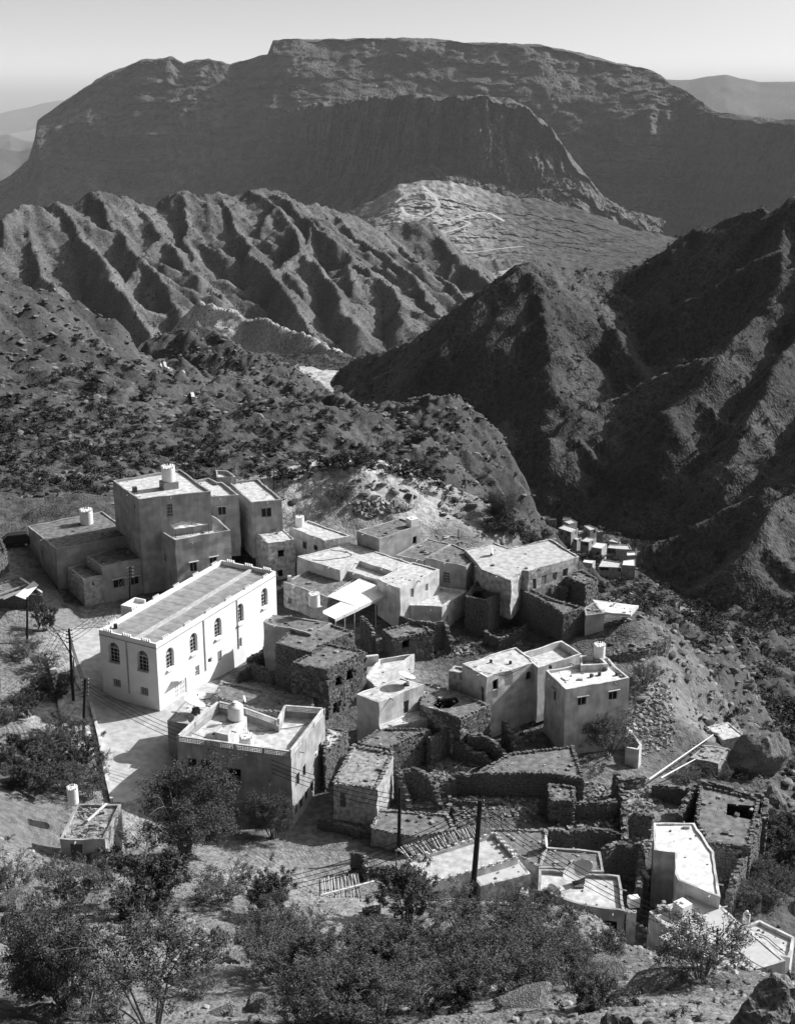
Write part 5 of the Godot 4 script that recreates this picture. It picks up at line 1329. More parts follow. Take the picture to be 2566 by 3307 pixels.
func house(D: Dictionary) -> Node3D:
	var P := []
	for i in range(0, D.p.size(), 2): P.append(Vector2(D.p[i], D.p[i + 1]))
	var n := P.size()
	var mid := Vector2.ZERO
	for p in P: mid += p / n
	var h := thing(D.n, D.l, D.c, Vector3.ZERO, D.g)
	var amp: float = D.wp
	var top: float = D.y + D.pp
	var wm := MB.new()
	for i in n:
		var a := Vector3(P[i].x, 0, P[i].y)
		var b2: Vector2 = P[(i + 1) % n]
		var b := Vector3(b2.x, 0, b2.y)
		var ops := []
		for o in D.o: if o[1] == i: ops.append(o)
		wall_face(wm, a, b, D.b, top, ops, amp)
		var d := (b - a).normalized()
		var out := Vector3(d.z, 0, -d.x)
		for o in ops: window_parts(h, a, d, out, o)
		if D.st > 0:
			masonry(h, a, d, out, a.distance_to(b), D.b, top - 0.08, ops, D.st == 2, 150)
	part("wall", wm.mesh(), M[D.w], h)
	# parapet: coping ring and inner faces
	var I := inset(P, D.th)
	var pm := MB.new()
	for i in n:
		var j := (i + 1) % n
		var L: float = P[i].distance_to(P[j])
		var m := maxi(1, int(L / 0.9)) if amp > 0 else 1
		for k in m:
			var p0: Vector2 = P[i].lerp(P[j], float(k) / m); var p1: Vector2 = P[i].lerp(P[j], float(k + 1) / m)
			var q0: Vector2 = I[i].lerp(I[j], float(k) / m); var q1: Vector2 = I[i].lerp(I[j], float(k + 1) / m)
			var a := wob(Vector3(p0.x, top, p0.y), amp); var b := wob(Vector3(p1.x, top, p1.y), amp)
			var c := wob(Vector3(q1.x, top, q1.y), amp); var e := wob(Vector3(q0.x, top, q0.y), amp)
			pm.quad(a, b, c, e, Vector3.UP)
			pm.quad(e, c, Vector3(c.x, D.y - 0.1, c.z), Vector3(e.x, D.y - 0.1, e.z), Vector3(mid.x - q0.x, 0, mid.y - q0.y))
	part("parapet", pm.mesh(), M[D.w] if D.w != "stone" else M.stone_mid, h)
	if D.st > 0 or D.w == "mud":
		var em := MB.new()
		for i in n:
			var j := (i + 1) % n
			var L: float = P[i].distance_to(P[j])
			var s := 0.1
			while s < L - 0.1:
				var w := rng.randf_range(0.2, 0.5)
				var q: Vector2 = P[i].lerp(P[j], (s + w * 0.5) / L).lerp(I[i].lerp(I[j], (s + w * 0.5) / L), rng.randf_range(0.2, 0.8))
				s += w * rng.randf_range(0.95, 1.7)
				stone_into(em, rng.randi() % 7, Transform3D(Basis(Vector3.UP, rng.randf() * TAU).scaled_local(Vector3(w, rng.randf_range(0.1, 0.24), w * 0.8)), Vector3(q.x, top + 0.04, q.y)))
		part("edge_stones", em.mesh(), M.stone_light if D.w == "mud" else M.stone_mid, h).set_meta("kind", "stuff")
	if D.st == 0 and D.n != "far_house" and D.n != "white_hall" and D.w != "mud":
		for i in n: # clay rainwater spouts through the parapet
			var a := Vector3(P[i].x, D.y + 0.06, P[i].y); var b := Vector3(P[(i + 1) % n].x, D.y + 0.06, P[(i + 1) % n].y)
			var d := (b - a).normalized(); var out := Vector3(d.z, 0, -d.x)
			if a.distance_to(b) < 3.5: continue
			var s := rng.randf_range(0.2, 0.8) * a.distance_to(b)
			var sp := MB.new(); sp.tube([a + d * s - out * 0.1, a + d * s + out * 0.45 - Vector3(0, 0.05, 0)], 0.07, 0.06, 6)
			part("spout", sp.mesh(), M.plaster_old, h)
	var rm := MB.new()
	var J := inset(P, D.th * 0.5)
	var pieces := [PackedVector2Array(J)]
	if D.hole.size() > 0: # a collapsed part: the slab is cut out, in two halves so that no piece has an inner ring
		var hole := PackedVector2Array()
		var hc := Vector2.ZERO
		for i in range(0, D.hole.size(), 2):
			hole.append(Vector2(D.hole[i], D.hole[i + 1])); hc += hole[-1] * 2.0 / D.hole.size()
		pieces = []
		for side in [-1.0, 1.0]:
			var half := PackedVector2Array([hc, hc + Vector2(50 * side, 0), hc + Vector2(50 * side, 50), hc + Vector2(0, 50)])
			var half2 := PackedVector2Array([hc, hc + Vector2(50 * side, 0), hc + Vector2(50 * side, -50), hc + Vector2(0, -50)])
			for hf in [half, half2]:
				for q in Geometry2D.intersect_polygons(PackedVector2Array(J), hf):
					for e in Geometry2D.clip_polygons(q, hole): pieces.append(e)
	for piece in pieces:
		var T := Geometry2D.triangulate_polygon(piece)
		for i in range(0, T.size(), 3):
			var a: Vector2 = piece[T[i]]; var b: Vector2 = piece[T[i + 1]]; var c: Vector2 = piece[T[i + 2]]
			rm.tri(Vector3(a.x, D.y, a.y), Vector3(b.x, D.y, b.y), Vector3(c.x, D.y, c.y), Vector3.UP)
			# underside of the slab, so that rooms are closed
			rm.tri(Vector3(a.x, D.y - 0.2, a.y), Vector3(b.x, D.y - 0.2, b.y), Vector3(c.x, D.y - 0.2, c.y), Vector3.DOWN)
	part("roof", rm.mesh(), M[D.r], h)
	return h

# ---------------------------------------------------------------- scene
func _ready() -> void:
	var cam := Camera3D.new()
	cam.name = "camera"
	cam.fov = 42.06
	cam.near = 0.3
	cam.far = 90000.0
	add_child(cam)
	cam.position = EYE
	cam.rotation_degrees = Vector3(-18, 0, 0)
	cam.current = true

	var sun := DirectionalLight3D.new()
	sun.name = "sun"
	sun.light_energy = 1.32
	sun.light_angular_distance = 0.5
	sun.shadow_enabled = true
	add_child(sun)
	var to_sun := Vector3(0.747, 0.545, -0.38).normalized()
	sun.look_at_from_position(to_sun * 100.0, Vector3.ZERO)

	var env := Environment.new()
	env.background_mode = Environment.BG_SKY
	var sky := Sky.new()
	var sm := ProceduralSkyMaterial.new()
	sm.sky_top_color = Color(0.05, 0.05, 0.05)
	sm.sky_horizon_color = Color(0.72, 0.72, 0.72)
	sm.sky_curve = 0.12
	sm.ground_bottom_color = Color(0.25, 0.25, 0.25)
	sm.ground_horizon_color = Color(0.55, 0.55, 0.55)
	sm.sun_angle_max = 90.0
	sm.sun_curve = 0.5
	sky.sky_material = sm
	env.sky = sky
	env.tonemap_mode = Environment.TONE_MAPPER_LINEAR
	env.tonemap_exposure = 1.7
	env.fog_enabled = true
	env.fog_density = 0.000015
	env.fog_light_color = Color(0.9, 0.9, 0.9)
	env.sdfgi_enabled = true
	env.ssao_enabled = true
	env.ssil_enabled = true
	var we := WorldEnvironment.new()
	we.environment = env
	we.name = "environment"
	add_child(we)

	nz.seed = 12; nz.frequency = 0.01; nz.fractal_octaves = 4; nz.noise_type = FastNoiseLite.TYPE_SIMPLEX_SMOOTH
	nz2.seed = 40; nz2.frequency = 0.01; nz2.fractal_octaves = 3; nz2.noise_type = FastNoiseLite.TYPE_SIMPLEX_SMOOTH
	nzr.seed = 5; nzr.frequency = 0.01; nzr.fractal_octaves = 5; nzr.fractal_type = FastNoiseLite.FRACTAL_RIDGED; nzr.noise_type = FastNoiseLite.TYPE_SIMPLEX_SMOOTH
	var t0 := Time.get_ticks_msec()
	make_materials()
	print("materials ", Time.get_ticks_msec() - t0)
	solve_ground()
	print("solve ", Time.get_ticks_msec() - t0)
	for q in ROADS:
		for i in q[1].size() - 1:
			for k in 6: road_pts.append(Vector2(q[1][i][0], q[1][i][1]).lerp(Vector2(q[1][i + 1][0], q[1][i + 1][1]), k / 6.0))
	near_ground()
	print("near ", Time.get_ticks_msec() - t0)
	ridge_hill("mountain_spurs", MID, lines([-900.0, 420.0, 3.2]), lines([-2150.0, -660.0, 3.2]), -330.0, 16.0, 9.0, M.hill)
	print("mid ", Time.get_ticks_msec() - t0)
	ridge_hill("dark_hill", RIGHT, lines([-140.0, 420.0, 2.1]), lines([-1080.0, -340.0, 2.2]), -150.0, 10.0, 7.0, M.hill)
	print("right ", Time.get_ticks_msec() - t0)
	loft("plateau", PLATEAU, 14, 64, 105.0, 0.14, 15.0, 30.0, 0.075, M.far)
	loft("promontory", PROMONTORY, 22, 56, 165.0, 0.27, 10.0, 19.0, 0.09, M.far)
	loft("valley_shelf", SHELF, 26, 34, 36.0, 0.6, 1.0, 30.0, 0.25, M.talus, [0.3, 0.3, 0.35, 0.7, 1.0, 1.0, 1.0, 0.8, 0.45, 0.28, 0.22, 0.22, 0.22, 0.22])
	for f in FARHILLS: loft("far_mountains", f, 6, 8, 120.0, 0.05, 10.0, 60.0, 0.08, M.far)
	print("lofts ", Time.get_ticks_msec() - t0)
	make_stones()
	for D in HOUSES: house(D)
	print("houses ", Time.get_ticks_msec() - t0)
	roof_litter()
	grass(); hoses()
	drape("courtyard", COURT[0], 1.2, 0.16, M.court)
	drape("street", STREET[0], 1.5, 0.14, M.street)
	for q in FIELDS: drape("terraced_field", q, 3.0, 1.6, M.field)
	for q in BRIGHT_FLATS: drape("bare_flat", q, 2.0, 1.2, M.pale_roof)
	for q in KERBS: kerb(q)
	canopy(); cloths(); boards(); boxes(); ladder(); car(); dirt_tracks()
	for q in REEDS: reeds(q[0], q[1], q[2], "reed roofs")
	for q in TANKS: tank(q)
	for q in DISHES: dish(q)
	for q in POLES: pole(q)
	span_wires()
	for q in RUINS: ruin(q)
	for q in RUBBLES: rubble(q)
	hall_details()
	crown_walls()
	print("village ", Time.get_ticks_msec() - t0)
	var grown := 0
	for q in PLANTS:
		for s in q[3]:
			plant(q[0], q[1], q[2], s, grown); grown += 1
	shrub_cover()
	for i in BOULDERS.size(): boulder(BOULDERS[i], i)
	ground_cover()
	print("cover ", Time.get_ticks_msec() - t0)
	for q in ROADS: ribbon("road", q[0], q[1], 0.3, M.court)


# ---------------------------------------------------------------- what stands in the village
const TANKS := [
	["scallop", [-41.85, 11.0, -170.4], 0.85, 2.0, 0, "white water tank with a scalloped rim on the wide grey flat roof"],
	["scallop", [-29.64, 17.5, -165.55], 0.87, 2.0, 0.95, "white water tank with a scalloped rim high on a block plinth"],
	["scallop", [-13.26, 10.2, -171.66], 0.6, 1.4, 0, "white scalloped tank on the low white house"],
	["scallop", [-9.61, 9.0, -143.06], 0.66, 1.55, 1.1, "white scalloped tank on a dark stand beside the corrugated canopy"],
	["scallop", [21.66, 8.3, -131.42], 0.62, 1.5, 0.6, "white scalloped tank on the cliff edge house"],
	["dome", [-15.59, 9.3, -116.16], 0.76, 1.5, 0, "smooth domed water tank on the stair tower of the front house"],
	["scallop", [-14.25, 7.6, -113.04], 0.68, 1.5, 0, "white scalloped tank behind the pierced parapet of the front house"],
	["scallop", [-28.78, 6.8, -104.63], 0.48, 1.6, 0, "white scalloped tank beside the brushwood shed"],
	["cube", [1.98, 11.0, -169.28], 1.25, 1.15, 0, "pale cube shaped water tank on a roof edge"],
	["dome", [24.0, 1.4, -128.29], 0.35, 0.7, 0, "small open pot in the yard under the cliff edge house"],
	["scallop", [24.65, 1.2, -126.49], 0.25, 0.55, 0, "little white drum in the yard under the cliff edge house"],
	["dome", [28.84, 1.6, -94.41], 0.3, 0.9, 0, "white cylinder by the aerial roof at the right edge"],
	["cube", [23.53, 2.4, -94.6], 1.1, 0.95, 0, "white box tank on the big pale slab roof"],
]

const DISHES := [
	[[-20.38, 7.3, -121.08], 1.15, [0.35, 0.85, -0.15], "large solid dish on the left wing of the front house"],
	[[-20.33, 7.3, -118.97], 0.45, [-0.6, 0.5, 0.6], "small white dish at the corner of the left wing"],
	[[0.96, 7.3, -127.81], 0.95, [0.3, 0.9, -0.1], "big tilted dish on the small cement house"],
	[[15.33, 2.9, -97.68], 1.35, [-0.4, 0.85, 0.0], "huge mesh dish on the bright walled roof"],
	[[12.03, 10.0, -160.63], 0.5, [0.9, 0.25, 0.3], "thin dish on the broad stained roof"],
	[[13.04, 3.1, -103.13], 0.6, [0.95, 0.2, 0.2], "edge on dish right of the battlement house"],
	[[-15.15, 9.3, -119.39], 0.35, [0.9, 0.3, 0.1], "tiny dish beside the domed tank"],
]

const POLES := [
	[[-31.75, 4.39, -120.9], [-31.06, 11.23, -121.08], 0.16, 5, "tall black utility pole by the courtyard wall with many insulators"],
	[[-34.76, 4.52, -129.74], [-34.6, 12.88, -129.78], 0.15, 4, "black utility pole at the left corner of the bright street"],
	[[-32.78, 4.6, -151.2], [-32.33, 11.9, -151.3], 0.13, 4, "utility pole fanning wires beside the three window annex"],
	[[-42.91, 5.67, -142.24], [-42.46, 11.45, -142.38], 0.14, 0, "black pole below the loose white planks"],
	[[0.12, 1.2, -106.03], [0.21, 7.62, -106.03], 0.17, 0, "black pole casting a line over the lower gravel roofs"],
	[[6.28, 1.9, -96.79], [6.81, 11.68, -96.76], 0.24, 3, "tallest leaning black pole in front of the battlement roof"],
	[[-14.53, -0.3, -112.75], [-14.27, 8.07, -112.78], 0.13, 2, "dark pole standing against the shaded front of the pierced parapet house"],
	[[25.04, 2.4, -88.76], [24.94, 4.99, -88.79], 0.1, 3, "slim pole with insulators over the big slab roof"],
	[[8.64, 5.22, -178.27], [8.61, 7.5, -178.28], 0.07, 0, "short dark post in the timber pile behind the houses"],
	[[-18.35, 9.92, -188.78], [-18.25, 13.17, -188.79], 0.07, 0, "thin post behind the upper right house"],
	[[-16.98, 9.99, -188.58], [-16.87, 12.96, -188.59], 0.07, 0, "second thin post behind the upper right house"],
	[[-24.15, 3.76, -101.3], [-24.02, 7.05, -101.33], 0.13, 0, "dark post at the side of the brushwood shed"],
]

const WIRES := [
	[[-34.6, 12.88, -129.78], [-31.06, 11.23, -121.08]],
	[[-32.33, 11.9, -151.3], [-34.6, 12.88, -129.78]],
	[[-31.06, 11.23, -121.08], [-14.27, 8.07, -112.78]],
	[[-14.27, 8.07, -112.78], [6.81, 11.68, -96.76]],
	[[6.81, 11.68, -96.76], [24.94, 4.99, -88.79]],
	[[24.94, 4.99, -88.79], [26.63, 10.74, -75.44]],
	[[-10.09, 5.96, -94.46], [6.81, 11.68, -96.76]],
	[[-42.46, 11.45, -142.38], [-34.6, 12.88, -129.78]],
]

const RUINS := [
	["jagged stone gable beside the leaning mud house", [[-0.3, 4.2, -115.76], [0.12, 3.8, -115.1], [0.43, 2.9, -114.66], [0.68, 2.0, -114.22], [0.88, 1.3, -113.61]], -0.5, 0.5],
	["back wall of the roofless ruin right of the leaning house", [[0.21, 4.0, -115.43], [1.32, 4.1, -115.59], [2.26, 3.9, -115.44], [2.71, 3.6, -115.18]], -0.5, 0.5],
	["thin crumbling cross wall in the middle of the ruins", [[2.72, 3.6, -115.39], [3.28, 3.0, -115.16], [3.56, 2.2, -114.54], [3.69, 1.6, -113.92], [3.94, 1.2, -113.62]], -0.5, 0.5],
	["ruined wall zigzagging under the torn roof house", [[3.37, 4.3, -121.56], [4.62, 4.3, -122.71], [5.66, 4.2, -123.87], [5.89, 3.6, -122.71], [6.77, 3.2, -122.14], [7.29, 2.9, -121.76], [8.5, 2.8, -121.02], [9.44, 2.2, -120.29], [9.91, 1.8, -119.22]], -0.5, 0.5],
	["sloping ruin wall with a doorway below the cream house yard", [[7.14, 4.2, -122.71], [8.56, 4.1, -122.52], [9.76, 3.8, -121.57], [10.53, 3.2, -120.83], [10.85, 2.7, -120.29]], -0.5, 0.5],
	["curved broken wall end at the dark yard", [[10.83, 4.4, -125.37], [11.32, 3.9, -124.45], [11.66, 3.2, -123.85], [11.79, 2.4, -123.45]], -0.5, 0.5],
	["long ragged wall top in front of the stick edged roof", [[5.63, 3.1, -116.36], [8.03, 3.1, -116.18], [9.43, 3.2, -116.45], [12.14, 3.4, -116.09], [14.37, 3.4, -115.99]], -0.5, 0.5],
	["upright ruin wall between the reed roof and the rubble", [[21.23, 3.2, -117.01], [21.49, 2.6, -116.04], [21.51, 2.0, -113.56], [21.16, 1.8, -110.68], [20.62, 1.6, -107.04]], -1, 0.5],
	["low ruin wall above the dark opening right of centre", [[21.18, 1.9, -110.67], [22.54, 1.9, -110.83], [23.99, 1.9, -110.64]], -1, 0.5],
	["tumbled wall running to the white poles", [[22.19, 1.2, -118.35], [23.39, 1.2, -118.7], [24.93, 1.0, -119.41]], -2, 0.5],
	["dark wall stub under the rubble slope", [[25.43, 0.8, -118.18], [26.97, 0.8, -118.01], [28.3, 0.8, -117.66], [29.21, 0.8, -117.84]], -3, 0.5],
	["outer drystone wall of the long ruin at the lower right", [[29.88, 2.0, -116.86], [31.23, 2.0, -116.31], [32.43, 2.0, -115.56], [33.9, 2.0, -114.55], [35.39, 1.9, -114.23], [34.49, 1.7, -111.16], [33.43, 1.4, -108.56], [31.99, 1.0, -105.94], [30.68, 0.6, -103.72], [29.33, 0.0, -100.82]], -6, 0.5],
	["inner stick studded wall of the long ruin", [[27.25, 0.9, -112.51], [28.14, 1.1, -114.44], [29.12, 1.4, -115.93], [29.88, 1.7, -116.77]], -4, 0.5],
	["short cross wall at the near end of the long ruin", [[28.29, 1.6, -106.39], [29.49, 1.6, -105.72], [30.91, 1.5, -105.3]], -5, 0.5],
	["low stone kerb wall along the bare terrace", [[-7.56, 1.7, -110.22], [-6.13, 1.7, -109.76], [-4.79, 1.7, -109.14], [-3.46, 1.7, -108.32]], -1, 0.5],
	["low wall in front of the small dark doorway", [[-4.26, 2.0, -100.97], [-3.11, 2.1, -101.14], [-2.04, 2.1, -101.47], [-0.97, 2.1, -101.63]], -1, 0.5],
	["roofless stone enclosure beside the white hall", [[-17.94, 4.6, -136.26], [-16.47, 5.2, -137.44], [-15.32, 5.1, -136.81], [-14.18, 5.0, -136.19], [-13.03, 5.2, -136.03], [-12.87, 4.9, -134.93]], 1, 0.5],
	["low rubble wall between hall and enclosure", [[-17.13, 4.8, -139.85], [-15.97, 5.0, -140.38], [-14.79, 5.2, -142.92]], 1, 0.5],
	["broken corner wall under the corrugated canopy", [[-4.46, 7.0, -147.37], [-3.92, 6.8, -146.76], [-3.38, 6.2, -145.78], [-3.06, 5.5, -144.79]], 2, 0.5],
	["tall dark ruin wall below the terrace house", [[0.15, 6.4, -148.54], [2.66, 6.5, -146.67], [4.33, 6.5, -146.67], [5.49, 6.4, -147.18], [5.8, 5.4, -146.6], [6.22, 4.4, -146.29], [6.76, 3.4, -146.49]], 1, 0.5],
	["retaining wall under the curved earth terrace", [[23.88, 4.9, -141.1], [25.5, 5.0, -141.12], [27.2, 5.0, -141.61], [28.75, 5.0, -142.36], [30.21, 5.0, -143.63], [31.59, 5.0, -144.91], [32.37, 5.0, -146.05], [32.68, 5.0, -147.0]], -6, 0.8],
	["low wall across the shaded yard of the stepped stone house", [[15.87, 4.4, -150.57], [13.97, 4.2, -148.33], [12.2, 4.2, -147.27], [10.62, 4.2, -148.87]], 2, 0.5],
	["stone parapet by the stubby tower", [[19.27, 7.4, -155.56], [20.29, 7.4, -156.47], [21.25, 7.4, -156.16]], 4, 0.5],
	["small ruin box with a dark doorway on the bare terrace", [[-4.12, 3.4, -101.87], [-3.04, 3.4, -101.73], [-2.93, 3.0, -100.3]], 0, 0.35],
	["front wall of the small reed and gravel ruin", [[14.36, 2.4, -112.06], [16.05, 2.4, -112.16], [17.73, 2.3, -112.23], [19.44, 2.3, -112.46], [21.02, 2.2, -112.89]], -1, 0.5],
	["lower ruin wall holding the stick heap", [[15.38, 1.7, -107.77], [16.69, 1.8, -107.91], [18.05, 1.8, -108.36], [19.5, 1.7, -108.22], [20.54, 1.6, -108.09]], -1, 0.5],
	["stub wall left of the stick heap", [[14.03, 1.9, -108.05], [14.79, 2.0, -108.34], [15.4, 1.7, -107.92]], -1, 0.5],
	["cross wall rising from the middle of the ruins", [[3.8, 2.4, -115.2], [4.75, 2.7, -115.69], [5.71, 3.0, -116.19]], -0.5, 0.5],
	["wall of the roofless room under the long ragged wall", [[4.89, 1.6, -114.25], [6.41, 1.5, -114.09], [8.12, 1.5, -114.25], [9.66, 1.4, -114.26]], -0.5, 0.5],
	["broken wall beside the low gravel roof", [[4.61, 1.9, -111.15], [5.15, 2.0, -112.26], [5.41, 1.8, -110.37], [5.42, 1.7, -108.68]], -0.5, 0.5],
	["drystone edge of the kerbed gravel roofs", [[18.58, 2.2, -104.33], [19.97, 2.2, -105.19], [21.7, 2.1, -105.06], [21.31, 1.9, -102.27], [21.51, 1.6, -101.09], [21.14, 1.4, -99.79]], -2, 0.5],
]

const HOSES := [
	["dark hose looping over the wide pale roof", [[-10.85, 9.45, -160.37], [-9.72, 9.45, -160.17], [-8.39, 9.45, -160.7], [-7.06, 9.45, -161.16], [-5.96, 9.45, -162.09], [-6.34, 9.45, -163.03], [-7.39, 9.45, -163.7], [-8.55, 9.45, -164.11], [-9.76, 9.45, -165.21]]],
	["black cable sagging across the front house roof", [[-14.43, 7.7, -116.71], [-13.06, 7.7, -116.63], [-11.39, 7.7, -117.07], [-9.72, 7.7, -117.63], [-8.06, 7.7, -118.75]]],
	["cable draped over the cream house", [[7.23, 8.5, -129.64], [8.84, 8.5, -128.53], [11.0, 8.5, -127.66], [12.36, 8.5, -128.53], [14.03, 8.5, -130.53]]],
	["bundle of black pipe on the aerial roof", [[29.35, 1.7, -92.72], [29.94, 1.7, -92.25], [30.48, 1.7, -91.1], [30.94, 1.7, -90.2]]],
]

const RUBBLES := [
	["heap of fallen stones in the heart of the ruins", [[2.69, 1.19, -124.2], [6.41, 1.03, -125.65], [9.88, 1.0, -122.29], [8.67, 0.93, -117.44], [3.49, 0.88, -119.27]], 900, 0.42],
	["rubble slope below the cliff edge house", [[26.48, 2.77, -137.81], [31.42, 0.98, -141.11], [31.15, -0.32, -135.19], [29.63, -0.9, -129.27], [25.22, -0.16, -125.93], [25.26, 1.17, -132.25]], 700, 0.4],
	["rubble fan beside the dark wall stub", [[22.71, 0.11, -119.58], [25.73, -0.56, -120.4], [26.37, -0.88, -116.15], [22.57, -0.03, -114.4]], 260, 0.4],
	["stones spilled on the yard below the stepped stone house", [[11.72, 3.18, -152.35], [15.92, 3.09, -153.12], [15.03, 2.99, -147.96], [11.92, 2.81, -148.88]], 200, 0.35],
	["collapsed wall debris under the tall dark ruin", [[3.99, 3.17, -149.12], [8.52, 3.0, -150.03], [10.68, 2.59, -146.78], [5.16, 2.34, -145.3]], 300, 0.4],
	["broken stone bank below the leaning house", [[-5.0, 0.66, -114.54], [-1.93, 0.63, -114.59], [-2.55, 0.61, -111.09], [-4.57, 0.6, -111.74]], 200, 0.3],
	["scattered stones round the near ruin walls", [[3.92, 0.77, -116.02], [13.71, 0.89, -115.47], [13.31, 0.6, -111.42], [5.83, 0.71, -112.18]], 320, 0.35],
	["pale slabs strewn over the bare knoll", [[-7.46, 8.71, -184.06], [-1.36, 9.66, -186.16], [2.5, 8.58, -186.14], [0.69, 7.34, -183.35], [-5.89, 7.64, -182.44]], 180, 0.8],
	["stones filling the roofless ruin beside the leaning house", [[0.48, 0.9, -118.88], [3.29, 0.84, -118.29], [3.53, 0.7, -114.13], [1.14, 0.64, -113.91]], 320, 0.38],
	["stones filling the plots in front of the stick edged roof", [[15.22, 0.94, -119.52], [21.89, 0.25, -118.97], [20.84, -0.36, -109.89], [14.65, 0.28, -109.47]], 520, 0.38],
	["tumbled stones round the L shaped roof", [[21.7, 0.05, -113.29], [24.81, -0.58, -114.34], [23.75, -1.08, -109.23], [22.22, -1.61, -105.97], [21.03, -0.91, -107.78]], 260, 0.36],
	["tumbled stones in the shaded yard right of centre", [[10.55, 1.57, -132.3], [14.7, 1.59, -131.41], [14.59, 1.11, -126.26], [11.6, 1.09, -125.92]], 240, 0.34],
]

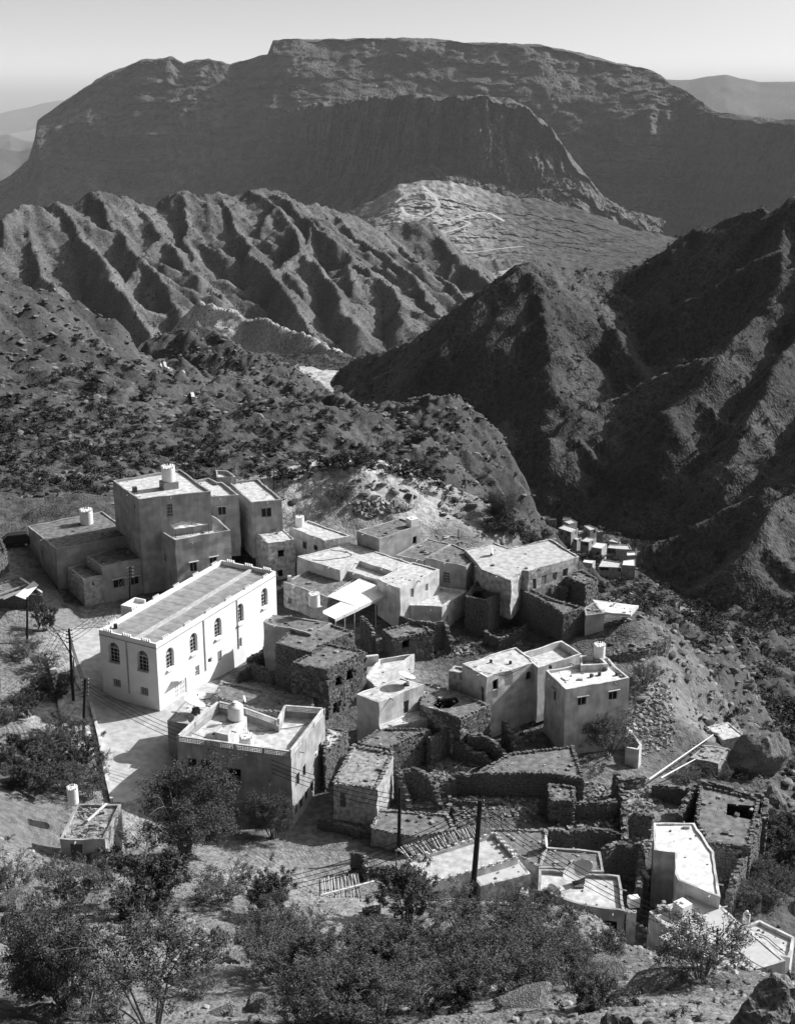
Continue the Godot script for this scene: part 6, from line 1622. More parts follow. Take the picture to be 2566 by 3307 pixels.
const PLANTS := [
	["tree", "biggest feathery tree between the courtyard and the front house", "", [[-18.2, -99.8, 8.0, 9.6]]],
	["tree", "rounder feathery tree at the near corner of the front house", "", [[-11.4, -107.3, 5.2, 5.0]]],
	["bush", "big round bush in front of the brushwood shed", "", [[-16.9, -77.9, 5.2, 6.2]]],
	["bush", "dark stubby bush left of the big round bush", "", [[-21.8, -77.3, 2.3, 2.2]]],
	["wispy", "pale thin shrub right of the brushwood shed", "", [[-21.9, -83.9, 2.2, 2.8]]],
	["wispy", "thin shrub on the rock ledge below the brushwood shed", "", [[-24.6, -83.5, 2.4, 3.2]]],
	["wispy", "leafy shrub at the left edge below the shed", "", [[-27.6, -82.2, 3.0, 3.4]]],
	["bush", "dense black green bush by the loose boards", "", [[-8.8, -77.7, 3.6, 3.3]]],
	["wispy", "wide pale shrub beside the dense dark bush", "", [[-12.0, -79.8, 2.6, 4.4]]],
	["tree", "tall twiggy tree at the lower left", "", [[-16.6, -55.8, 6.6, 5.6]]],
	["acacia", "bare branched acacia with several leaning trunks", "", [[-11.9, -53.8, 5.6, 7.4]]],
	["bush", "many stemmed bush in front of the battlement house", "", [[0.6, -76.9, 4.2, 4.4]]],
	["wispy", "grey green wiry shrub below the dish house at the bottom right", "foreground shrubs below the dish house at the bottom right", [[4.0, -74.2, 2.8, 3.8], [7.2, -72.2, 2.8, 3.0], [8.9, -73.1, 2.6, 2.6]]],
	["wispy", "grey green wiry shrub in the thicket at the bottom centre", "foreground shrubs in the thicket at the bottom centre", [[-1.2, -70.2, 2.4, 3.0], [2.6, -63.3, 2.9, 4.0], [-2.3, -63.4, 2.8, 4.0], [-5.3, -60.8, 2.9, 4.0], [-4.5, -53.9, 2.6, 4.0], [-2.5, -52.8, 2.6, 3.6], [-0.8, -52.5, 2.6, 3.8], [0.9, -54.2, 2.4, 3.4], [-7.1, -64.3, 2.4, 3.4], [-5.8, -71.3, 2.4, 3.0], [-9.1, -71.7, 2.0, 2.4], [-6.6, -63.5, 2.8, 3.6], [-6.8, -70.3, 2.6, 3.0]]],
	["bush", "grey green wiry shrub in the thicket at the bottom centre", "foreground shrubs in the thicket at the bottom centre", [[1.1, -67.2, 3.1, 4.2], [-0.5, -59.0, 2.8, 4.0], [-3.5, -59.8, 2.9, 4.2]]],
	["wispy", "grey green wiry shrub in the thicket right of the bottom centre", "foreground shrubs in the thicket right of the bottom centre", [[5.0, -67.7, 2.9, 3.6], [5.3, -61.6, 2.8, 3.6], [7.5, -64.6, 3.1, 3.6], [6.1, -54.9, 2.8, 3.6], [9.5, -68.1, 2.9, 3.4], [11.2, -63.3, 2.4, 3.2], [7.2, -61.2, 2.8, 3.6], [5.6, -56.8, 2.8, 3.6], [8.8, -56.5, 2.4, 3.0]]],
	["wispy", "grey green wiry shrub on the bare bank below the reed roof", "foreground shrubs on the bare bank below the reed roof", [[-8.3, -73.0, 2.8, 3.0]]],
	["bush", "grey green wiry shrub in the thicket right of the bottom centre", "foreground shrubs in the thicket right of the bottom centre", [[3.0, -53.0, 2.0, 2.8], [6.9, -66.9, 2.9, 3.4], [9.0, -50.3, 1.8, 2.8]]],
	["wispy", "grey green wiry shrub at the bottom left of the slope", "foreground shrubs at the bottom left of the slope", [[-14.8, -54.8, 2.0, 3.0], [-18.4, -57.0, 2.0, 2.8], [-10.6, -59.4, 1.8, 2.4]]],
	["wispy", "dark spiky bush overlapping the big slab roof", "", [[14.7, -54.5, 3.3, 4.2]]],
	["bush", "dusky shrub on the overgrown plot beside the courtyard", "shrubs on the plot left of the courtyard", [[-38.2, -123.8, 3, 3.6], [-38.1, -129.0, 3, 3.4], [-36.6, -114.2, 2.8, 3.6], [-33.3, -113.9, 3.4, 4.4], [-30.8, -114.8, 3.6, 4], [-33.1, -109.3, 3.2, 4.4], [-34.6, -109.0, 2.8, 3.6], [-36.3, -129.2, 2, 2.4]]],
	["wispy", "dusky shrub on the overgrown plot beside the courtyard", "shrubs on the plot left of the courtyard", [[-29.0, -113.2, 3, 3.2], [-28.6, -110.1, 2.6, 2.8], [-32.3, -119.0, 3, 3.4], [-34.2, -121.2, 2.6, 3.2], [-30.9, -110.3, 3, 3.6], [-39.5, -121.5, 2.4, 3], [-36.2, -132.8, 1.6, 2]]],
	["bush", "leafy tree beside the pole under the loose planks", "", [[-42.0, -146.6, 3.4, 3.0]]],
	["wispy", "shrub below the stone steps at the left", "", [[-42.1, -138.5, 2.4, 3.4]]],
	["wispy", "shrub by the sloping kerb wall", "", [[-39.2, -135.7, 2.4, 3.2]]],
	["wispy", "ash grey feathery tree before the cliff edge house", "", [[22.2, -125.6, 4.8, 6.0]]],
	["wispy", "pale bush on the rubble right of the cliff edge house", "", [[28.1, -137.9, 3, 3.4]]],
	["bush", "dark tree growing between the upper row and the old plaster house", "", [[-21.5, -174.7, 4.6, 3.6]]],
	["tree", "umbrella shaped tree at the end of the bare knoll", "", [[16.0, -189.8, 4.6, 5.6]]],
	["wispy", "thorn tree on the bare knoll", "", [[-8.4, -184.5, 3.4, 4.2]]],
	["bush", "bush in the hedge behind the stained roof house", "hedge bushes behind the stained roof house", [[13.9, -185.7, 2.6, 3.4], [15.6, -187.0, 2.6, 3.4], [17.6, -188.7, 2.6, 3.4], [19.4, -191.3, 2.6, 3.4], [31.4, -286.1, 2.6, 3.4], [34.1, -291.9, 2.6, 3.4], [63.7, -508.4, 2.6, 3.4], [66.2, -500.5, 2.6, 3.4], [16.5, -188.5, 2.6, 3.4], [30.1, -285.8, 2.6, 3.4]]],
	["bush", "scrubby bush on the steep bank at the lower right", "bushes on the steep bank at the right edge", [[37.4, -114.0, 3.4, 4.4], [39.0, -113.8, 3, 3.6], [38.8, -116.8, 2.6, 3.2], [38.0, -118.3, 2, 2.6], [40.2, -118.8, 2.6, 3], [32.2, -125.1, 1.6, 2.6]]],
	["wispy", "scrubby bush on the steep bank at the lower right", "bushes on the steep bank at the right edge", [[33.8, -107.6, 2.8, 3.6], [37.5, -110.9, 3.2, 4], [31.6, -103.2, 2.6, 3.2], [33.8, -103.9, 2.8, 3.4], [30.0, -123.3, 1.6, 2.6], [34.6, -126.5, 1.6, 2.4]]],
]

const SLOPE_SHRUBS := [
	[-4.2, -190.1, 0.97],
	[-57.8, -213.4, 0.99],
	[-47.9, -196.5, 0.93],
	[-4.4, -191.1, 0.99],
	[8.1, -190.3, 0.93],
	[-28.9, -190.9, 0.99],
	[-61.6, -203.6, 1.0],
	[-47.5, -220.5, 0.97],
	[-34.1, -202.1, 1.0],
	[-51.7, -215.6, 0.98],
	[-35.2, -224.2, 0.97],
	[1.0, -192.7, 0.89],
	[-5.4, -193.7, 0.93],
	[-35.6, -216.4, 0.94],
	[-2.8, -194.9, 0.85],
	[6.1, -192.7, 0.83],
	[-21.8, -192.5, 0.84],
	[-49.0, -197.7, 0.95],
	[-37.3, -192.9, 0.93],
	[-32.8, -205.5, 0.97],
	[-65.7, -219.4, 0.94],
	[-66.4, -218.9, 1.0],
	[-61.7, -195.0, 0.91],
	[-37.6, -191.6, 0.86],
	[-49.0, -202.2, 0.98],
	[-60.2, -195.8, 0.93],
	[-71.2, -230.5, 0.94],
	[-48.0, -239.2, 0.99],
	[-4.9, -191.7, 0.89],
	[-64.2, -242.5, 0.96],
	[-42.5, -200.2, 0.97],
	[-21.6, -244.5, 0.97],
	[-32.5, -215.4, 0.97],
	[-6.0, -192.6, 0.77],
	[-44.1, -218.6, 0.9],
	[-28.0, -253.7, 1.0],
	[-12.4, -192.5, 0.98],
	[-61.8, -195.3, 0.93],
	[3.9, -194.1, 0.81],
	[-54.1, -232.8, 0.9],
	[-29.9, -264.1, 0.99],
	[-15.2, -190.4, 0.85],
	[-31.1, -226.1, 0.87],
	[-7.2, -190.9, 0.78],
	[-62.5, -204.5, 0.96],
	[-47.1, -227.3, 0.89],
	[-63.3, -199.5, 0.86],
	[-8.6, -194.1, 0.85],
	[-46.9, -213.5, 0.85],
	[-23.8, -235.1, 0.97],
	[-57.1, -236.6, 0.92],
	[-42.6, -230.3, 0.87],
	[-53.2, -244.6, 0.91],
	[-62.3, -239.3, 0.89],
	[-55.5, -216.7, 0.96],
	[-51.8, -212.7, 0.87],
	[-9.0, -192.3, 0.84],
	[-60.8, -238.3, 0.98],
	[-19.7, -254.3, 0.97],
	[2.3, -197.6, 0.97],
	[-52.0, -198.9, 0.95],
	[-55.2, -196.2, 0.86],
	[-33.3, -232.0, 0.93],
	[-29.3, -259.1, 0.96],
	[-23.7, -249.7, 0.97],
	[-53.1, -219.0, 1.0],
	[-23.2, -256.0, 0.96],
	[-6.7, -190.9, 0.7],
	[-65.0, -204.7, 0.8],
	[-54.2, -231.8, 0.9],
	[-0.5, -191.5, 0.65],
	[5.2, -277.5, 0.98],
	[-65.3, -276.9, 0.99],
	[-49.7, -209.1, 0.82],
	[-43.3, -217.4, 0.83],
	[-41.1, -227.2, 0.97],
	[-66.9, -242.6, 0.89],
	[-8.0, -190.0, 0.78],
	[-41.6, -216.6, 0.91],
	[-53.7, -245.4, 0.94],
	[8.4, -264.2, 0.98],
	[-8.2, -192.7, 0.7],
	[-18.8, -267.4, 0.96],
	[-8.4, -192.1, 0.89],
	[-57.2, -227.1, 0.82],
	[-30.5, -219.0, 0.75],
	[17.3, -265.6, 0.94],
	[-32.7, -226.2, 0.83],
	[1.4, -196.5, 0.83],
	[-31.9, -234.1, 0.93],
	[-69.9, -274.2, 0.98],
	[-53.6, -219.9, 0.84],
	[-55.0, -225.6, 0.95],
	[-57.5, -284.9, 0.98],
	[-28.6, -190.5, 0.71],
	[-69.2, -233.3, 0.99],
	[-58.6, -279.2, 0.99],
	[-73.6, -243.5, 0.86],
	[-53.1, -199.1, 0.81],
	[-7.0, -194.5, 0.95],
	[-56.4, -212.0, 0.97],
	[-11.4, -192.5, 0.63],
	[-18.9, -237.7, 0.9],
	[-49.7, -270.3, 0.92],
	[0.5, -192.1, 0.68],
	[-17.9, -190.4, 0.91],
	[-42.9, -202.1, 0.91],
	[-30.5, -268.5, 0.93],
	[-58.7, -193.0, 0.77],
	[-10.4, -265.9, 0.93],
	[6.1, -194.9, 0.86],
	[-14.6, -244.5, 1.0],
	[4.8, -191.2, 0.88],
	[-35.1, -190.1, 0.95],
	[-47.1, -198.7, 0.97],
	[-38.4, -249.3, 0.9],
	[14.0, -261.9, 0.85],
	[-32.6, -225.0, 0.99],
	[-55.1, -245.4, 0.85],
	[-26.7, -190.4, 0.94],
	[-34.2, -243.3, 0.79],
	[-47.6, -218.0, 0.88],
	[-77.2, -303.7, 1.0],
	[-22.7, -237.5, 0.84],
	[-25.6, -192.9, 0.89],
	[-46.1, -207.4, 0.85],
	[3.8, -196.5, 0.9],
	[-72.6, -244.5, 0.82],
	[-55.2, -199.2, 0.84],
	[-51.8, -269.0, 0.98],
	[-49.7, -193.7, 0.93],
	[-1.5, -266.7, 0.94],
	[-38.9, -226.2, 0.87],
	[-39.0, -228.5, 0.97],
	[-27.0, -240.0, 0.96],
	[-56.3, -256.4, 0.9],
	[-50.2, -212.9, 0.94],
	[-72.8, -260.1, 0.89],
	[17.5, -284.7, 0.96],
	[-29.6, -248.4, 0.91],
	[-40.9, -244.3, 0.81],
	[20.0, -288.5, 0.99],
	[-52.9, -211.0, 0.81],
	[-31.1, -225.0, 0.95],
	[-4.2, -259.3, 0.9],
	[-60.8, -224.8, 0.83],
	[-19.5, -192.1, 0.93],
	[-67.2, -240.2, 0.86],
	[-1.0, -194.0, 0.76],
	[-38.7, -234.6, 0.94],
	[-60.2, -220.5, 0.9],
	[-44.0, -191.4, 0.81],
	[-10.1, -193.1, 0.59],
	[-34.0, -196.0, 0.6],
	[-66.4, -248.7, 0.86],
	[-55.6, -249.1, 0.8],
	[-42.1, -253.4, 0.86],
	[-18.6, -238.7, 0.78],
	[-76.9, -262.7, 0.86],
	[-21.4, -275.1, 0.96],
	[-37.3, -210.9, 0.82],
	[-37.8, -220.7, 0.74],
	[-67.2, -232.2, 0.87],
	[-44.0, -238.6, 0.86],
	[-50.4, -219.9, 0.83],
	[-37.0, -249.3, 0.87],
	[-24.3, -237.8, 0.82],
	[-46.2, -229.2, 0.88],
	[6.6, -259.8, 0.94],
	[-27.7, -191.8, 0.69],
	[-59.9, -251.4, 0.91],
	[-20.9, -255.4, 0.8],
	[-15.2, -267.8, 0.91],
	[5.8, -268.4, 0.96],
	[10.3, -259.3, 0.82],
	[-45.9, -214.7, 0.72],
	[-58.2, -208.3, 0.78],
	[-4.9, -192.4, 0.79],
	[-8.4, -190.4, 0.71],
	[2.0, -191.4, 0.88],
	[-58.4, -199.4, 0.91],
	[-44.3, -190.7, 0.77],
	[-57.6, -195.2, 0.76],
	[-71.6, -295.9, 0.98],
	[-46.9, -206.1, 0.77],
	[-46.2, -193.9, 0.79],
	[-16.6, -267.9, 0.92],
	[-13.5, -265.6, 0.81],
	[-38.5, -202.5, 0.89],
	[-74.3, -320.2, 0.99],
	[-36.3, -238.5, 0.94],
	[-16.3, -190.0, 0.68],
	[-26.4, -270.9, 0.85],
	[-21.9, -239.1, 0.75],
	[-54.3, -193.3, 0.76],
	[-63.7, -269.4, 0.98],
	[-17.3, -193.7, 0.53],
	[-44.7, -246.6, 0.75],
	[-68.4, -273.4, 0.94],
	[-69.9, -230.5, 0.72],
	[-37.7, -223.0, 0.98],
	[-33.1, -226.0, 0.88],
	[-78.8, -256.1, 0.84],
	[-21.9, -267.1, 0.94],
	[-19.5, -270.2, 0.89],
	[-16.3, -243.4, 0.79],
	[-4.0, -192.6, 0.87],
	[-33.6, -235.5, 0.8],
	[-45.0, -219.5, 0.84],
	[-22.3, -243.6, 0.74],
	[-85.9, -314.6, 0.99],
	[-63.4, -201.9, 0.92],
	[-36.7, -198.9, 0.55],
	[-14.3, -268.9, 0.88],
	[-70.4, -236.0, 0.97],
	[-24.4, -241.6, 0.99],
	[-28.5, -235.7, 0.8],
	[-58.4, -208.3, 0.87],
	[-57.3, -234.3, 0.74],
	[-65.5, -237.0, 0.99],
	[-19.7, -193.7, 0.61],
	[-60.6, -192.1, 0.6],
	[-69.1, -268.2, 0.97],
	[-38.6, -246.8, 0.95],
	[3.5, -195.7, 0.75],
	[-24.7, -241.3, 0.72],
	[-67.3, -280.2, 0.99],
	[-10.7, -195.4, 0.57],
	[-48.8, -190.7, 0.64],
	[-55.4, -192.6, 0.86],
	[-51.3, -257.6, 0.8],
	[-28.4, -231.0, 0.79],
	[-58.0, -257.7, 0.96],
	[-21.0, -233.5, 0.74],
	[8.5, -260.7, 0.97],
	[-55.1, -214.8, 0.84],
	[-37.6, -252.9, 0.72],
	[-49.1, -280.5, 0.99],
	[-38.8, -242.4, 0.93],
	[25.0, -305.9, 0.89],
	[-34.1, -220.4, 0.85],
	[2.9, -192.5, 0.5],
	[-70.2, -231.4, 0.95],
	[-54.7, -224.4, 0.67],
	[-25.0, -230.4, 0.92],
	[-52.2, -274.1, 0.97],
	[-61.7, -205.1, 0.64],
	[5.4, -274.2, 0.92],
	[-49.9, -257.6, 0.91],
	[-40.0, -251.3, 0.79],
	[-47.6, -224.8, 0.93],
	[-33.4, -218.0, 0.8],
	[-30.8, -192.6, 0.63],
	[-45.4, -259.7, 0.76],
	[-33.7, -214.2, 0.7],
	[2.3, -346.8, 0.97],
	[-47.1, -236.3, 0.88],
	[3.9, -194.0, 0.72],
	[-15.1, -254.6, 0.94],
	[-59.4, -195.0, 0.53],
	[-10.3, -193.5, 0.71],
	[-61.7, -203.6, 0.72],
	[-23.1, -248.7, 0.91],
	[-35.2, -249.1, 0.85],
	[-13.8, -262.6, 0.75],
	[15.9, -283.2, 0.9],
	[3.9, -267.3, 0.98],
	[-3.2, -195.6, 0.8],
	[-61.7, -264.0, 0.81],
	[-49.4, -243.4, 0.82],
	[-53.3, -199.2, 0.53],
	[-68.4, -225.1, 0.89],
	[-62.0, -206.4, 0.7],
	[-35.7, -217.1, 0.85],
	[-24.6, -190.9, 0.48],
	[-32.6, -212.0, 0.73],
	[-63.9, -213.8, 0.61],
	[-9.7, -193.0, 0.73],
	[-41.8, -228.3, 0.98],
	[-15.5, -256.9, 0.84],
	[-12.2, -190.2, 0.81],
	[-34.8, -247.0, 0.68],
	[-53.4, -237.5, 0.94],
	[-68.6, -298.5, 0.94],
	[-48.9, -236.5, 0.81],
	[-48.4, -218.4, 0.94],
	[-70.4, -298.2, 0.87],
	[-30.4, -241.3, 0.76],
	[1.7, -261.0, 0.75],
	[-62.6, -211.1, 0.61],
	[-16.2, -191.7, 0.74],
	[-63.4, -230.4, 0.97],
	[-70.7, -245.0, 0.77],
	[-37.1, -233.2, 0.85],
	[-35.2, -229.9, 0.64],
	[-63.8, -242.3, 0.67],
	[-58.0, -199.4, 0.76],
	[-68.8, -268.3, 0.86],
	[8.6, -192.3, 0.72],
	[-51.4, -231.7, 0.98],
]

const BOULDERS := [
	[[39.35, -5.08, -130.25], [7.4, 6.6, 6.2], 0.5, "huge slab sided boulder right of the sheds", ""],
	[[39.01, -4.36, -122.02], [3.0, 2.4, 2.6], 1.2, "round shouldered boulder below the huge boulder", ""],
	[[6.57, 1.4, -98.31], [4.6, 1.9, 2.8], 0.2, "pale pitted rock at the foot of the tallest pole", ""],
	[[-25.96, 6.05, -95.94], [4.4, 1.6, 2.4], 0.1, "pale rock ledge in front of the brushwood shed", ""],
	[[-26.0, 13.98, -78.3], [3.4, 1.6, 2.2], 0.5, "dark edged boulder at the left of the slope", ""],
	[[-21.32, 21.48, -60.7], [2.2, 1.7, 1.7], 0.2, "smooth pale boulder cut by the left edge", ""],
	[[-17.4, 24.17, -54.33], [2.4, 1.0, 1.6], -0.3, "flat rock at the bottom left", ""],
	[[-8.48, 23.53, -55.71], [1.8, 0.9, 1.3], 0.3, "block of rock right of the acacia", ""],
	[[-6.91, 23.06, -56.56], [1.5, 1.3, 1.2], 0.9, "dark block near the bottom", ""],
	[[-7.12, 22.82, -57.0], [1.9, 1.3, 1.5], 0.4, "dark split boulder at the bottom", ""],
	[[5.76, 26.58, -51.58], [3.2, 0.8, 2.0], 0.1, "low rock shelf at the bottom edge", ""],
	[[9.85, 22.85, -58.78], [5, 1.2, 2.6], 0.5, "long dark rock rib on the lower right slope", ""],
	[[11.97, 26.36, -53.29], [4.6, 1.2, 2.2], 0.45, "shaded rock edge below the spiky bush", ""],
	[[-17.79, 14.52, -76.33], [1.6900000000000002, 0.9099999999999999, 1.3], 0.0, "grey rock half sunk in the stony foreground slope", "foreground rocks"],
	[[-16.91, 15.96, -72.77], [2.08, 1.1199999999999999, 1.6], 0.7, "grey rock half sunk in the stony foreground slope", "foreground rocks"],
	[[-10.77, 16.75, -69.72], [2.08, 1.1199999999999999, 1.6], 1.4, "grey rock half sunk in the stony foreground slope", "foreground rocks"],
	[[-9.41, 18.3, -65.96], [1.8199999999999998, 0.9799999999999999, 1.4], 2.0999999999999996, "grey rock half sunk in the stony foreground slope", "foreground rocks"],
	[[-11.85, 20.72, -61.25], [1.8199999999999998, 0.9799999999999999, 1.4], 2.8, "grey rock half sunk in the stony foreground slope", "foreground rocks"],
	[[-25.94, 12.49, -81.73], [1.9500000000000002, 1.0499999999999998, 1.5], 3.5, "grey rock half sunk in the stony foreground slope", "foreground rocks"],
	[[-24.81, 16.32, -73.02], [1.56, 0.84, 1.2], 4.199999999999999, "grey rock half sunk in the stony foreground slope", "foreground rocks"],
	[[-21.31, 20.07, -64.09], [1.9500000000000002, 1.0499999999999998, 1.5], 4.8999999999999995, "grey rock half sunk in the stony foreground slope", "foreground rocks"],
	[[-4.22, 15.73, -71.11], [1.3, 0.7, 1.0], 5.6, "grey rock half sunk in the stony foreground slope", "foreground rocks"],
	[[-1.83, 13.29, -77.89], [1.56, 0.84, 1.2], 6.3, "grey rock half sunk in the stony foreground slope", "foreground rocks"],
	[[13.23, 23.94, -57.49], [1.3, 0.7, 1.0], 7.0, "grey rock half sunk in the stony foreground slope", "foreground rocks"],
	[[-71.07, 8.94, -252.45], [2.8600000000000003, 1.4300000000000002, 2.08], 0.0, "grey outcrop block on the scrub slope behind the village", "slope blocks"],
	[[-57.34, 6.56, -252.08], [2.64, 1.32, 1.92], 0.9, "grey outcrop block on the scrub slope behind the village", "slope blocks"],
	[[-67.96, 7.56, -231.61], [3.08, 1.54, 2.2399999999999998], 1.8, "grey outcrop block on the scrub slope behind the village", "slope blocks"],
	[[-69.89, 7.81, -280.51], [2.4200000000000004, 1.2100000000000002, 1.7600000000000002], 2.7, "grey outcrop block on the scrub slope behind the village", "slope blocks"],
	[[-48.94, 5.24, -236.02], [2.4200000000000004, 1.2100000000000002, 1.7600000000000002], 3.6, "grey outcrop block on the scrub slope behind the village", "slope blocks"],
	[[-58.33, 7.11, -212.98], [2.64, 1.32, 1.92], 4.5, "grey outcrop block on the scrub slope behind the village", "slope blocks"],
	[[-39.81, 3.6, -259.03], [2.64, 1.32, 1.92], 5.4, "grey outcrop block on the scrub slope behind the village", "slope blocks"],
	[[-81.62, 11.23, -273.73], [2.64, 1.32, 1.92], 6.3, "grey outcrop block on the scrub slope behind the village", "slope blocks"],
	[[-74.6, 4.94, -322.64], [2.4200000000000004, 1.2100000000000002, 1.7600000000000002], 7.2, "grey outcrop block on the scrub slope behind the village", "slope blocks"],
	[[-33.23, 2.75, -236.49], [2.4200000000000004, 1.2100000000000002, 1.7600000000000002], 8.1, "grey outcrop block on the scrub slope behind the village", "slope blocks"],
	[[-50.97, 5.0, -266.5], [2.2, 1.1, 1.6], 9.0, "grey outcrop block on the scrub slope behind the village", "slope blocks"],
	[[7.36, 51.59, -20.73], [2.6, 5.2, 2.2], 0.4, "big rough rock closest to the camera at the lower right corner", ""],
	[[7.27, 53.43, -18.63], [2.2, 5.6, 2.0], 1.1, "rock behind the corner rock at the right edge", ""],
	[[5.04, 48.79, -23.46], [2.2, 4.6, 1.6], 0.2, "pale rock top peeping over the bottom edge", ""],
	[[1.82, 43.49, -29.94], [4.2, 1.6, 1.8], 0.15, "flat rock lip at the bottom edge", ""],
]

const GRASS := [
	[3.31, 54.24, -16.68],
	[3.83, 53.49, -17.59],
	[3.86, 54.76, -16.04],
	[4.61, 53.21, -17.92],
	[4.49, 54.47, -16.4],
	[5.07, 53.75, -17.27],
	[4.88, 51.99, -19.4],
	[4.69, 51.11, -20.47],
	[5.44, 52.12, -19.25],
]

const ROADS := [
	[5.0, [[-88.67, -492.78], [-63.2, -362.45], [-59.26, -351.15], [-56.8, -343.2], [-55.24, -335.62], [-45.52, -284.32]]],
]

const CANOPY := [
	[[-4.68, 8.5, -156.24], [-0.66, 8.1, -152.46], [-4.52, 8.0, -147.68], [-8.45, 8.4, -150.24]],
	[[-6.8, 8.3, -148.78], [-4.48, 8.0, -147.62], [-7.3, 7.9, -144.28], [-9.06, 8.2, -145.71]],
]

const CANOPY_POSTS := [
	[-6.2, 8.0, -145.49],
	[-5.1, 8.0, -146.96],
	[-2.65, 8.0, -150.1],
	[-7.25, 7.9, -144.5],
]

const SAIL := [
	[-29.99, 14.4, -161.86],
	[-28.27, 13.5, -160.67],
	[-24.17, 13.8, -161.81],
	[-26.26, 14.1, -161.62],
]

const WASHING := [
	[[-28.34, 13.9, -162.94], [-25.7, 15.6, -164.01]],
	[[-28.62, 13.2, -164.47], [-25.98, 13.5, -165.31]],
]

const REEDS := [
	["reed matting roof behind the battlement house", [[-0.12, 3.5, -102.41], [6.97, 3.5, -106.39], [7.25, 3.3, -105.03], [0.8, 3.3, -101.11]], 70],
	["broken reed matting roof beside the loose boards", [[-6.48, 4.6, -96.14], [-3.35, 4.6, -96.91], [-2.9, 4.4, -93.68], [-6.26, 4.4, -93.44]], 34],
]

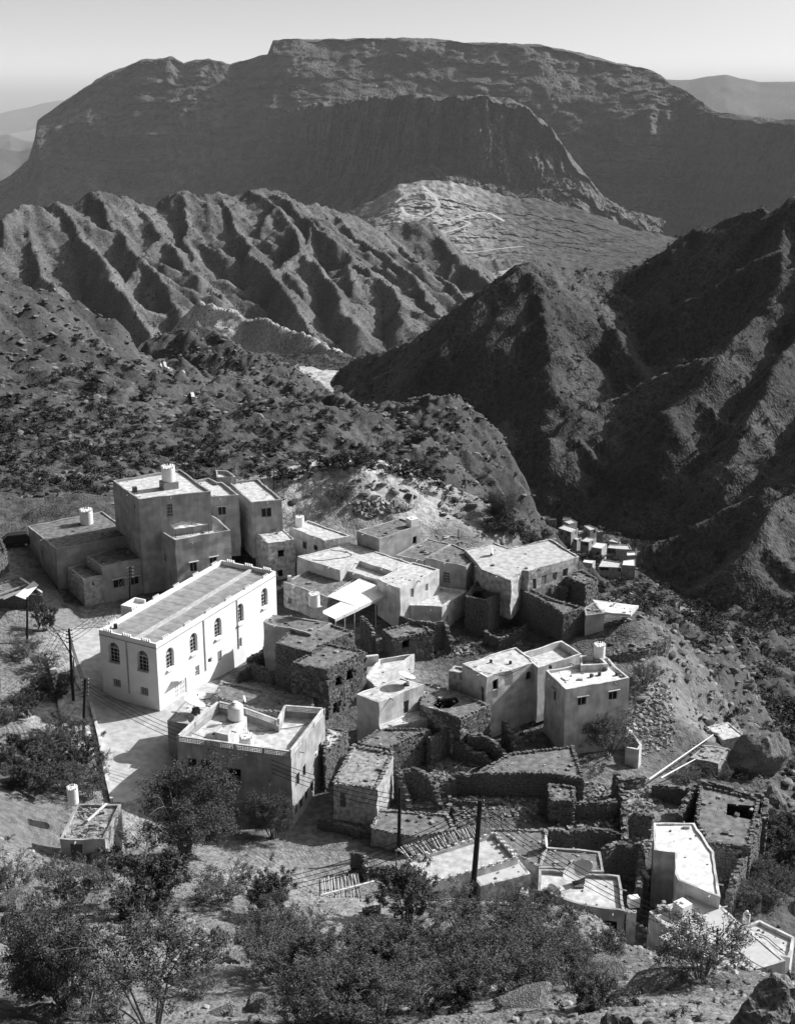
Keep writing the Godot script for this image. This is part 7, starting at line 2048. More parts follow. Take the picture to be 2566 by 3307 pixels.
const BOARDS := [
	["bright white plank fanned over the roofless hut", 0.2, 0.05, "white", "white planks on the hut", [[-46.47, 8.1, -151.23, -45.44, 8.2, -155.86], [-46.22, 8.13, -150.98, -45.29, 8.23, -155.6], [-45.97, 8.16, -150.73, -45.14, 8.26, -155.33], [-45.73, 8.19, -150.48, -44.99, 8.29, -155.07], [-45.48, 8.22, -150.24, -44.84, 8.32, -154.81], [-45.23, 8.25, -149.99, -44.69, 8.35, -154.56], [-44.99, 8.28, -149.74, -44.54, 8.38, -154.3]]],
	["weathered grey beam lying beside the white planks", 0.18, 0.14, "wood", "grey beams on the hut", [[-49.08, 7.9, -151.91, -46.3, 8.0, -155.22], [-48.37, 7.9, -150.92, -45.62, 8.0, -154.31], [-47.88, 7.9, -150.69, -46.36, 8.0, -153.01]]],
	["square timber crossing the corner of the roofless hut", 0.25, 0.2, "wood_pale", "", [[-47.45, 8.2, -156.97, -43.75, 7.9, -152.91]]],
	["loose board in the pile above the foreground slope", 0.25, 0.1, "wood_pale", "loose boards", [[-8.38, 6.5, -89.12, -5.9, 6.5, -90.05], [-7.52, 6.7, -88.74, -4.16, 6.7, -89.83], [-6.28, 6.9, -88.54, -4.82, 6.9, -89.18]]],
	["loose board in the pile above the foreground slope", 0.25, 0.1, "wood", "loose boards", [[-7.42, 6.6, -89.21, -5.97, 6.6, -90.21], [-7.14, 6.8, -89.1, -4.44, 6.8, -89.91]]],
	["long white pole propped across to the little shed", 0.16, 0.16, "white", "", [[25.42, 0.6, -119.84, 34.7, -0.6, -131.81]]],
	["second white pole resting below the first", 0.16, 0.16, "white", "", [[26.8, 0.3, -120.66, 31.44, -0.4, -125.88]]],
	["pale timber lying on the brushwood shed", 0.18, 0.12, "wood_pale", "", [[-26.01, 8.75, -98.39, -25.0, 8.75, -101.18]]],
	["plank laid across the broken reed roof", 0.2, 0.08, "wood_pale", "", [[-6.26, 4.75, -93.58, -1.93, 4.75, -95.58]]],
	["bleached stick standing on the bare knoll", 0.16, 0.12, "wood_pale", "sticks on the knoll", [[2.09, 9.2, -184.21, 2.23, 10.6, -185.71], [6.25, 9.2, -184.37, 6.75, 10.6, -184.42], [6.42, 9.2, -184.21, 7.35, 10.6, -184.17], [1.7, 9.2, -183.37, 2.09, 10.6, -184.0]]],
	["rough timber in the pile behind the stained roof house", 0.16, 0.12, "wood", "timber pile", [[8.25, 6.35, -176.58, 9.59, 6.35, -177.17], [6.53, 6.12, -178.78, 8.11, 5.98, -179.92], [8.95, 6.1, -178.07, 9.97, 6.13, -178.28], [7.92, 6.25, -178.7, 9.49, 6.24, -177.97], [9.43, 5.94, -178.99, 10.24, 6.0, -178.63], [9.4, 6.23, -178.11, 10.8, 6.36, -176.58], [10.61, 6.01, -177.13, 11.92, 5.99, -177.23], [10.9, 5.94, -179.18, 11.53, 6.38, -178.63], [9.12, 6.26, -176.12, 10.25, 5.97, -176.4]]],
	["rough timber in the pile behind the stained roof house", 0.16, 0.12, "wood_pale", "timber pile", [[5.75, 5.91, -180.49, 6.82, 6.13, -181.05], [9.02, 5.91, -180.11, 10.39, 6.18, -178.78], [8.23, 6.09, -176.92, 9.18, 6.37, -176.55], [10.92, 6.09, -177.5, 12.37, 5.95, -176.47], [6.6, 6.19, -179.22, 8.45, 6.04, -179.83], [6.63, 6.16, -178.46, 7.6, 5.94, -179.69], [7.2, 6.06, -177.6, 8.63, 6.12, -177.92], [5.31, 6.25, -179.34, 6.1, 6.23, -178.42], [5.92, 5.99, -180.84, 7.18, 6.38, -180.83], [9.09, 6.36, -177.41, 10.1, 6.32, -177.07], [8.89, 6.0, -179.4, 9.83, 6.26, -178.51], [9.69, 5.94, -176.35, 10.84, 6.14, -174.79], [5.3, 6.11, -176.3, 6.21, 5.92, -176.55], [6.17, 6.04, -177.34, 7.44, 6.23, -176.38], [8.17, 6.25, -176.19, 9.14, 6.35, -176.61], [7.08, 6.27, -180.22, 8.06, 5.98, -180.23], [6.84, 6.34, -178.12, 7.63, 6.3, -177.52]]],
	["bleached branch in the heap on top of the knoll", 0.14, 0.1, "wood_pale", "branches on the knoll", [[-7.67, 11.53, -187.93, -6.92, 11.59, -188.03], [-8.63, 11.55, -187.31, -7.31, 11.24, -188.58], [-10.33, 11.31, -186.39, -9.63, 11.37, -185.28], [-9.3, 11.51, -189.36, -8.44, 11.29, -188.92], [-7.63, 11.48, -186.22, -6.14, 11.54, -186.09], [-11.13, 11.41, -189.9, -10.39, 11.26, -189.63], [-7.64, 11.39, -187.73, -7.17, 11.22, -187.65], [-7.99, 11.42, -187.93, -7.48, 11.23, -188.95], [-10.52, 11.45, -187.87, -9.42, 11.35, -187.82], [-9.03, 11.26, -189.88, -7.69, 11.29, -190.06], [-10.3, 11.38, -187.87, -9.86, 11.27, -188.72], [-8.66, 11.36, -186.42, -7.49, 11.22, -186.23], [-9.63, 11.29, -188.71, -8.96, 11.53, -187.55], [-10.27, 11.26, -188.63, -9.63, 11.48, -186.89], [-9.13, 11.2, -187.82, -8.29, 11.3, -188.2], [-8.68, 11.59, -189.26, -7.18, 11.39, -190.16], [-8.51, 11.27, -187.5, -7.08, 11.53, -186.27], [-10.91, 11.47, -185.7, -10.02, 11.38, -185.26]]],
	["dry branch on the littered mud roof", 0.06, 0.06, "bark", "branches on the littered roof", [[0.6, 4.5, -123.9, 1.7, 4.8, -123.3], [-1.0, 4.6, -123.3, -0.5, 4.6, -122.7], [0.4, 4.6, -122.7, 1.1, 4.7, -122.0], [-0.5, 4.6, -123.1, 0.2, 4.8, -122.0], [0.9, 4.6, -123.2, 1.7, 4.7, -122.1], [-0.0, 4.5, -123.9, 0.5, 4.7, -123.2], [-1.3, 4.6, -124.0, -0.5, 4.8, -123.5], [0.6, 4.6, -120.5, 1.2, 4.7, -121.0], [0.2, 4.6, -122.1, 1.3, 4.7, -121.8], [-0.1, 4.6, -121.5, 0.4, 4.6, -122.2], [-1.3, 4.5, -124.4, -0.8, 4.7, -124.4], [-0.0, 4.6, -121.1, 1.1, 4.7, -120.9], [0.5, 4.6, -122.1, 1.1, 4.8, -121.5], [0.6, 4.6, -123.7, 1.8, 4.6, -123.6], [-0.8, 4.6, -121.3, -0.2, 4.7, -122.0], [0.4, 4.5, -122.2, 0.9, 4.7, -121.2]]],
	["dry branch heaped on the curved earth terrace", 0.06, 0.06, "bark", "branches on the earth terrace", [[24.8, 5.2, -145.7, 27.0, 5.5, -145.5], [25.4, 5.3, -147.3, 26.3, 5.5, -147.8], [26.9, 5.3, -145.7, 27.7, 5.4, -145.5], [28.7, 5.3, -144.8, 29.7, 5.5, -144.0], [26.3, 5.3, -145.3, 27.6, 5.4, -146.1], [26.5, 5.2, -147.4, 27.4, 5.5, -146.5], [27.2, 5.3, -145.2, 28.3, 5.5, -145.4], [26.4, 5.3, -146.9, 26.8, 5.5, -145.6], [25.9, 5.3, -146.1, 26.4, 5.5, -144.2], [26.1, 5.3, -144.4, 27.4, 5.3, -143.6], [26.2, 5.2, -145.9, 27.7, 5.3, -146.5], [26.7, 5.3, -145.8, 28.3, 5.5, -144.4], [26.4, 5.3, -145.9, 27.2, 5.5, -144.3], [28.7, 5.3, -144.4, 29.8, 5.5, -143.9], [27.5, 5.3, -145.6, 29.0, 5.3, -146.2], [26.0, 5.2, -147.0, 27.9, 5.3, -145.9], [24.6, 5.3, -145.1, 26.1, 5.3, -145.6], [25.2, 5.3, -145.2, 27.1, 5.5, -144.1], [26.1, 5.3, -145.4, 27.6, 5.4, -145.4], [28.7, 5.3, -145.3, 30.3, 5.5, -146.4], [28.5, 5.2, -145.7, 29.8, 5.5, -147.2], [27.8, 5.3, -146.1, 29.8, 5.3, -146.5]]],
	["brushwood twig bundled on the shed roof", 0.06, 0.06, "bark", "brushwood on the shed", [[-25.8, 8.6, -97.3, -25.2, 8.7, -97.8], [-26.9, 8.6, -97.7, -26.2, 8.8, -96.9], [-25.9, 8.6, -97.8, -24.8, 8.7, -97.7], [-25.7, 8.6, -97.4, -24.9, 8.8, -96.9], [-25.7, 8.6, -97.1, -24.9, 8.8, -97.2], [-26.8, 8.6, -97.3, -26.1, 8.7, -97.4], [-25.8, 8.6, -97.7, -25.3, 8.6, -98.0], [-26.2, 8.6, -96.8, -25.4, 8.7, -96.0], [-25.7, 8.6, -97.2, -24.7, 8.6, -97.1], [-25.8, 8.6, -97.7, -24.6, 8.7, -97.5], [-26.4, 8.6, -97.0, -25.6, 8.6, -96.3], [-25.8, 8.6, -97.9, -24.7, 8.6, -97.5], [-26.1, 8.6, -97.0, -25.6, 8.6, -97.3], [-26.8, 8.6, -97.7, -25.9, 8.8, -97.9]]],
	["brushwood twig in the far bundle on the shed roof", 0.06, 0.06, "bark", "brushwood on the shed far side", [[-26.2, 8.6, -100.2, -25.4, 8.7, -99.5], [-27.3, 8.6, -100.4, -26.5, 8.7, -99.7], [-27.0, 8.6, -100.5, -25.9, 8.8, -99.3], [-25.8, 8.6, -99.9, -25.0, 8.8, -100.0], [-26.2, 8.6, -100.0, -25.4, 8.8, -99.7], [-26.9, 8.6, -99.7, -26.1, 8.7, -100.2], [-26.3, 8.6, -101.1, -25.5, 8.8, -100.8], [-26.4, 8.6, -100.4, -25.2, 8.6, -99.9], [-26.4, 8.6, -100.0, -25.6, 8.8, -99.5], [-26.9, 8.6, -99.8, -26.1, 8.8, -99.5], [-27.2, 8.6, -100.0, -25.9, 8.8, -99.3], [-26.9, 8.6, -100.9, -26.3, 8.8, -100.8], [-27.3, 8.6, -100.8, -26.6, 8.8, -100.9], [-26.7, 8.6, -100.3, -26.2, 8.7, -100.8]]],
	["bare stick laid on the old plaster house roof", 0.06, 0.06, "bark", "sticks on the old roof", [[-17.1, 10.6, -169.8, -15.5, 10.7, -168.7], [-18.4, 10.6, -169.1, -17.4, 10.7, -169.7], [-16.5, 10.6, -167.5, -15.2, 10.7, -165.5], [-16.6, 10.6, -168.3, -15.4, 10.7, -169.6], [-16.8, 10.6, -167.5, -15.6, 10.8, -167.9], [-17.1, 10.6, -168.3, -16.1, 10.8, -168.7], [-17.5, 10.6, -167.7, -16.2, 10.6, -166.9], [-17.1, 10.6, -168.7, -16.1, 10.6, -168.4]]],
	["splintered beam among the ruins", 0.06, 0.06, "wood", "beams in the ruins", [[5.8, 1.6, -116.6, 7.2, 1.9, -117.4], [7.8, 1.7, -116.0, 8.5, 1.8, -116.2], [3.6, 1.7, -118.5, 4.5, 1.9, -117.5], [6.2, 1.7, -120.4, 7.5, 1.8, -119.9], [6.5, 1.7, -114.1, 7.3, 1.9, -113.2], [4.0, 1.6, -118.6, 6.1, 1.7, -119.0], [7.7, 1.7, -117.8, 8.9, 1.9, -118.4], [8.8, 1.7, -121.2, 9.7, 1.9, -120.1], [7.2, 1.7, -121.1, 8.4, 1.8, -120.2], [7.6, 1.7, -118.2, 8.9, 1.8, -119.7], [4.9, 1.6, -121.5, 6.7, 1.8, -120.3], [9.1, 1.7, -119.2, 10.1, 1.8, -119.3], [7.0, 1.7, -119.2, 8.2, 1.8, -120.3], [5.8, 1.7, -120.2, 6.8, 1.8, -121.4], [10.2, 1.7, -121.5, 10.7, 1.7, -121.1], [2.7, 1.6, -117.8, 3.8, 1.9, -117.6], [7.0, 1.7, -114.7, 7.7, 1.9, -113.5], [4.1, 1.7, -118.9, 5.5, 1.7, -118.3], [3.1, 1.7, -115.7, 4.6, 1.8, -115.1], [8.7, 1.7, -117.2, 9.4, 1.9, -117.5], [10.2, 1.6, -117.2, 11.8, 1.8, -117.7], [7.7, 1.7, -118.5, 8.5, 1.8, -119.4]]],
	["rafter end poking from the stick edged roof", 0.06, 0.06, "wood_pale", "rafters of the stick edged roof", [[11.0, 3.6, -116.4, 11.6, 3.8, -116.5], [10.6, 3.7, -116.7, 10.9, 3.9, -116.2], [10.3, 3.7, -116.3, 10.8, 3.9, -116.4], [10.5, 3.7, -117.7, 10.9, 3.8, -117.1], [10.4, 3.7, -115.9, 10.9, 3.9, -116.1], [11.1, 3.6, -118.1, 11.8, 3.9, -117.7], [10.9, 3.7, -116.5, 11.5, 3.7, -116.2], [10.9, 3.7, -116.8, 11.4, 3.9, -117.1], [10.7, 3.7, -117.9, 11.1, 3.9, -117.4], [9.7, 3.7, -117.2, 10.0, 3.8, -117.4], [10.7, 3.6, -117.1, 11.4, 3.9, -117.0], [11.2, 3.7, -117.4, 11.9, 3.7, -117.8], [10.7, 3.7, -115.8, 11.2, 3.8, -115.3], [10.0, 3.7, -117.9, 10.6, 3.8, -118.0], [11.0, 3.7, -115.6, 11.6, 3.9, -115.5], [10.5, 3.6, -117.3, 10.9, 3.9, -116.5]]],
]

const BOXES := [
	["air_conditioner", "boxy air conditioner hung on the white hall", "air conditioner", [-16.79, 5.4, -146.07], [0.75, 0.6, 0.5], 0.96, "tank", ""],
	["air_conditioner", "air conditioner below a window of the sunlit side", "air conditioner", [-8.16, 4.9, -116.76], [0.6, 0.5, 0.45], 1.25, "tank", ""],
	["crate", "dark crate on the tallest house roof", "crate", [-33.75, 17.5, -163.77], [0.6, 0.7, 0.5], 0.3, "door", ""],
	["bucket_block", "black bucket by the parapet of the hall", "bucket", [-30.47, 11.5, -133.18], [0.4, 0.5, 0.4], 0.2, "dark", ""],
	["pallet", "slatted pallet on the front house roof", "pallet", [-10.89, 7.6, -112.63], [1.3, 0.25, 0.8], 0.15, "wood_pale", ""],
	["concrete_block", "concrete block stacked on the big slab roof", "block", [22.02, 2.4, -95.09], [0.42, 0.4, 0.3], 0.0, "cement_block", "concrete blocks on the slab roof"],
	["concrete_block", "concrete block stacked on the big slab roof", "block", [21.71, 2.4, -94.6], [0.42, 0.4, 0.3], 0.4, "cement_block", "concrete blocks on the slab roof"],
	["concrete_block", "concrete block stacked on the big slab roof", "block", [22.34, 2.4, -94.84], [0.42, 0.4, 0.3], 0.8, "cement_block", "concrete blocks on the slab roof"],
	["concrete_block", "concrete block stacked on the big slab roof", "block", [21.63, 2.4, -94.96], [0.42, 0.4, 0.3], 1.2000000000000002, "cement_block", "concrete blocks on the slab roof"],
	["concrete_block", "concrete block stacked on the big slab roof", "block", [22.19, 2.4, -95.58], [0.42, 0.4, 0.3], 1.6, "cement_block", "concrete blocks on the slab roof"],
	["roof_stone", "lump or pipe stub on the cliff edge house roof", "stone", [16.29, 8.2, -130.07], [0.3, 0.35, 0.3], 0.0, "stone_dark", "lumps on the cliff edge roof"],
	["roof_stone", "lump or pipe stub on the cliff edge house roof", "stone", [20.38, 8.2, -127.87], [0.3, 0.35, 0.3], 0.6, "stone_dark", "lumps on the cliff edge roof"],
	["roof_stone", "lump or pipe stub on the cliff edge house roof", "stone", [21.28, 8.2, -128.31], [0.3, 0.35, 0.3], 1.2, "stone_dark", "lumps on the cliff edge roof"],
	["roof_stone", "lump or pipe stub on the cliff edge house roof", "stone", [21.99, 8.2, -129.4], [0.3, 0.35, 0.3], 1.7999999999999998, "stone_dark", "lumps on the cliff edge roof"],
	["roof_stone", "lump or pipe stub on the cliff edge house roof", "stone", [23.13, 8.2, -128.31], [0.3, 0.35, 0.3], 2.4, "stone_dark", "lumps on the cliff edge roof"],
	["roof_stone", "lump or pipe stub on the cliff edge house roof", "stone", [21.8, 8.2, -130.87], [0.3, 0.35, 0.3], 3.0, "stone_dark", "lumps on the cliff edge roof"],
	["door_leaf", "loose white door leaf lying on the cliff edge house roof", "door", [17.55, 8.25, -127.34], [0.5, 0.1, 0.9], 0.5, "white", ""],
	["vent_stub", "dark stub on the cream house roof", "vent", [12.08, 8.4, -130.75], [0.25, 0.35, 0.25], 0.2, "stone_dark", "stubs on the cream roof"],
	["vent_stub", "dark stub on the cream house roof", "vent", [10.03, 8.4, -131.07], [0.25, 0.35, 0.25], 0.2, "stone_dark", "stubs on the cream roof"],
	["chimney_stub", "round topped pipe block on the low old house", "chimney", [-13.56, 8.0, -156.62], [0.5, 0.7, 0.5], 0.2, "plaster", ""],
	["white_box", "white water box between the two lower houses", "box", [20.08, 1.0, -97.62], [0.9, 0.9, 0.7], 0.2, "tank", ""],
	["engine_block", "dark machine behind the big mesh dish", "machine", [15.38, 2.9, -98.07], [0.9, 0.7, 0.6], 0.4, "door", ""],
	["generator", "dark machine under the dish of the left wing", "machine", [-20.22, 7.3, -121.2], [0.7, 0.6, 0.6], 0.4, "door", ""],
	["bench_wall", "white bench wall in the pale yard", "wall", [-2.95, 4.6, -138.61], [1.6, 1.3, 0.35], 0.25, "white", ""],
]

const LADDER := [
	[-15.37, 9.3, -116.16],
	[-14.37, 7.65, -116.14],
]

const CAR := [
	[-51.35, 7.3, -169.15],
]

const COURT := [
	[[-40.25, -146.04], [-39.38, -148.07], [-37.96, -149.18], [-35.91, -149.0], [-33.07, -147.99], [-25.06, -137.25], [-19.81, -134.91], [-20.32, -131.42], [-22.79, -130.15], [-24.0, -125.97], [-22.68, -120.48], [-21.96, -115.93], [-22.94, -113.12], [-24.24, -111.06], [-25.66, -109.94], [-26.63, -109.88], [-28.25, -114.64], [-30.06, -120.83], [-31.41, -124.99], [-32.65, -128.63], [-35.56, -134.08], [-36.94, -139.72]],
]

const KERBS := [
	["white guard wall on the near side of the hillside road", [[-89.72, -493.34], [-61.95, -350.45], [-59.5, -341.88], [-58.04, -334.72]], 1.2, 0.7],
	["white guard wall on the far side of the hillside road", [[-79.27, -486.23], [-79.2, -481.99], [-56.74, -348.44], [-53.38, -334.65], [-43.24, -275.92]], 1.2, 0.7],
	["white topped kerb wall along the courtyard edge", [[-32.69, -128.82], [-31.31, -124.79], [-30.03, -120.84], [-28.22, -114.64], [-26.63, -109.88]], 0.55, 0.3],
	["pale sloping wall through the overgrown plot", [[-39.57, -139.12], [-38.06, -134.91], [-36.15, -129.73], [-34.51, -124.61], [-33.11, -120.35]], 0.5, 0.7],
	["curved yard wall with pots below the cliff edge house", [[24.55, -128.75], [25.02, -126.54], [25.33, -124.59], [24.89, -123.64], [23.7, -124.13]], -9, 0.25],
]

const STREET := [
	[[-40.25, -146.04], [-43.29, -151.11], [-46.62, -159.15], [-50.62, -165.94], [-54.23, -168.1], [-54.69, -169.75], [-49.55, -168.1], [-44.75, -161.58], [-40.7, -153.7], [-37.99, -149.35], [-39.38, -148.07]],
]

const FIELDS := [
	[[88.88, -407.42], [94.49, -424.77], [96.2, -424.16], [90.99, -402.22]],
	[[91.66, -402.64], [96.93, -424.74], [99.25, -421.32], [85.59, -361.84]],
	[[86.16, -363.15], [99.68, -420.53], [99.66, -405.95], [85.3, -351.72]],
	[[78.66, -290.12], [99.58, -362.83], [91.05, -316.35], [86.24, -298.85]],
]

const BRIGHT_FLATS := [
	[[-30.28, -266.65], [-28.26, -273.23], [-23.73, -281.37], [-24.31, -268.85], [-27.41, -264.55]],
]

const TERRACE_PATCH := [
	[[-29.66, -268.01], [-28.26, -273.23], [-23.62, -279.98], [-24.31, -268.85], [-27.47, -265.14]],
]

func v3(a: Array) -> Vector3:
	return Vector3(a[0], a[1], a[2])

func tank(t: Array) -> void:
	var at := v3(t[1]); var r: float = t[2]; var h: float = t[3]; var plinth: float = t[4]
	var o := thing("water_tank", t[5], "water tank", at, "roof water tanks")
	var y := 0.0
	if plinth > 0.0:
		var pb := MB.new(); pb.box(Vector3(0, plinth * 0.5, 0), Vector3(r * 2.3, plinth, r * 2.1), Basis(Vector3.UP, 0.5))
		part("plinth", pb.mesh(), M.cement_block, o)
		y = plinth + 0.004
	var mb := MB.new()
	if t[0] == "cube":
		mb.box(Vector3(0, h * 0.5, 0), Vector3(r, h, r), Basis(Vector3.UP, 0.6))
		part("body", mb.mesh(), M.tank, o)
		var lb := MB.new(); lb.lathe(Vector3(0, h, 0), [[0.22, 0.0], [0.22, 0.08], [0.0, 0.1]], 12)
		part("lid", lb.mesh(), M.tank, o)
		return
	var prof := [[0.0, y], [r * 0.98, y]]
	var n := 6
	for k in n: # ribs moulded round the drum
		var y0 := y + h * 0.86 * k / n
		prof.append_array([[r, y0 + 0.02], [r, y0 + h * 0.86 / n * 0.75], [r * 0.965, y0 + h * 0.86 / n * 0.88]])
	if t[0] == "dome": prof.append_array([[r * 0.98, y + h * 0.86], [r * 0.8, y + h * 0.97], [r * 0.45, y + h * 1.04], [r * 0.42, y + h * 1.12], [0.0, y + h * 1.14]])
	else: prof.append_array([[r, y + h * 0.87], [r * 0.9, y + h * 0.93], [r * 0.35, y + h * 0.96], [0.0, y + h * 0.97]])
	mb.lathe(Vector3.ZERO, prof, 24)
	part("body", mb.mesh(), M.tank, o)
	var lb := MB.new()
	if t[0] == "dome":
		lb.lathe(Vector3(0, y + h * 1.13, 0), [[r * 0.36, 0.0], [r * 0.36, 0.07], [0.0, 0.1]], 14)
	else:
		lb.lathe(Vector3(0, y + h * 0.955, 0), [[r * 0.3, 0.0], [r * 0.3, 0.06], [0.0, 0.08]], 12)
		var sc := MB.new()
		for k in 14: # scalloped crown round the top edge
			var a := TAU * k / 14.0
			sc.box(Vector3(cos(a) * r * 0.9, y + h * 0.97, sin(a) * r * 0.9), Vector3(r * 0.16, h * 0.13, r * 0.26), Basis(Vector3.UP, -a + PI * 0.5))
		part("scalloped_rim", sc.mesh(), M.tank, o)
	part("lid", lb.mesh(), M.tank, o)

func dish(t: Array) -> void:
	var r: float = t[1]
	var dir := v3(t[2]).normalized()
	var o := thing("satellite_dish", t[3], "satellite dish", v3(t[0]), "satellite dishes")
	var hub := Vector3(0, r * 0.75 + 0.25, 0)
	var st := MB.new(); st.tube([Vector3.ZERO, hub], 0.05, 0.05, 6)
	st.box(Vector3(0, 0.08, 0), Vector3(r * 0.6, 0.16, r * 0.6))
	part("stand", st.mesh(), M.door, o)
	var side := dir.cross(Vector3(0.1, 1, 0.2)).normalized()
	var up := side.cross(dir)
	var rings := 5; var n := 24
	var mb := MB.new()
	var at := []
	for i in rings + 1:
		var q := float(i) / rings
		var row := []
		for k in n:
			var a := TAU * k / n
			row.append(hub + (side * cos(a) + up * sin(a)) * r * q + dir * r * 0.22 * q * q)
		at.append(row)
	for i in rings:
		for k in n:
			var k2 := (k + 1) % n
			mb.quad(at[i][k], at[i][k2], at[i + 1][k2], at[i + 1][k], dir)
			mb.quad(at[i][k] - dir * 0.03, at[i][k2] - dir * 0.03, at[i + 1][k2] - dir * 0.03, at[i + 1][k] - dir * 0.03, -dir)
	part("reflector", mb.mesh(), M.metal, o)
	var ft := MB.new()
	var focus := hub + dir * r * 0.9
	ft.tube([hub + up * -r * 0.9 + dir * r * 0.18, focus], 0.02, 0.02, 5)
	ft.box(focus, Vector3(0.12, 0.12, 0.12))
	part("feed_arm", ft.mesh(), M.door, o)

func pole(t: Array) -> void:
	var a := v3(t[0]); var b := v3(t[1])
	var o := thing("utility_pole" if t[3] > 0 or t[2] > 0.12 else "post", t[4], "pole", a, "poles")
	var top := b - a
	var mb := MB.new(); mb.tube([-top.normalized() * 1.2, top * 0.5, top], t[2] * 1.15, t[2] * 0.8, 10)
	part("shaft", mb.mesh(), M.pole, o)
	for k in t[3]:
		var c = top * (1.0 - (0.25 + k * 0.42) / top.length())
		var cb := MB.new()
		cb.box(c, Vector3(0.75, 0.07, 0.07), Basis(Vector3.UP, 0.5))
		var arm := part("cross_arm", cb.mesh(), M.pole, o)
		for s in [-1.0, 1.0]:
			var ib := MB.new(); ib.lathe(c + Basis(Vector3.UP, 0.5) * Vector3(0.34 * s, 0.03, 0), [[0.035, 0.0], [0.06, 0.05], [0.035, 0.09], [0.055, 0.13], [0.0, 0.17]], 8)
			part("insulator", ib.mesh(), M.frame, arm)

func span_wires() -> void:
	for wi in WIRES.size():
		var a := v3(WIRES[wi][0]); var b := v3(WIRES[wi][1])
		for k in 4:
			var off := Vector3(0, -0.3 - 0.42 * k, 0)
			var pts := []
			for i in 17:
				var u := i / 16.0
				pts.append(a.lerp(b, u) + off + Vector3(0, -a.distance_to(b) * 0.045 * 4.0 * u * (1.0 - u) * (1.0 + 0.05 * k), 0))
			var mb := MB.new(); mb.tube(pts, 0.032, 0.032, 4, false)
			var o := thing("overhead_wire", ["thin black wire strung from the corner pole to the courtyard pole", "thin black wire fanning from the annex pole to the corner pole", "thin black wire crossing the bright courtyard to the front house", "thin black wire from the front house pole to the tallest pole", "thin black wire from the tallest pole towards the big slab roof", "thin black wire over the big slab roof at the lower right", "thin black wire slanting over the lower gravel terraces", "thin black wire from the plank pole to the corner pole"][wi], "wire", Vector3.ZERO, "wires of span %d" % (wi + 1))
			part("cable", mb.mesh(), M.wire, o)

func ruin(t: Array) -> void:
	var P := []
	for p in t[1]: P.append(v3(p))
	var o := thing("ruined_wall", t[0], "wall", Vector3.ZERO, "ruined stone walls")
	var th: float = t[3]
	for i in P.size() - 1:
		var a: Vector3 = P[i]; var b: Vector3 = P[i + 1]
		var d := Vector3(b.x - a.x, 0, b.z - a.z)
		var L := d.length()
		if L < 0.2: continue
		d /= L
		var out := Vector3(d.z, 0, -d.x)
		if out.dot(EYE - a) < 0: out = -out
		var mb := MB.new()
		var m := maxi(2, int(L / 0.4))
		var prof := PackedFloat32Array()
		for k in m + 1:
			prof.append(lerpf(a.y, b.y, float(k) / m) + rng.randf_range(-0.28, 0.06))
		for k in m:
			var p := []
			for q in 8:
				var u := float(k + (1 if q & 1 else 0)) / m
				var c := Vector3(a.x, 0, a.z) + d * (L * u)
				c += out * (0.0 if q & 4 else -th)
				c.y = prof[k + (1 if q & 1 else 0)] if q & 2 else t[2]
				p.append(c)
			mb.hexa(p)
		part("core", mb.mesh(), M.stone, o)
		masonry(o, Vector3(a.x, 0, a.z), d, out, L, t[2], maxf(a.y, b.y) + 0.1, [], false, 0, prof)
		masonry(o, Vector3(a.x, 0, a.z) - out * th, d, -out, L, t[2], maxf(a.y, b.y) + 0.1, [], false, 0, prof)
		# loose top course, stone by stone
		var s := 0.0
		while s < L:
			var w := rng.randf_range(0.28, 0.6)
			var y := profile(prof, (s + w * 0.5) / L)
			var q := part("stone", stone_mesh(rng.randi() % 7), [M.stone_mid, M.stone_light, M.stone_dark][rng.randi() % 3], o)
			var bs := Basis(d, Vector3.UP, d.cross(Vector3.UP)).rotated(Vector3.UP, rng.randf_range(-0.5, 0.5)).rotated(d, rng.randf_range(-0.25, 0.25))
			q.transform = Transform3D(bs.scaled_local(Vector3(w, rng.randf_range(0.16, 0.32), rng.randf_range(0.3, th))), Vector3(a.x, y + 0.03, a.z) + d * (s + w * 0.5) - out * th * rng.randf_range(0.3, 0.7))
			s += w * 0.95

func rubble(t: Array) -> void:
	var poly := PackedVector2Array()
	for p in t[1]: poly.append(Vector2(p[0], p[2]))
	var lo := poly[0]; var hi := poly[0]
	for p in poly:
		lo = lo.min(p); hi = hi.max(p)
	var mb := MB.new()
	var made := 0; var tries := 0
	while made < t[2] and tries < 9000:
		tries += 1
		var p := Vector2(rng.randf_range(lo.x, hi.x), rng.randf_range(lo.y, hi.y))
		if not Geometry2D.is_point_in_polygon(p, poly): continue
		made += 1
		var s: float = t[3] * rng.randf_range(0.35, 1.3)
		var bs := Basis.from_euler(Vector3(rng.randf_range(-0.5, 0.5), rng.randf() * TAU, rng.randf_range(-0.5, 0.5)))
		mb.tone = rng.randf_range(0.09, 0.34)
		stone_into(mb, rng.randi() % 7, Transform3D(bs.scaled_local(Vector3(s, s * 0.55, s * 0.8)), Vector3(p.x, ground(p.x, p.y) + s * 0.12, p.y)))
	var o := structure("rubble", mb.mesh(), M.loose, "stuff", t[0], "rubble")

# ---------------------------------------------------------------- plants
var plant_cache := {}
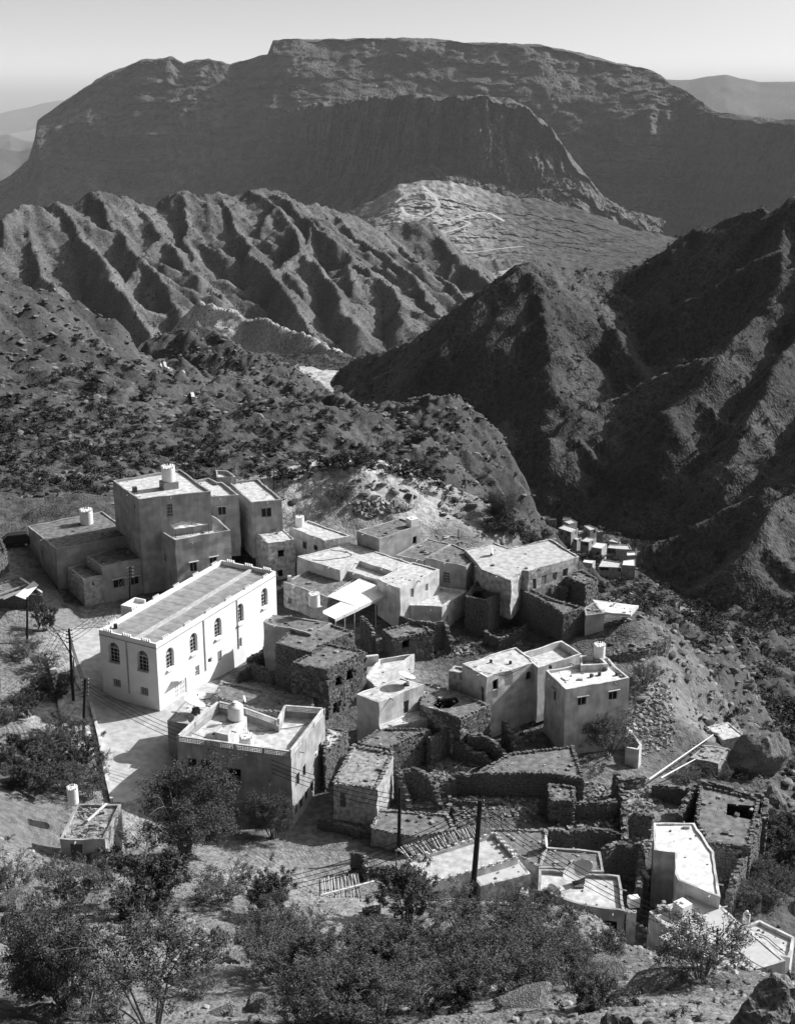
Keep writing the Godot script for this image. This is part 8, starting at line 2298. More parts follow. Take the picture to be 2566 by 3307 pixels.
# leafy sprays on a branching frame, one metre tall and one metre wide
func grow(kind: String, seed_: int) -> Array:
	var key := kind + str(seed_)
	if plant_cache.has(key): return plant_cache[key]
	var r := RandomNumberGenerator.new(); r.seed = seed_ * 131 + kind.length()
	var wood := MB.new(); var leaf := MB.new()
	var stems := 5; var sprays := 60; var leaves := 34; var size := 0.03; var low := 0.12; var trunk := 0.0
	match kind:
		"tree": stems = 7; sprays = 420; leaves = 95; size = 0.016; low = 0.07; trunk = 0.12
		"bush": stems = 8; sprays = 170; leaves = 85; size = 0.03; low = 0.06
		"wispy": stems = 12; sprays = 190; leaves = 52; size = 0.025; low = 0.1
		"acacia": stems = 6; sprays = 170; leaves = 70; size = 0.018; low = 0.45; trunk = 0.22
		"scrub": stems = 4; sprays = 16; leaves = 18; size = 0.13; low = 0.05
	var tips := []
	for s in stems:
		var a := TAU * (s + r.randf()) / stems
		var lean := r.randf_range(0.15, 0.5)
		var p0 := Vector3(cos(a) * 0.04, 0.0 if kind != "tree" else trunk * 0.6, sin(a) * 0.04)
		var p1 := Vector3(cos(a) * lean * 0.5, r.randf_range(0.3, 0.5), sin(a) * lean * 0.5)
		var p2 := Vector3(cos(a + 0.3) * lean, r.randf_range(0.6, 0.92), sin(a + 0.3) * lean)
		wood.tube([p0 - Vector3(0, 0.06, 0), p1, p2], 0.01 if kind != "tree" else 0.014, 0.003, 5, false)
		for k in 5:
			var u := r.randf_range(0.25, 1.0)
			var q0 := p0.lerp(p1, u * 2.0) if u < 0.5 else p1.lerp(p2, u * 2.0 - 1.0)
			var b := a + r.randf_range(-1.3, 1.3)
			var q1 := q0 + Vector3(cos(b), r.randf_range(-0.1, 0.7), sin(b)) * r.randf_range(0.12, 0.28)
			wood.tube([q0, (q0 + q1) * 0.5 + Vector3(0, 0.02, 0), q1], 0.006, 0.002, 4, false)
			tips.append(q1)
		tips.append(p2)
	if kind == "tree": wood.tube([Vector3(0, -0.1, 0), Vector3(0.01, trunk, 0.01)], 0.04, 0.03, 7, false)
	# clumps fill an uneven crown with gaps between them
	var lobes := []
	for k in ({"scrub": 3, "tree": 14}.get(kind, 9)):
		var a := r.randf() * TAU
		var q := sqrt(r.randf()) * 0.34
		lobes.append([Vector3(cos(a) * q, r.randf_range(low + 0.18, 0.8), sin(a) * q), r.randf_range(0.14, 0.24)])
	if kind == "acacia":
		for l in lobes: l[0].y = r.randf_range(0.66, 0.86)
	for s in sprays:
		var c: Vector3
		if s < tips.size(): c = tips[s]
		else:
			var l: Array = lobes[r.randi() % lobes.size()]
			var dv := Vector3(r.randfn(), r.randfn() * (0.75 if kind != "acacia" else 0.3), r.randfn()).normalized()
			c = l[0] + dv * l[1] * pow(r.randf(), 0.35)
		if c.y < low: c.y = low + r.randf() * 0.1
		var axis := (Vector3(c.x, 0.15, c.z) * 1.6 + Vector3(r.randfn() * 0.5, 0.6 + r.randfn() * 0.4, r.randfn() * 0.5)).normalized()
		var len_ := r.randf_range(0.07, 0.16) * (1.5 if kind == "scrub" else (1.35 if kind == "wispy" else 1.0))
		if kind == "wispy" or kind == "acacia": wood.tube([c, c + axis * len_], 0.003, 0.0012, 3, false)
		var tone := r.randf_range(0.55, 1.4)
		for k in leaves:
			var u := r.randf()
			var p := c + axis * len_ * u + Vector3(r.randfn(), r.randfn(), r.randfn()) * 0.022 * (1.0 if kind != "scrub" else 3.0)
			var n := Vector3(r.randfn(), r.randfn() + 0.7, r.randfn()).normalized()
			var t := n.cross(Vector3(r.randfn(), r.randfn(), r.randfn())).normalized()
			var w := n.cross(t)
			var sz := size * r.randf_range(0.6, 1.3)
			leaf.tone = clampf(tone * r.randf_range(0.75, 1.3), 0.2, 2.0)
			leaf.tri(p - t * sz * 0.5 + w * sz * 0.3, p - t * sz * 0.5 - w * sz * 0.3, p + t * sz * 0.8, n)
	var made := [wood.mesh(), leaf.mesh()]
	plant_cache[key] = made
	return made

func plant(kind: String, label: String, group: String, s: Array, idx: int) -> void:
	var m := grow(kind, idx % 3)
	var o := thing({"tree": "feathery_tree", "bush": "bush", "wispy": "shrub", "acacia": "acacia_tree"}[kind], label, "tree" if kind == "tree" or kind == "acacia" else "shrub", Vector3(s[0], ground(s[0], s[1]) - 0.1, s[1]), group)
	o.rotation.y = idx * 2.4
	o.scale = Vector3(s[3], s[2], s[3])
	part("stem" if kind != "tree" else "trunk", m[0], M.bark, o).set_meta("kind", "stuff")
	part("crown", m[1], M.foliage if kind != "wispy" else M.foliage_pale, o)

func shrub_cover() -> void:
	var m := grow("scrub", 0)
	var kinds := [m, grow("scrub", 1), grow("scrub", 2)]
	for s in SLOPE_SHRUBS.size():
		var q: Array = SLOPE_SHRUBS[s]
		var o := thing("hillside_shrub", "dark low shrub dotted on the scree slope behind the village", "shrub", Vector3(q[0], ground(q[0], q[1]) - 0.15, q[1]), "shrubs on the slope behind the village")
		o.rotation.y = s * 1.7
		var k: float = lerpf(0.9, 2.6, q[2] * q[2])
		o.scale = Vector3(k * 1.25, k * 0.8, k * 1.25)
		part("crown", kinds[s % 3][1], M.foliage_dark, o)

func scatter(called: String, label: String, category: String, mesh: Mesh, m: Material, xfs: Array, tones: Array) -> void:
	var mm := MultiMesh.new()
	mm.transform_format = MultiMesh.TRANSFORM_3D
	mm.use_colors = true
	mm.mesh = mesh
	mm.instance_count = xfs.size()
	for i in xfs.size():
		mm.set_instance_transform(i, xfs[i])
		mm.set_instance_color(i, Color(tones[i], tones[i], tones[i]))
	var o := MultiMeshInstance3D.new()
	o.multimesh = mm
	o.material_override = m
	o.name = numbered(called)
	add_child(o)
	o.set_meta("kind", "stuff"); o.set_meta("label", label); o.set_meta("category", category)

func rock_mesh(seed_: int, detail := 1) -> ArrayMesh:
	var r := RandomNumberGenerator.new(); r.seed = seed_
	var mb := MB.new()
	var pts := PackedVector3Array()
	# a convex lump: cut a sphere of directions by random planes, flat facets as split rock has
	var planes := []
	for k in 9 + 5 * detail:
		planes.append([Vector3(r.randfn(), r.randfn(), r.randfn()).normalized(), r.randf_range(0.32, 0.5)])
	var n := 8 * detail; var m := 14 * detail
	var at := []
	for i in n + 1:
		var row := []
		for k in m:
			var th := PI * i / n; var ph := TAU * k / m
			var d := Vector3(sin(th) * cos(ph), cos(th), sin(th) * sin(ph))
			var q := 0.62
			for p in planes:
				var c: float = d.dot(p[0])
				if c > 0.05: q = minf(q, p[1] / c)
			if detail > 1: q *= 1.0 + 0.13 * nzr.get_noise_3d(d.x * 70.0 + seed_ * 9.0, d.y * 110.0, d.z * 70.0) + 0.05 * nz2.get_noise_3d(d.x * 300.0, d.y * 420.0, d.z * 300.0)
			row.append(d * q)
		at.append(row)
	for i in n:
		for k in m:
			var k2 := (k + 1) % m
			var a: Vector3 = at[i][k]; var b: Vector3 = at[i][k2]; var c: Vector3 = at[i + 1][k2]; var e: Vector3 = at[i + 1][k]
			if i > 0: mb.tri(a, b, c, a + b + c)
			if i < n - 1: mb.tri(a, c, e, a + c + e)
	return mb.mesh()

func boulder(t: Array, idx: int) -> void:
	var p := v3(t[0])
	var s := v3(t[1])
	var o := thing("boulder", t[3], "rock", Vector3(p.x, ground(p.x, p.z) + s.y * 0.18, p.z), t[4])
	o.rotation = Vector3(0.1, t[2], 0.15)
	var m := part("rock", rock_mesh(900 + idx, 4), M.rock if idx != 0 else M.rock, o)
	m.scale = s

func ground_cover() -> void:
	var rocks := []
	for k in 4: rocks.append(rock_mesh(50 + k, 1))
	var r := RandomNumberGenerator.new(); r.seed = 99
	# stones of the slope behind the village, of the foreground and of the right bank
	for zone in [["scree", "loose grey scree on the slope behind the village", 40000, -150.0, 100.0, -540.0, -185.0, 0.3, 1.7, 0.05, 0.2], ["gravel", "stones strewn over the foreground slope", 19000, -42.0, 44.0, -98.0, -24.0, 0.08, 0.42, 0.1, 0.34], ["scree", "stones on the steep right bank", 9000, 24.0, 150.0, -420.0, -95.0, 0.25, 1.4, 0.06, 0.2], ["scree", "broken rock on the outer flank of the spur", 3500, 25.0, 66.0, -185.0, -104.0, 0.2, 1.3, 0.08, 0.26], ["gravel", "pebbles and stones between the houses", 5000, -50.0, 45.0, -178.0, -98.0, 0.06, 0.25, 0.14, 0.36]]:
		var xf := [[], [], [], []]; var tn := [[], [], [], []]
		for i in zone[2]:
			var x := r.randf_range(zone[3], zone[4]); var z := r.randf_range(zone[5], zone[6])
			if nz.get_noise_2d(x * 3.0 + 50.0, z * 3.0) < -0.15 and r.randf() < 0.8: continue
			var s := lerpf(zone[7], zone[8], pow(r.randf(), 4.0))
			var bs := Basis.from_euler(Vector3(r.randf_range(-0.4, 0.4), r.randf() * TAU, r.randf_range(-0.4, 0.4))).scaled_local(Vector3(s * 1.4, s * 0.5, s))
			var k := r.randi() % 4
			xf[k].append(Transform3D(bs, Vector3(x, ground(x, z) + s * 0.05, z)))
			tn[k].append(r.randf_range(zone[9], zone[10]))
		for k in 4: scatter(zone[0], zone[1], "stones", rocks[k], M.loose, xf[k], tn[k])
	# distant scrub
	var sm: Mesh = grow("scrub", 1)[1]
	for zone in [["scrub", "scattered dark scrub over the slope behind the village", 1500, -150.0, 110.0, -560.0, -200.0, 0.8, 2.4], ["scrub", "thick scrub and trees in the wadi on the right", 5200, 40.0, 200.0, -620.0, -150.0, 1.4, 4.6], ["scrub", "low tufts on the foreground slope", 700, -40.0, 42.0, -98.0, -24.0, 0.25, 0.8], ["scrub", "tufts on the outer flank of the spur", 420, 28.0, 70.0, -190.0, -104.0, 0.5, 1.8], ["scrub", "weeds among the ruins", 160, 0.0, 45.0, -150.0, -98.0, 0.3, 0.9]]:
		var xf := []; var tn := []
		for i in zone[2]:
			var x := r.randf_range(zone[3], zone[4]); var z := r.randf_range(zone[5], zone[6])
			if nz2.get_noise_2d(x * 2.0, z * 2.0) < -0.1 and r.randf() < 0.85: continue
			if rough_at(x, z) < 0.5 and z < -100.0 and zone[2] > 200: continue
			var s := lerpf(zone[7], zone[8], pow(r.randf(), 2.5))
			xf.append(Transform3D(Basis(Vector3.UP, r.randf() * TAU).scaled_local(Vector3(s * 1.2, s * 0.8, s * 1.2)), Vector3(x, ground(x, z) - s * 0.08, z)))
			tn.append(r.randf_range(0.6, 1.3))
		scatter(zone[0], zone[1], "scrub", sm, M.foliage_dark, xf, tn)
	for zone in hill_spots:
		var xf := []; var tn := []
		for p in zone[1]:
			var s = lerpf(1.4, 4.0, pow(r.randf(), 2.0)) * zone[2]
			xf.append(Transform3D(Basis(Vector3.UP, r.randf() * TAU).scaled_local(Vector3(s * 1.2, s * 0.8, s * 1.2)), p))
			tn.append(r.randf_range(0.6, 1.3))
		scatter("scrub", zone[0], "scrub", sm, M.foliage_dark, xf, tn)

# ---------------------------------------------------------------- particular buildings
func find_house(part_of_label: String) -> Node3D:
	for c in get_children():
		if c.has_meta("label") and String(c.get_meta("label")).begins_with(part_of_label): return c
	return null

func dict_of(part_of_label: String) -> Dictionary:
	for D in HOUSES:
		if String(D.l).begins_with(part_of_label): return D
	return {}

func hall_details() -> void:
	var D := dict_of("long white hall")
	var h := find_house("long white hall")
	var P := []
	for i in range(0, D.p.size(), 2): P.append(Vector3(D.p[i], D.y + D.pp, D.p[i + 1]))
	for i in 4:
		var a: Vector3 = P[i]; var b: Vector3 = P[(i + 1) % 4]
		var d := (b - a).normalized(); var out := Vector3(d.z, 0, -d.x); var L := a.distance_to(b)
		var bs := Basis(d, Vector3.UP, out)
		var band := MB.new()
		band.box((a + b) * 0.5 + out * 0.03 - Vector3(0, 0.55, 0), Vector3(L + 0.06, 0.09, 0.06), bs)
		part("string_course", band.mesh(), M.cement, h)
		var groups := 3 if L < 10.0 else 6
		for g in groups:
			var c := a + d * L * (g + 0.55) / groups - out * 0.11
			for k in 4: # pointed battlements in little groups
				var m := MB.new()
				var o := c + d * (k - 1.5) * 0.3
				var w := 0.11
				m.hexa([o - d * w - out * 0.09, o + d * w - out * 0.09, o - d * w * 0.55 - out * 0.09 + Vector3(0, 0.3, 0), o + d * w * 0.55 - out * 0.09 + Vector3(0, 0.3, 0), o - d * w + out * 0.09, o + d * w + out * 0.09, o - d * w * 0.55 + out * 0.09 + Vector3(0, 0.3, 0), o + d * w * 0.55 + out * 0.09 + Vector3(0, 0.3, 0)])
				part("merlon", m.mesh(), M.white, h)
		if out.dot(EYE - a) > 0:
			for s in ([0.36, 0.64] if L > 10.0 else [0.52]):
				var pm := MB.new(); pm.box(a + d * L * s + out * 0.05 - Vector3(0, 3.6, 0), Vector3(0.14, 6.0, 0.1), bs)
				part("downpipe", pm.mesh(), M.cement, h)
	# beam along the roof, seams of the roof sheets
	var m0 = P[0].lerp(P[1], 0.42) + Vector3(0, -0.36, 0); var m1 = P[3].lerp(P[2], 0.42) + Vector3(0, -0.36, 0)
	var be := MB.new(); be.box((m0 + m1) * 0.5, Vector3(0.4, 0.28, m0.distance_to(m1) - 0.7), Basis.looking_at(m1 - m0, Vector3.UP))
	part("roof_beam", be.mesh(), M.stained_roof, h)
	for k in range(1, 11):
		var a: Vector3 = P[0].lerp(P[3], k / 11.0); var b: Vector3 = P[1].lerp(P[2], k / 11.0)
		var s := MB.new(); s.box((a + b) * 0.5 - Vector3(0, 0.49, 0), Vector3(0.04, 0.012, a.distance_to(b) - 0.6), Basis.looking_at(b - a, Vector3.UP))
		part("roof_seam", s.mesh(), M.hall_roof, h)
	# prayer niche on the back wall
	var bd: Vector3 = (P[2] - P[1]).normalized() if P[1].distance_to(P[2]) > 10.0 else (P[3] - P[2]).normalized()
	var i0 := 1 if P[1].distance_to(P[2]) > 10.0 else 2
	var bo := Vector3(bd.z, 0, -bd.x)
	if bo.dot(P[0] - P[i0]) > 0: bo = -bo
	var near_end: Vector3 = P[i0] if P[i0].z > P[(i0 + 1) % 4].z else P[(i0 + 1) % 4]
	var dirn: Vector3 = bd if near_end == P[i0] else -bd
	var nc := near_end + dirn * 7.2
	var nb := MB.new(); nb.box(nc + bo * 0.75 - Vector3(0, 4.0, 0), Vector3(2.6, 8.0, 1.5), Basis(bd, Vector3.UP, bo))
	part("niche", nb.mesh(), M.white, h)
	for s in [[-1.2, 0.75, 0.2, 1.5], [1.2, 0.75, 0.2, 1.5], [0.0, 1.4, 2.2, 0.2]]:
		var w := MB.new(); w.box(nc + dirn * s[0] + bo * s[1] + Vector3(0, 0.2, 0), Vector3(s[2], 0.45, s[3]), Basis(bd, Vector3.UP, bo))
		part("niche_parapet", w.mesh(), M.white, h)
	# canopy over the double door
	for o in D.o:
		if o[0] == "D":
			var a: Vector3 = P[o[1]]; var b: Vector3 = P[(o[1] + 1) % 4]
			var d := (b - a).normalized(); var out := Vector3(d.z, 0, -d.x)
			var c = Vector3(a.x, o[3] + o[5] * 0.5 + 0.25, a.z) + d * o[2] + out * 0.5
			var cm := MB.new(); cm.box(c, Vector3(o[4] + 0.9, 0.12, 1.0), Basis(d, Vector3.UP, out).rotated(d, 0.25))
			part("canopy", cm.mesh(), M.white, h)
			var st := MB.new(); st.box(Vector3(c.x, 3.95, c.z) + out * 0.5, Vector3(4.0, 0.5, 1.6), Basis(d, Vector3.UP, out))
			part("step", st.mesh(), M.white_roof, h)

func crown_walls() -> void:
	# stepped battlements of the battlement house
	var D := dict_of("house with a stepped battlement"); var h := find_house("house with a stepped battlement")
	var n: int = D.p.size() / 2
	for i in n:
		var a := Vector3(D.p[i * 2], D.y + D.pp, D.p[i * 2 + 1]); var j := (i + 1) % n
		var b := Vector3(D.p[j * 2], D.y + D.pp, D.p[j * 2 + 1])
		var d := (b - a).normalized(); var L := a.distance_to(b); var out := Vector3(d.z, 0, -d.x)
		var m := int(L / 0.72)
		for k in m:
			var mb := MB.new(); mb.box(a + d * L * (k + 0.5) / m - out * 0.11 + Vector3(0, 0.11, 0), Vector3(0.3, 0.26, 0.2), Basis(d, Vector3.UP, out))
			part("merlon", mb.mesh(), M.plaster, h)
	# pierced blocks in the parapets of the front house
	D = dict_of("front house with pierced"); h = find_house("front house with pierced")
	n = D.p.size() / 2
	for i in n:
		var j := (i + 1) % n
		var a := Vector3(D.p[i * 2], D.y + D.pp + 0.004, D.p[i * 2 + 1]); var b := Vector3(D.p[j * 2], D.y + D.pp + 0.004, D.p[j * 2 + 1])
		var d := (b - a).normalized(); var L := a.distance_to(b); var out := Vector3(d.z, 0, -d.x)
		var bs := Basis(d, Vector3.UP, out)
		var bays := maxi(1, int(L / 2.6))
		for q in bays:
			var l := L / bays
			var c := a + d * l * (q + 0.5) - out * 0.11
			var mb := MB.new()
			for r in 4: mb.box(c + Vector3(0, 0.04 + r * 0.15, 0), Vector3(l - 0.3, 0.06, 0.12), bs)
			var holes := int((l - 0.3) / 0.17)
			for k in holes + 1: mb.box(c + d * ((l - 0.3) * (float(k) / holes - 0.5)) + Vector3(0, 0.265, 0), Vector3(0.06, 0.39, 0.118), bs)
			part("pierced_block_panel", mb.mesh(), M.plaster, h)
			var pb := MB.new(); pb.box(c + d * (l * 0.5 - 0.08) + Vector3(0, 0.28, 0), Vector3(0.24, 0.62, 0.2), bs)
			part("parapet_pier", pb.mesh(), M.cement, h)
		var cp := MB.new(); cp.box((a + b) * 0.5 - out * 0.11 + Vector3(0, 0.61, 0), Vector3(L, 0.08, 0.24), bs)
		part("coping", cp.mesh(), M.plaster, h)

func block(parent: Node, called: String, c: Vector3, s: Vector3, turn: float, m: Material) -> MeshInstance3D:
	var mb := MB.new(); mb.box(c, s, Basis(Vector3.UP, turn))
	return part(called, mb.mesh(), m, parent)

func slab(quad: Array, t: float) -> MB: # a thick four cornered sheet
	var mb := MB.new()
	var p := []
	for q in [0, 1, 3, 2]: p.append(v3(quad[q]) - Vector3(0, t, 0))
	for q in [0, 1, 3, 2]: p.append(v3(quad[q]))
	mb.hexa([p[0], p[1], p[4], p[5], p[2], p[3], p[6], p[7]])
	return mb

func reeds(label: String, quad: Array, along: int, group: String) -> void:
	var o := thing("reed_roof", label, "reed roof", Vector3.ZERO, group)
	var a := v3(quad[0]); var b := v3(quad[1]); var c := v3(quad[2]); var d := v3(quad[3])
	for k in along:
		var u := (k + rng.randf_range(0.2, 0.8)) / along
		var p := a.lerp(b, u) + Vector3(rng.randf_range(-0.06, 0.06), rng.randf_range(-0.03, 0.05), rng.randf_range(-0.2, 0.2))
		var q := d.lerp(c, u + rng.randf_range(-0.03, 0.03)) + Vector3(0, rng.randf_range(-0.03, 0.05), rng.randf_range(-0.2, 0.2))
		var mb := MB.new(); mb.tube([p, q], 0.05, 0.035, 5)
		part("reed", mb.mesh(), [M.wood, M.wood_pale, M.bark][k % 3], o)
	for u in [0.12, 0.5, 0.88]:
		var mb := MB.new(); mb.tube([a.lerp(d, u) - Vector3(0, 0.1, 0), b.lerp(c, u) - Vector3(0, 0.1, 0)], 0.06, 0.06, 6)
		part("beam", mb.mesh(), M.wood, o)
	for q in [a, b, c, d]:
		var mb := MB.new(); mb.tube([q - Vector3(0, 0.12, 0), Vector3(q.x, minf(ground(q.x, q.z), q.y - 0.4), q.z)], 0.07, 0.07, 6)
		part("post", mb.mesh(), M.wood, o)

func ribbon(called: String, width: float, pts: Array, lift: float, m: Material) -> void:
	var cv := Curve3D.new()
	for p in pts: cv.add_point(Vector3(p[0], 0, p[1]))
	for i in range(1, pts.size() - 1):
		var t: Vector3 = (cv.get_point_position(i + 1) - cv.get_point_position(i - 1)) * 0.18
		cv.set_point_in(i, -t); cv.set_point_out(i, t)
	var L := cv.get_baked_length(); var n := int(L / 2.0)
	var mb := MB.new(); mb.tone = 1.0
	var last := []
	for i in n + 1:
		var p := cv.sample_baked(L * i / n)
		var q := cv.sample_baked(minf(L, L * i / n + 0.5)) - cv.sample_baked(maxf(0, L * i / n - 0.5))
		var s := Vector3(q.z, 0, -q.x).normalized() * width * 0.5
		var row := []
		for k in 5:
			var e := p + s * (k - 2.0) / 2.0
			row.append(Vector3(e.x, base_h(e.x, e.z) + lift, e.z))
		if i > 0:
			for k in 4: mb.quad(last[k], last[k + 1], row[k + 1], row[k], Vector3.UP)
		last = row
	structure(called, mb.mesh(), m)

func drape(called: String, poly2: Array, cell: float, lift: float, m: Material) -> void:
	var poly := PackedVector2Array()
	for p in poly2: poly.append(Vector2(p[0], p[1]))
	var lo := poly[0]; var hi := poly[0]
	for p in poly:
		lo = lo.min(p); hi = hi.max(p)
	var mb := MB.new(); mb.tone = 1.0
	var x := lo.x
	while x < hi.x:
		var z := lo.y
		while z < hi.y:
			for q in Geometry2D.intersect_polygons(poly, PackedVector2Array([Vector2(x, z), Vector2(x + cell, z), Vector2(x + cell, z + cell), Vector2(x, z + cell)])):
				for k in range(1, q.size() - 1):
					mb.tri(lay(q[0], lift), lay(q[k], lift), lay(q[k + 1], lift), Vector3.UP)
			z += cell
		x += cell
	structure(called, mb.mesh(), m)

func lay(p: Vector2, lift: float) -> Vector3:
	return Vector3(p.x, base_h(p.x, p.y) + lift, p.y)

func kerb(t: Array) -> void:
	var o := thing("kerb_wall", t[0], "wall")
	var P: Array = t[1]
	for i in P.size() - 1:
		var a := Vector2(P[i][0], P[i][1]); var b := Vector2(P[i + 1][0], P[i + 1][1])
		var d := (b - a).normalized(); var s = Vector2(-d.y, d.x) * t[3] * 0.5
		var m := maxi(1, int(a.distance_to(b) / 2.0))
		for k in m:
			var p := a.lerp(b, float(k) / m); var q := a.lerp(b, float(k + 1) / m)
			var h: float = t[2]
			var hp := base_h(p.x, p.y) + h if h > -5.0 else 2.0
			var hq := base_h(q.x, q.y) + h if h > -5.0 else 2.0
			var mb := MB.new()
			mb.hexa([Vector3(p.x - s.x, hp - 3.0, p.y - s.y), Vector3(q.x - s.x, hq - 3.0, q.y - s.y), Vector3(p.x - s.x, hp, p.y - s.y), Vector3(q.x - s.x, hq, q.y - s.y), Vector3(p.x + s.x, hp - 3.0, p.y + s.y), Vector3(q.x + s.x, hq - 3.0, q.y + s.y), Vector3(p.x + s.x, hp, p.y + s.y), Vector3(q.x + s.x, hq, q.y + s.y)])
			part("wall_section", mb.mesh(), M.plaster, o)

func canopy() -> void:
	var o := thing("corrugated_canopy", "bright corrugated metal canopy on thin posts", "canopy")
	for q in CANOPY:
		var a := v3(q[0]); var b := v3(q[1]); var c := v3(q[2]); var d := v3(q[3])
		var n := int(a.distance_to(d) / 0.34)
		var mb := MB.new()
		for k in n:
			var p := []
			for u in [0.0, 0.12, 0.24, 0.88, 1.0]:
				var t: float = (k + u) / n
				var lift := 0.05 if u > 0.2 and u < 0.9 else (-0.05 if u > 0.05 and u < 0.2 else 0.0)
				p.append([a.lerp(d, t) + Vector3(0, lift, 0), b.lerp(c, t) + Vector3(0, lift, 0)])
			for i in 4: mb.quad(p[i][0], p[i][1], p[i + 1][1], p[i + 1][0], Vector3.UP)
		part("corrugated_sheet", mb.mesh(), M.sheet_metal, o)
		var fb := MB.new()
		fb.hexa([b, c, b + Vector3(0, -0.28, 0), c + Vector3(0, -0.28, 0), b + Vector3(0.04, 0, 0.04), c + Vector3(0.04, 0, 0.04), b + Vector3(0.04, -0.28, 0.04), c + Vector3(0.04, -0.28, 0.04)])
		part("fascia", fb.mesh(), M.metal, o)
	for p in CANOPY_POSTS:
		var q := v3(p)
		var mb := MB.new(); mb.tube([q, Vector3(q.x, minf(ground(q.x, q.z), 4.5), q.z)], 0.05, 0.05, 6)
		part("post", mb.mesh(), M.frame, o)

func cloths() -> void:
	var s := thing("shade_sail", "white sheet stretched over the roof terrace", "sheet")
	var P := []
	for p in SAIL: P.append(v3(p))
	var mb := MB.new()
	var n := 10
	var at := []
	for i in n + 1:
		var row := []
		for k in n + 1:
			var u := float(i) / n; var w := float(k) / n
			var p: Vector3 = P[0].lerp(P[1], u).lerp((P[3] as Vector3).lerp(P[2], u), w)
			row.append(p - Vector3(0, 0.25 * u * (1 - u) * w * (1 - w) * 4.0 - 0.05 * sin(w * 21.0 + u * 5.0), 0))
		at.append(row)
	for i in n:
		for k in n: mb.quad(at[i][k], at[i + 1][k], at[i + 1][k + 1], at[i][k + 1], Vector3.UP)
	part("cloth", mb.mesh(), M.cloth, s)
	for p in P:
		var pb := MB.new(); pb.tube([p, Vector3(p.x, 12.4, p.z)], 0.04, 0.04, 5)
		part("pole", pb.mesh(), M.door, s)
	var w := thing("hanging_cloth", "white cloth hanging in folds from a line on the roof terrace", "cloth")
	var c := MB.new()
	var a := v3(WASHING[0][0]); var b := v3(WASHING[0][1]); var e := v3(WASHING[1][0]); var f := v3(WASHING[1][1])
	var last := []
	for i in 25:
		var u := i / 24.0
		var fold := Vector3(0.12 * sin(i * 1.9), 0, 0.12 * cos(i * 2.3))
		var row := [a.lerp(b, u) - Vector3(0, 0.9 * u * (1 - u), 0), a.lerp(b, u).lerp(e.lerp(f, u), 0.5) + fold, e.lerp(f, u) + fold * 1.4]
		if i > 0:
			for k in 2: c.quad(last[k], row[k], row[k + 1], last[k + 1], Vector3(0.5, 0.2, 1))
		last = row
	part("cloth", c.mesh(), M.cloth, w)
	var lb := MB.new(); lb.tube([b, Vector3(b.x, 12.4, b.z)], 0.05, 0.05, 5)
	part("line_post", lb.mesh(), M.door, w)

func boards() -> void:
	for t in BOARDS:
		for e in t[5]:
			var a := Vector3(e[0], e[1], e[2]); var b := Vector3(e[3], e[4], e[5])
			var thin: bool = t[1] < 0.1
			var o := thing("branch" if thin else ("timber" if t[3] != "white" else "white_board"), t[0], "branch" if thin else "board", a, t[4])
			var mb := MB.new()
			if thin or t[1] == 0.16:
				var m := (b - a) * 0.5 + Vector3(rng.randf_range(-0.08, 0.08), rng.randf_range(0, 0.1), rng.randf_range(-0.08, 0.08)) * (1.0 if thin else 0.3)
				mb.tube([Vector3.ZERO, m, b - a], t[1] * 0.6, t[1] * 0.35, 5)
			else:
				mb.box((b - a) * 0.5, Vector3(t[1], t[2], a.distance_to(b)), Basis.looking_at(b - a, Vector3.UP))
			part("wood", mb.mesh(), M[t[3]], o)

func boxes() -> void:
	for t in BOXES:
		var s := v3(t[4])
		var o := thing(t[0], t[1], t[2], v3(t[3]), t[7])
		o.rotation.y = t[5]
		var mb := MB.new()
		if t[0] == "pallet":
			for k in 6: mb.box(Vector3(0, s.y, (k - 2.5) * s.z / 5.6), Vector3(s.x, 0.04, s.z * 0.12))
			part("slat", mb.mesh(), M[t[6]], o)
			var rb := MB.new()
			for k in 3: rb.box(Vector3((k - 1) * s.x * 0.45, s.y * 0.45, 0), Vector3(0.09, s.y * 0.85, s.z))
			part("runner", rb.mesh(), M.wood, o)
			continue
		var c := 0.06 * s.x # chamfered edges
		var lo := []; var hi := []
		for q in [[-1, -1], [1, -1], [1, 1], [-1, 1]]:
			lo.append(Vector3(q[0] * s.x * 0.5, 0, q[1] * s.z * 0.5)); hi.append(Vector3(q[0] * (s.x * 0.5 - c), s.y, q[1] * (s.z * 0.5 - c)))
		for k in 4:
			var j := (k + 1) % 4
			var up := Vector3(0, s.y - c, 0)
			mb.quad(lo[k], lo[j], lo[j] + up, lo[k] + up, lo[k] + lo[j])
			mb.quad(lo[k] + up, lo[j] + up, hi[j], hi[k], lo[k] + lo[j] + Vector3.UP)
		mb.quad(hi[0], hi[1], hi[2], hi[3], Vector3.UP)
		part("body", mb.mesh(), M[t[6]], o)
		if t[0] == "air_conditioner":
			var gb := MB.new(); gb.lathe(Vector3.ZERO, [[0.0, 0.0], [s.y * 0.36, 0.0], [s.y * 0.36, 0.03], [0.0, 0.03]], 16)
			var fan := part("fan_grille", gb.mesh(), M.door, o)
			fan.rotation.x = PI * 0.5; fan.position = Vector3(-s.x * 0.12, s.y * 0.5, s.z * 0.5)

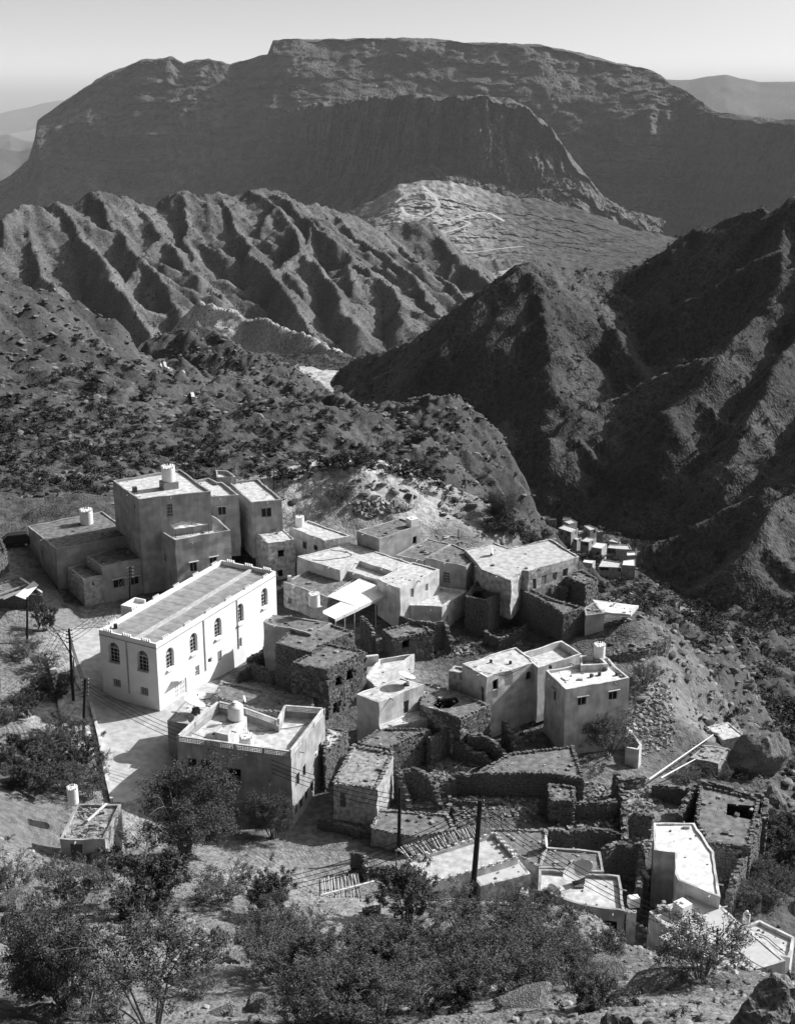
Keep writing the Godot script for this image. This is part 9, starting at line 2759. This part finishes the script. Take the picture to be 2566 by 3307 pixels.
func ladder() -> void:
	var a := v3(LADDER[0]); var b := v3(LADDER[1])
	var o := thing("ladder", "pale ladder leaning on the stair tower of the front house", "ladder", Vector3.ZERO)
	var s := (b - a).cross(Vector3.UP).normalized() * 0.22
	for q in [-1.0, 1.0]:
		var mb := MB.new(); mb.tube([a + s * q, b + s * q], 0.04, 0.04, 5)
		part("rail", mb.mesh(), M.white, o)
	for k in 7:
		var c := a.lerp(b, (k + 0.5) / 7.0)
		var mb := MB.new(); mb.tube([c - s, c + s], 0.03, 0.03, 5)
		part("rung", mb.mesh(), M.white, o)

func car() -> void:
	var p := v3(CAR[0])
	var o := thing("parked_car", "dark car parked in the shade at the far end of the street", "car", Vector3(p.x, ground(p.x, p.z) + 0.05, p.z))
	o.rotation.y = 0.2
	var mb := MB.new()
	# side profile swept across the width, cabin drawn in at the top
	var prof := [[-2.3, 0.45], [-2.3, 0.95], [-1.5, 1.1], [-0.9, 1.75], [1.6, 1.82], [2.15, 1.15], [2.3, 1.0], [2.3, 0.45]]
	for k in prof.size():
		var j := (k + 1) % prof.size()
		var wa: float = 0.9 if prof[k][1] < 1.3 else 0.72
		var wb: float = 0.9 if prof[j][1] < 1.3 else 0.72
		mb.quad(Vector3(prof[k][0], prof[k][1], wa), Vector3(prof[j][0], prof[j][1], wb), Vector3(prof[j][0], prof[j][1], -wb), Vector3(prof[k][0], prof[k][1], -wa), Vector3((prof[k][0] + prof[j][0]) * 0.5, (prof[k][1] + prof[j][1]) * 0.5 - 0.95, 0))
	for sgn in [-1.0, 1.0]:
		var q := []
		for e in prof: q.append(Vector3(e[0], e[1], (0.9 if e[1] < 1.3 else 0.72) * sgn))
		for k in range(1, q.size() - 1): mb.tri(q[0], q[k], q[k + 1], Vector3(0, 0, sgn))
	part("body", mb.mesh(), M.car_paint, o)
	for sx in [-1.4, 1.45]:
		for sz in [-0.8, 0.8]:
			var w := MB.new(); w.lathe(Vector3.ZERO, [[0.0, -0.11], [0.34, -0.11], [0.38, -0.06], [0.38, 0.06], [0.34, 0.11], [0.0, 0.11]], 16)
			var q := part("wheel", w.mesh(), M.dark, o)
			q.rotation.x = PI * 0.5; q.position = Vector3(sx, 0.38, sz)
			var rim := MB.new(); rim.lathe(Vector3.ZERO, [[0.0, -0.115], [0.2, -0.115], [0.2, 0.115], [0.0, 0.115]], 12)
			part("rim", rim.mesh(), M.frame, q)
	for sgn in [-1.0, 1.0]:
		var g := MB.new(); g.hexa([Vector3(-1.2, 1.2, 0.84 * sgn), Vector3(1.8, 1.2, 0.84 * sgn), Vector3(-0.85, 1.65, 0.75 * sgn), Vector3(1.55, 1.7, 0.75 * sgn), Vector3(-1.2, 1.2, 0.9 * sgn), Vector3(1.8, 1.2, 0.9 * sgn), Vector3(-0.85, 1.65, 0.78 * sgn), Vector3(1.55, 1.7, 0.78 * sgn)])
		part("side_window", g.mesh(), M.glass, o)
	var hl := MB.new()
	for sz in [-0.65, 0.65]:
		var b := MB.new(); b.box(Vector3(-2.3, 0.82, sz), Vector3(0.06, 0.18, 0.3))
		part("headlight", b.mesh(), M.frame, o)

func dirt_tracks() -> void:
	for l in DIRT_TRACKS:
		var mb := MB.new(); mb.tone = 1.0
		var last := []
		var n: int = l.size() / 3
		for i in (n - 1) * 6 + 1:
			var k := mini(i / 6, n - 2); var u := (i - k * 6) / 6.0
			var g := []
			for q in [-1, 0, 1, 2]:
				var e := clampi(k + q, 0, n - 1)
				g.append(Vector3(l[e * 3], l[e * 3 + 1], l[e * 3 + 2]))
			var p: Vector3 = (g[1] as Vector3).cubic_interpolate(g[2], g[0], g[3], u)
			var t: Vector3 = ((g[2] as Vector3) - g[1]).normalized()
			var s := Vector3(t.z, 0, -t.x).normalized() * 5.5
			var row := [p - s + Vector3(0, 14, 0), p + s + Vector3(0, 14, 0)]
			if i > 0: mb.quad(last[0], last[1], row[1], row[0], Vector3.UP)
			last = row
		structure("dirt_track", mb.mesh(), M.dirt_road)

func grass() -> void:
	for gi in GRASS.size():
		var p := v3(GRASS[gi])
		var o := thing("grass_tuft", "tall dry grass stalks in front of the spiky bush", "grass", Vector3(p.x, ground(p.x, p.z) - 0.05, p.z), "dry grass tufts")
		var mb := MB.new(); var pl := MB.new()
		for k in 26:
			var a := rng.randf() * TAU; var h := rng.randf_range(0.7, 1.5); var l := rng.randf_range(0.05, 0.45)
			var b := Vector3(cos(a) * 0.12 * rng.randf(), 0, sin(a) * 0.12 * rng.randf())
			var tip := b + Vector3(cos(a) * l, h, sin(a) * l)
			mb.tube([b, b.lerp(tip, 0.55) + Vector3(0, 0.06, 0), tip], 0.006, 0.002, 3, false)
			if k % 9 == 0: pl.tube([tip, tip + Vector3(cos(a) * 0.03, 0.09, sin(a) * 0.03), tip + Vector3(cos(a) * 0.08, 0.18, sin(a) * 0.08)], 0.02, 0.006, 6)
		part("stalk", mb.mesh(), M.straw, o).set_meta("kind", "stuff")
		part("plume", pl.mesh(), M.straw_pale, o).set_meta("kind", "stuff")

func hoses() -> void:
	for t in HOSES:
		var pts := []
		var cv := Curve3D.new()
		for p in t[1]: cv.add_point(v3(p))
		for i in range(1, t[1].size() - 1):
			var q: Vector3 = (cv.get_point_position(i + 1) - cv.get_point_position(i - 1)) * 0.2
			cv.set_point_in(i, -q); cv.set_point_out(i, q)
		var L := cv.get_baked_length()
		for i in 41: pts.append(cv.sample_baked(L * i / 40.0))
		var mb := MB.new(); mb.tube(pts, 0.035, 0.035, 5)
		var o := thing("hose", t[0], "hose")
		part("tube", mb.mesh(), M.dark, o)

func roof_litter() -> void:
	var r := RandomNumberGenerator.new(); r.seed = 515
	for D in HOUSES:
		if D.n == "white_hall" or D.n == "far_house": continue
		var poly := PackedVector2Array()
		var lo := Vector2(1e9, 1e9); var hi := -lo
		for i in range(0, D.p.size(), 2):
			var p := Vector2(D.p[i], D.p[i + 1]); poly.append(p); lo = lo.min(p); hi = hi.max(p)
		var mb := MB.new()
		var rough: bool = D.st > 0 or String(D.r).begins_with("gravel") or String(D.r).begins_with("mud")
		for k in (46 if rough else 14):
			var p := Vector2(r.randf_range(lo.x, hi.x), r.randf_range(lo.y, hi.y))
			if not Geometry2D.is_point_in_polygon(p, poly): continue
			var s := r.randf_range(0.07, 0.2) if r.randf() < 0.85 else r.randf_range(0.25, 0.45)
			mb.tone = r.randf_range(0.06, 0.4)
			stone_into(mb, r.randi() % 7, Transform3D(Basis(Vector3.UP, r.randf() * TAU).scaled_local(Vector3(s * 1.4, s * 0.6, s)), Vector3(p.x, D.y + s * 0.2, p.y)))
		if mb.v.size() > 0: structure("roof_litter", mb.mesh(), M.loose, "stuff", "small stones and scraps lying on the roof of the " + String(D.l).substr(0, 60), "litter")
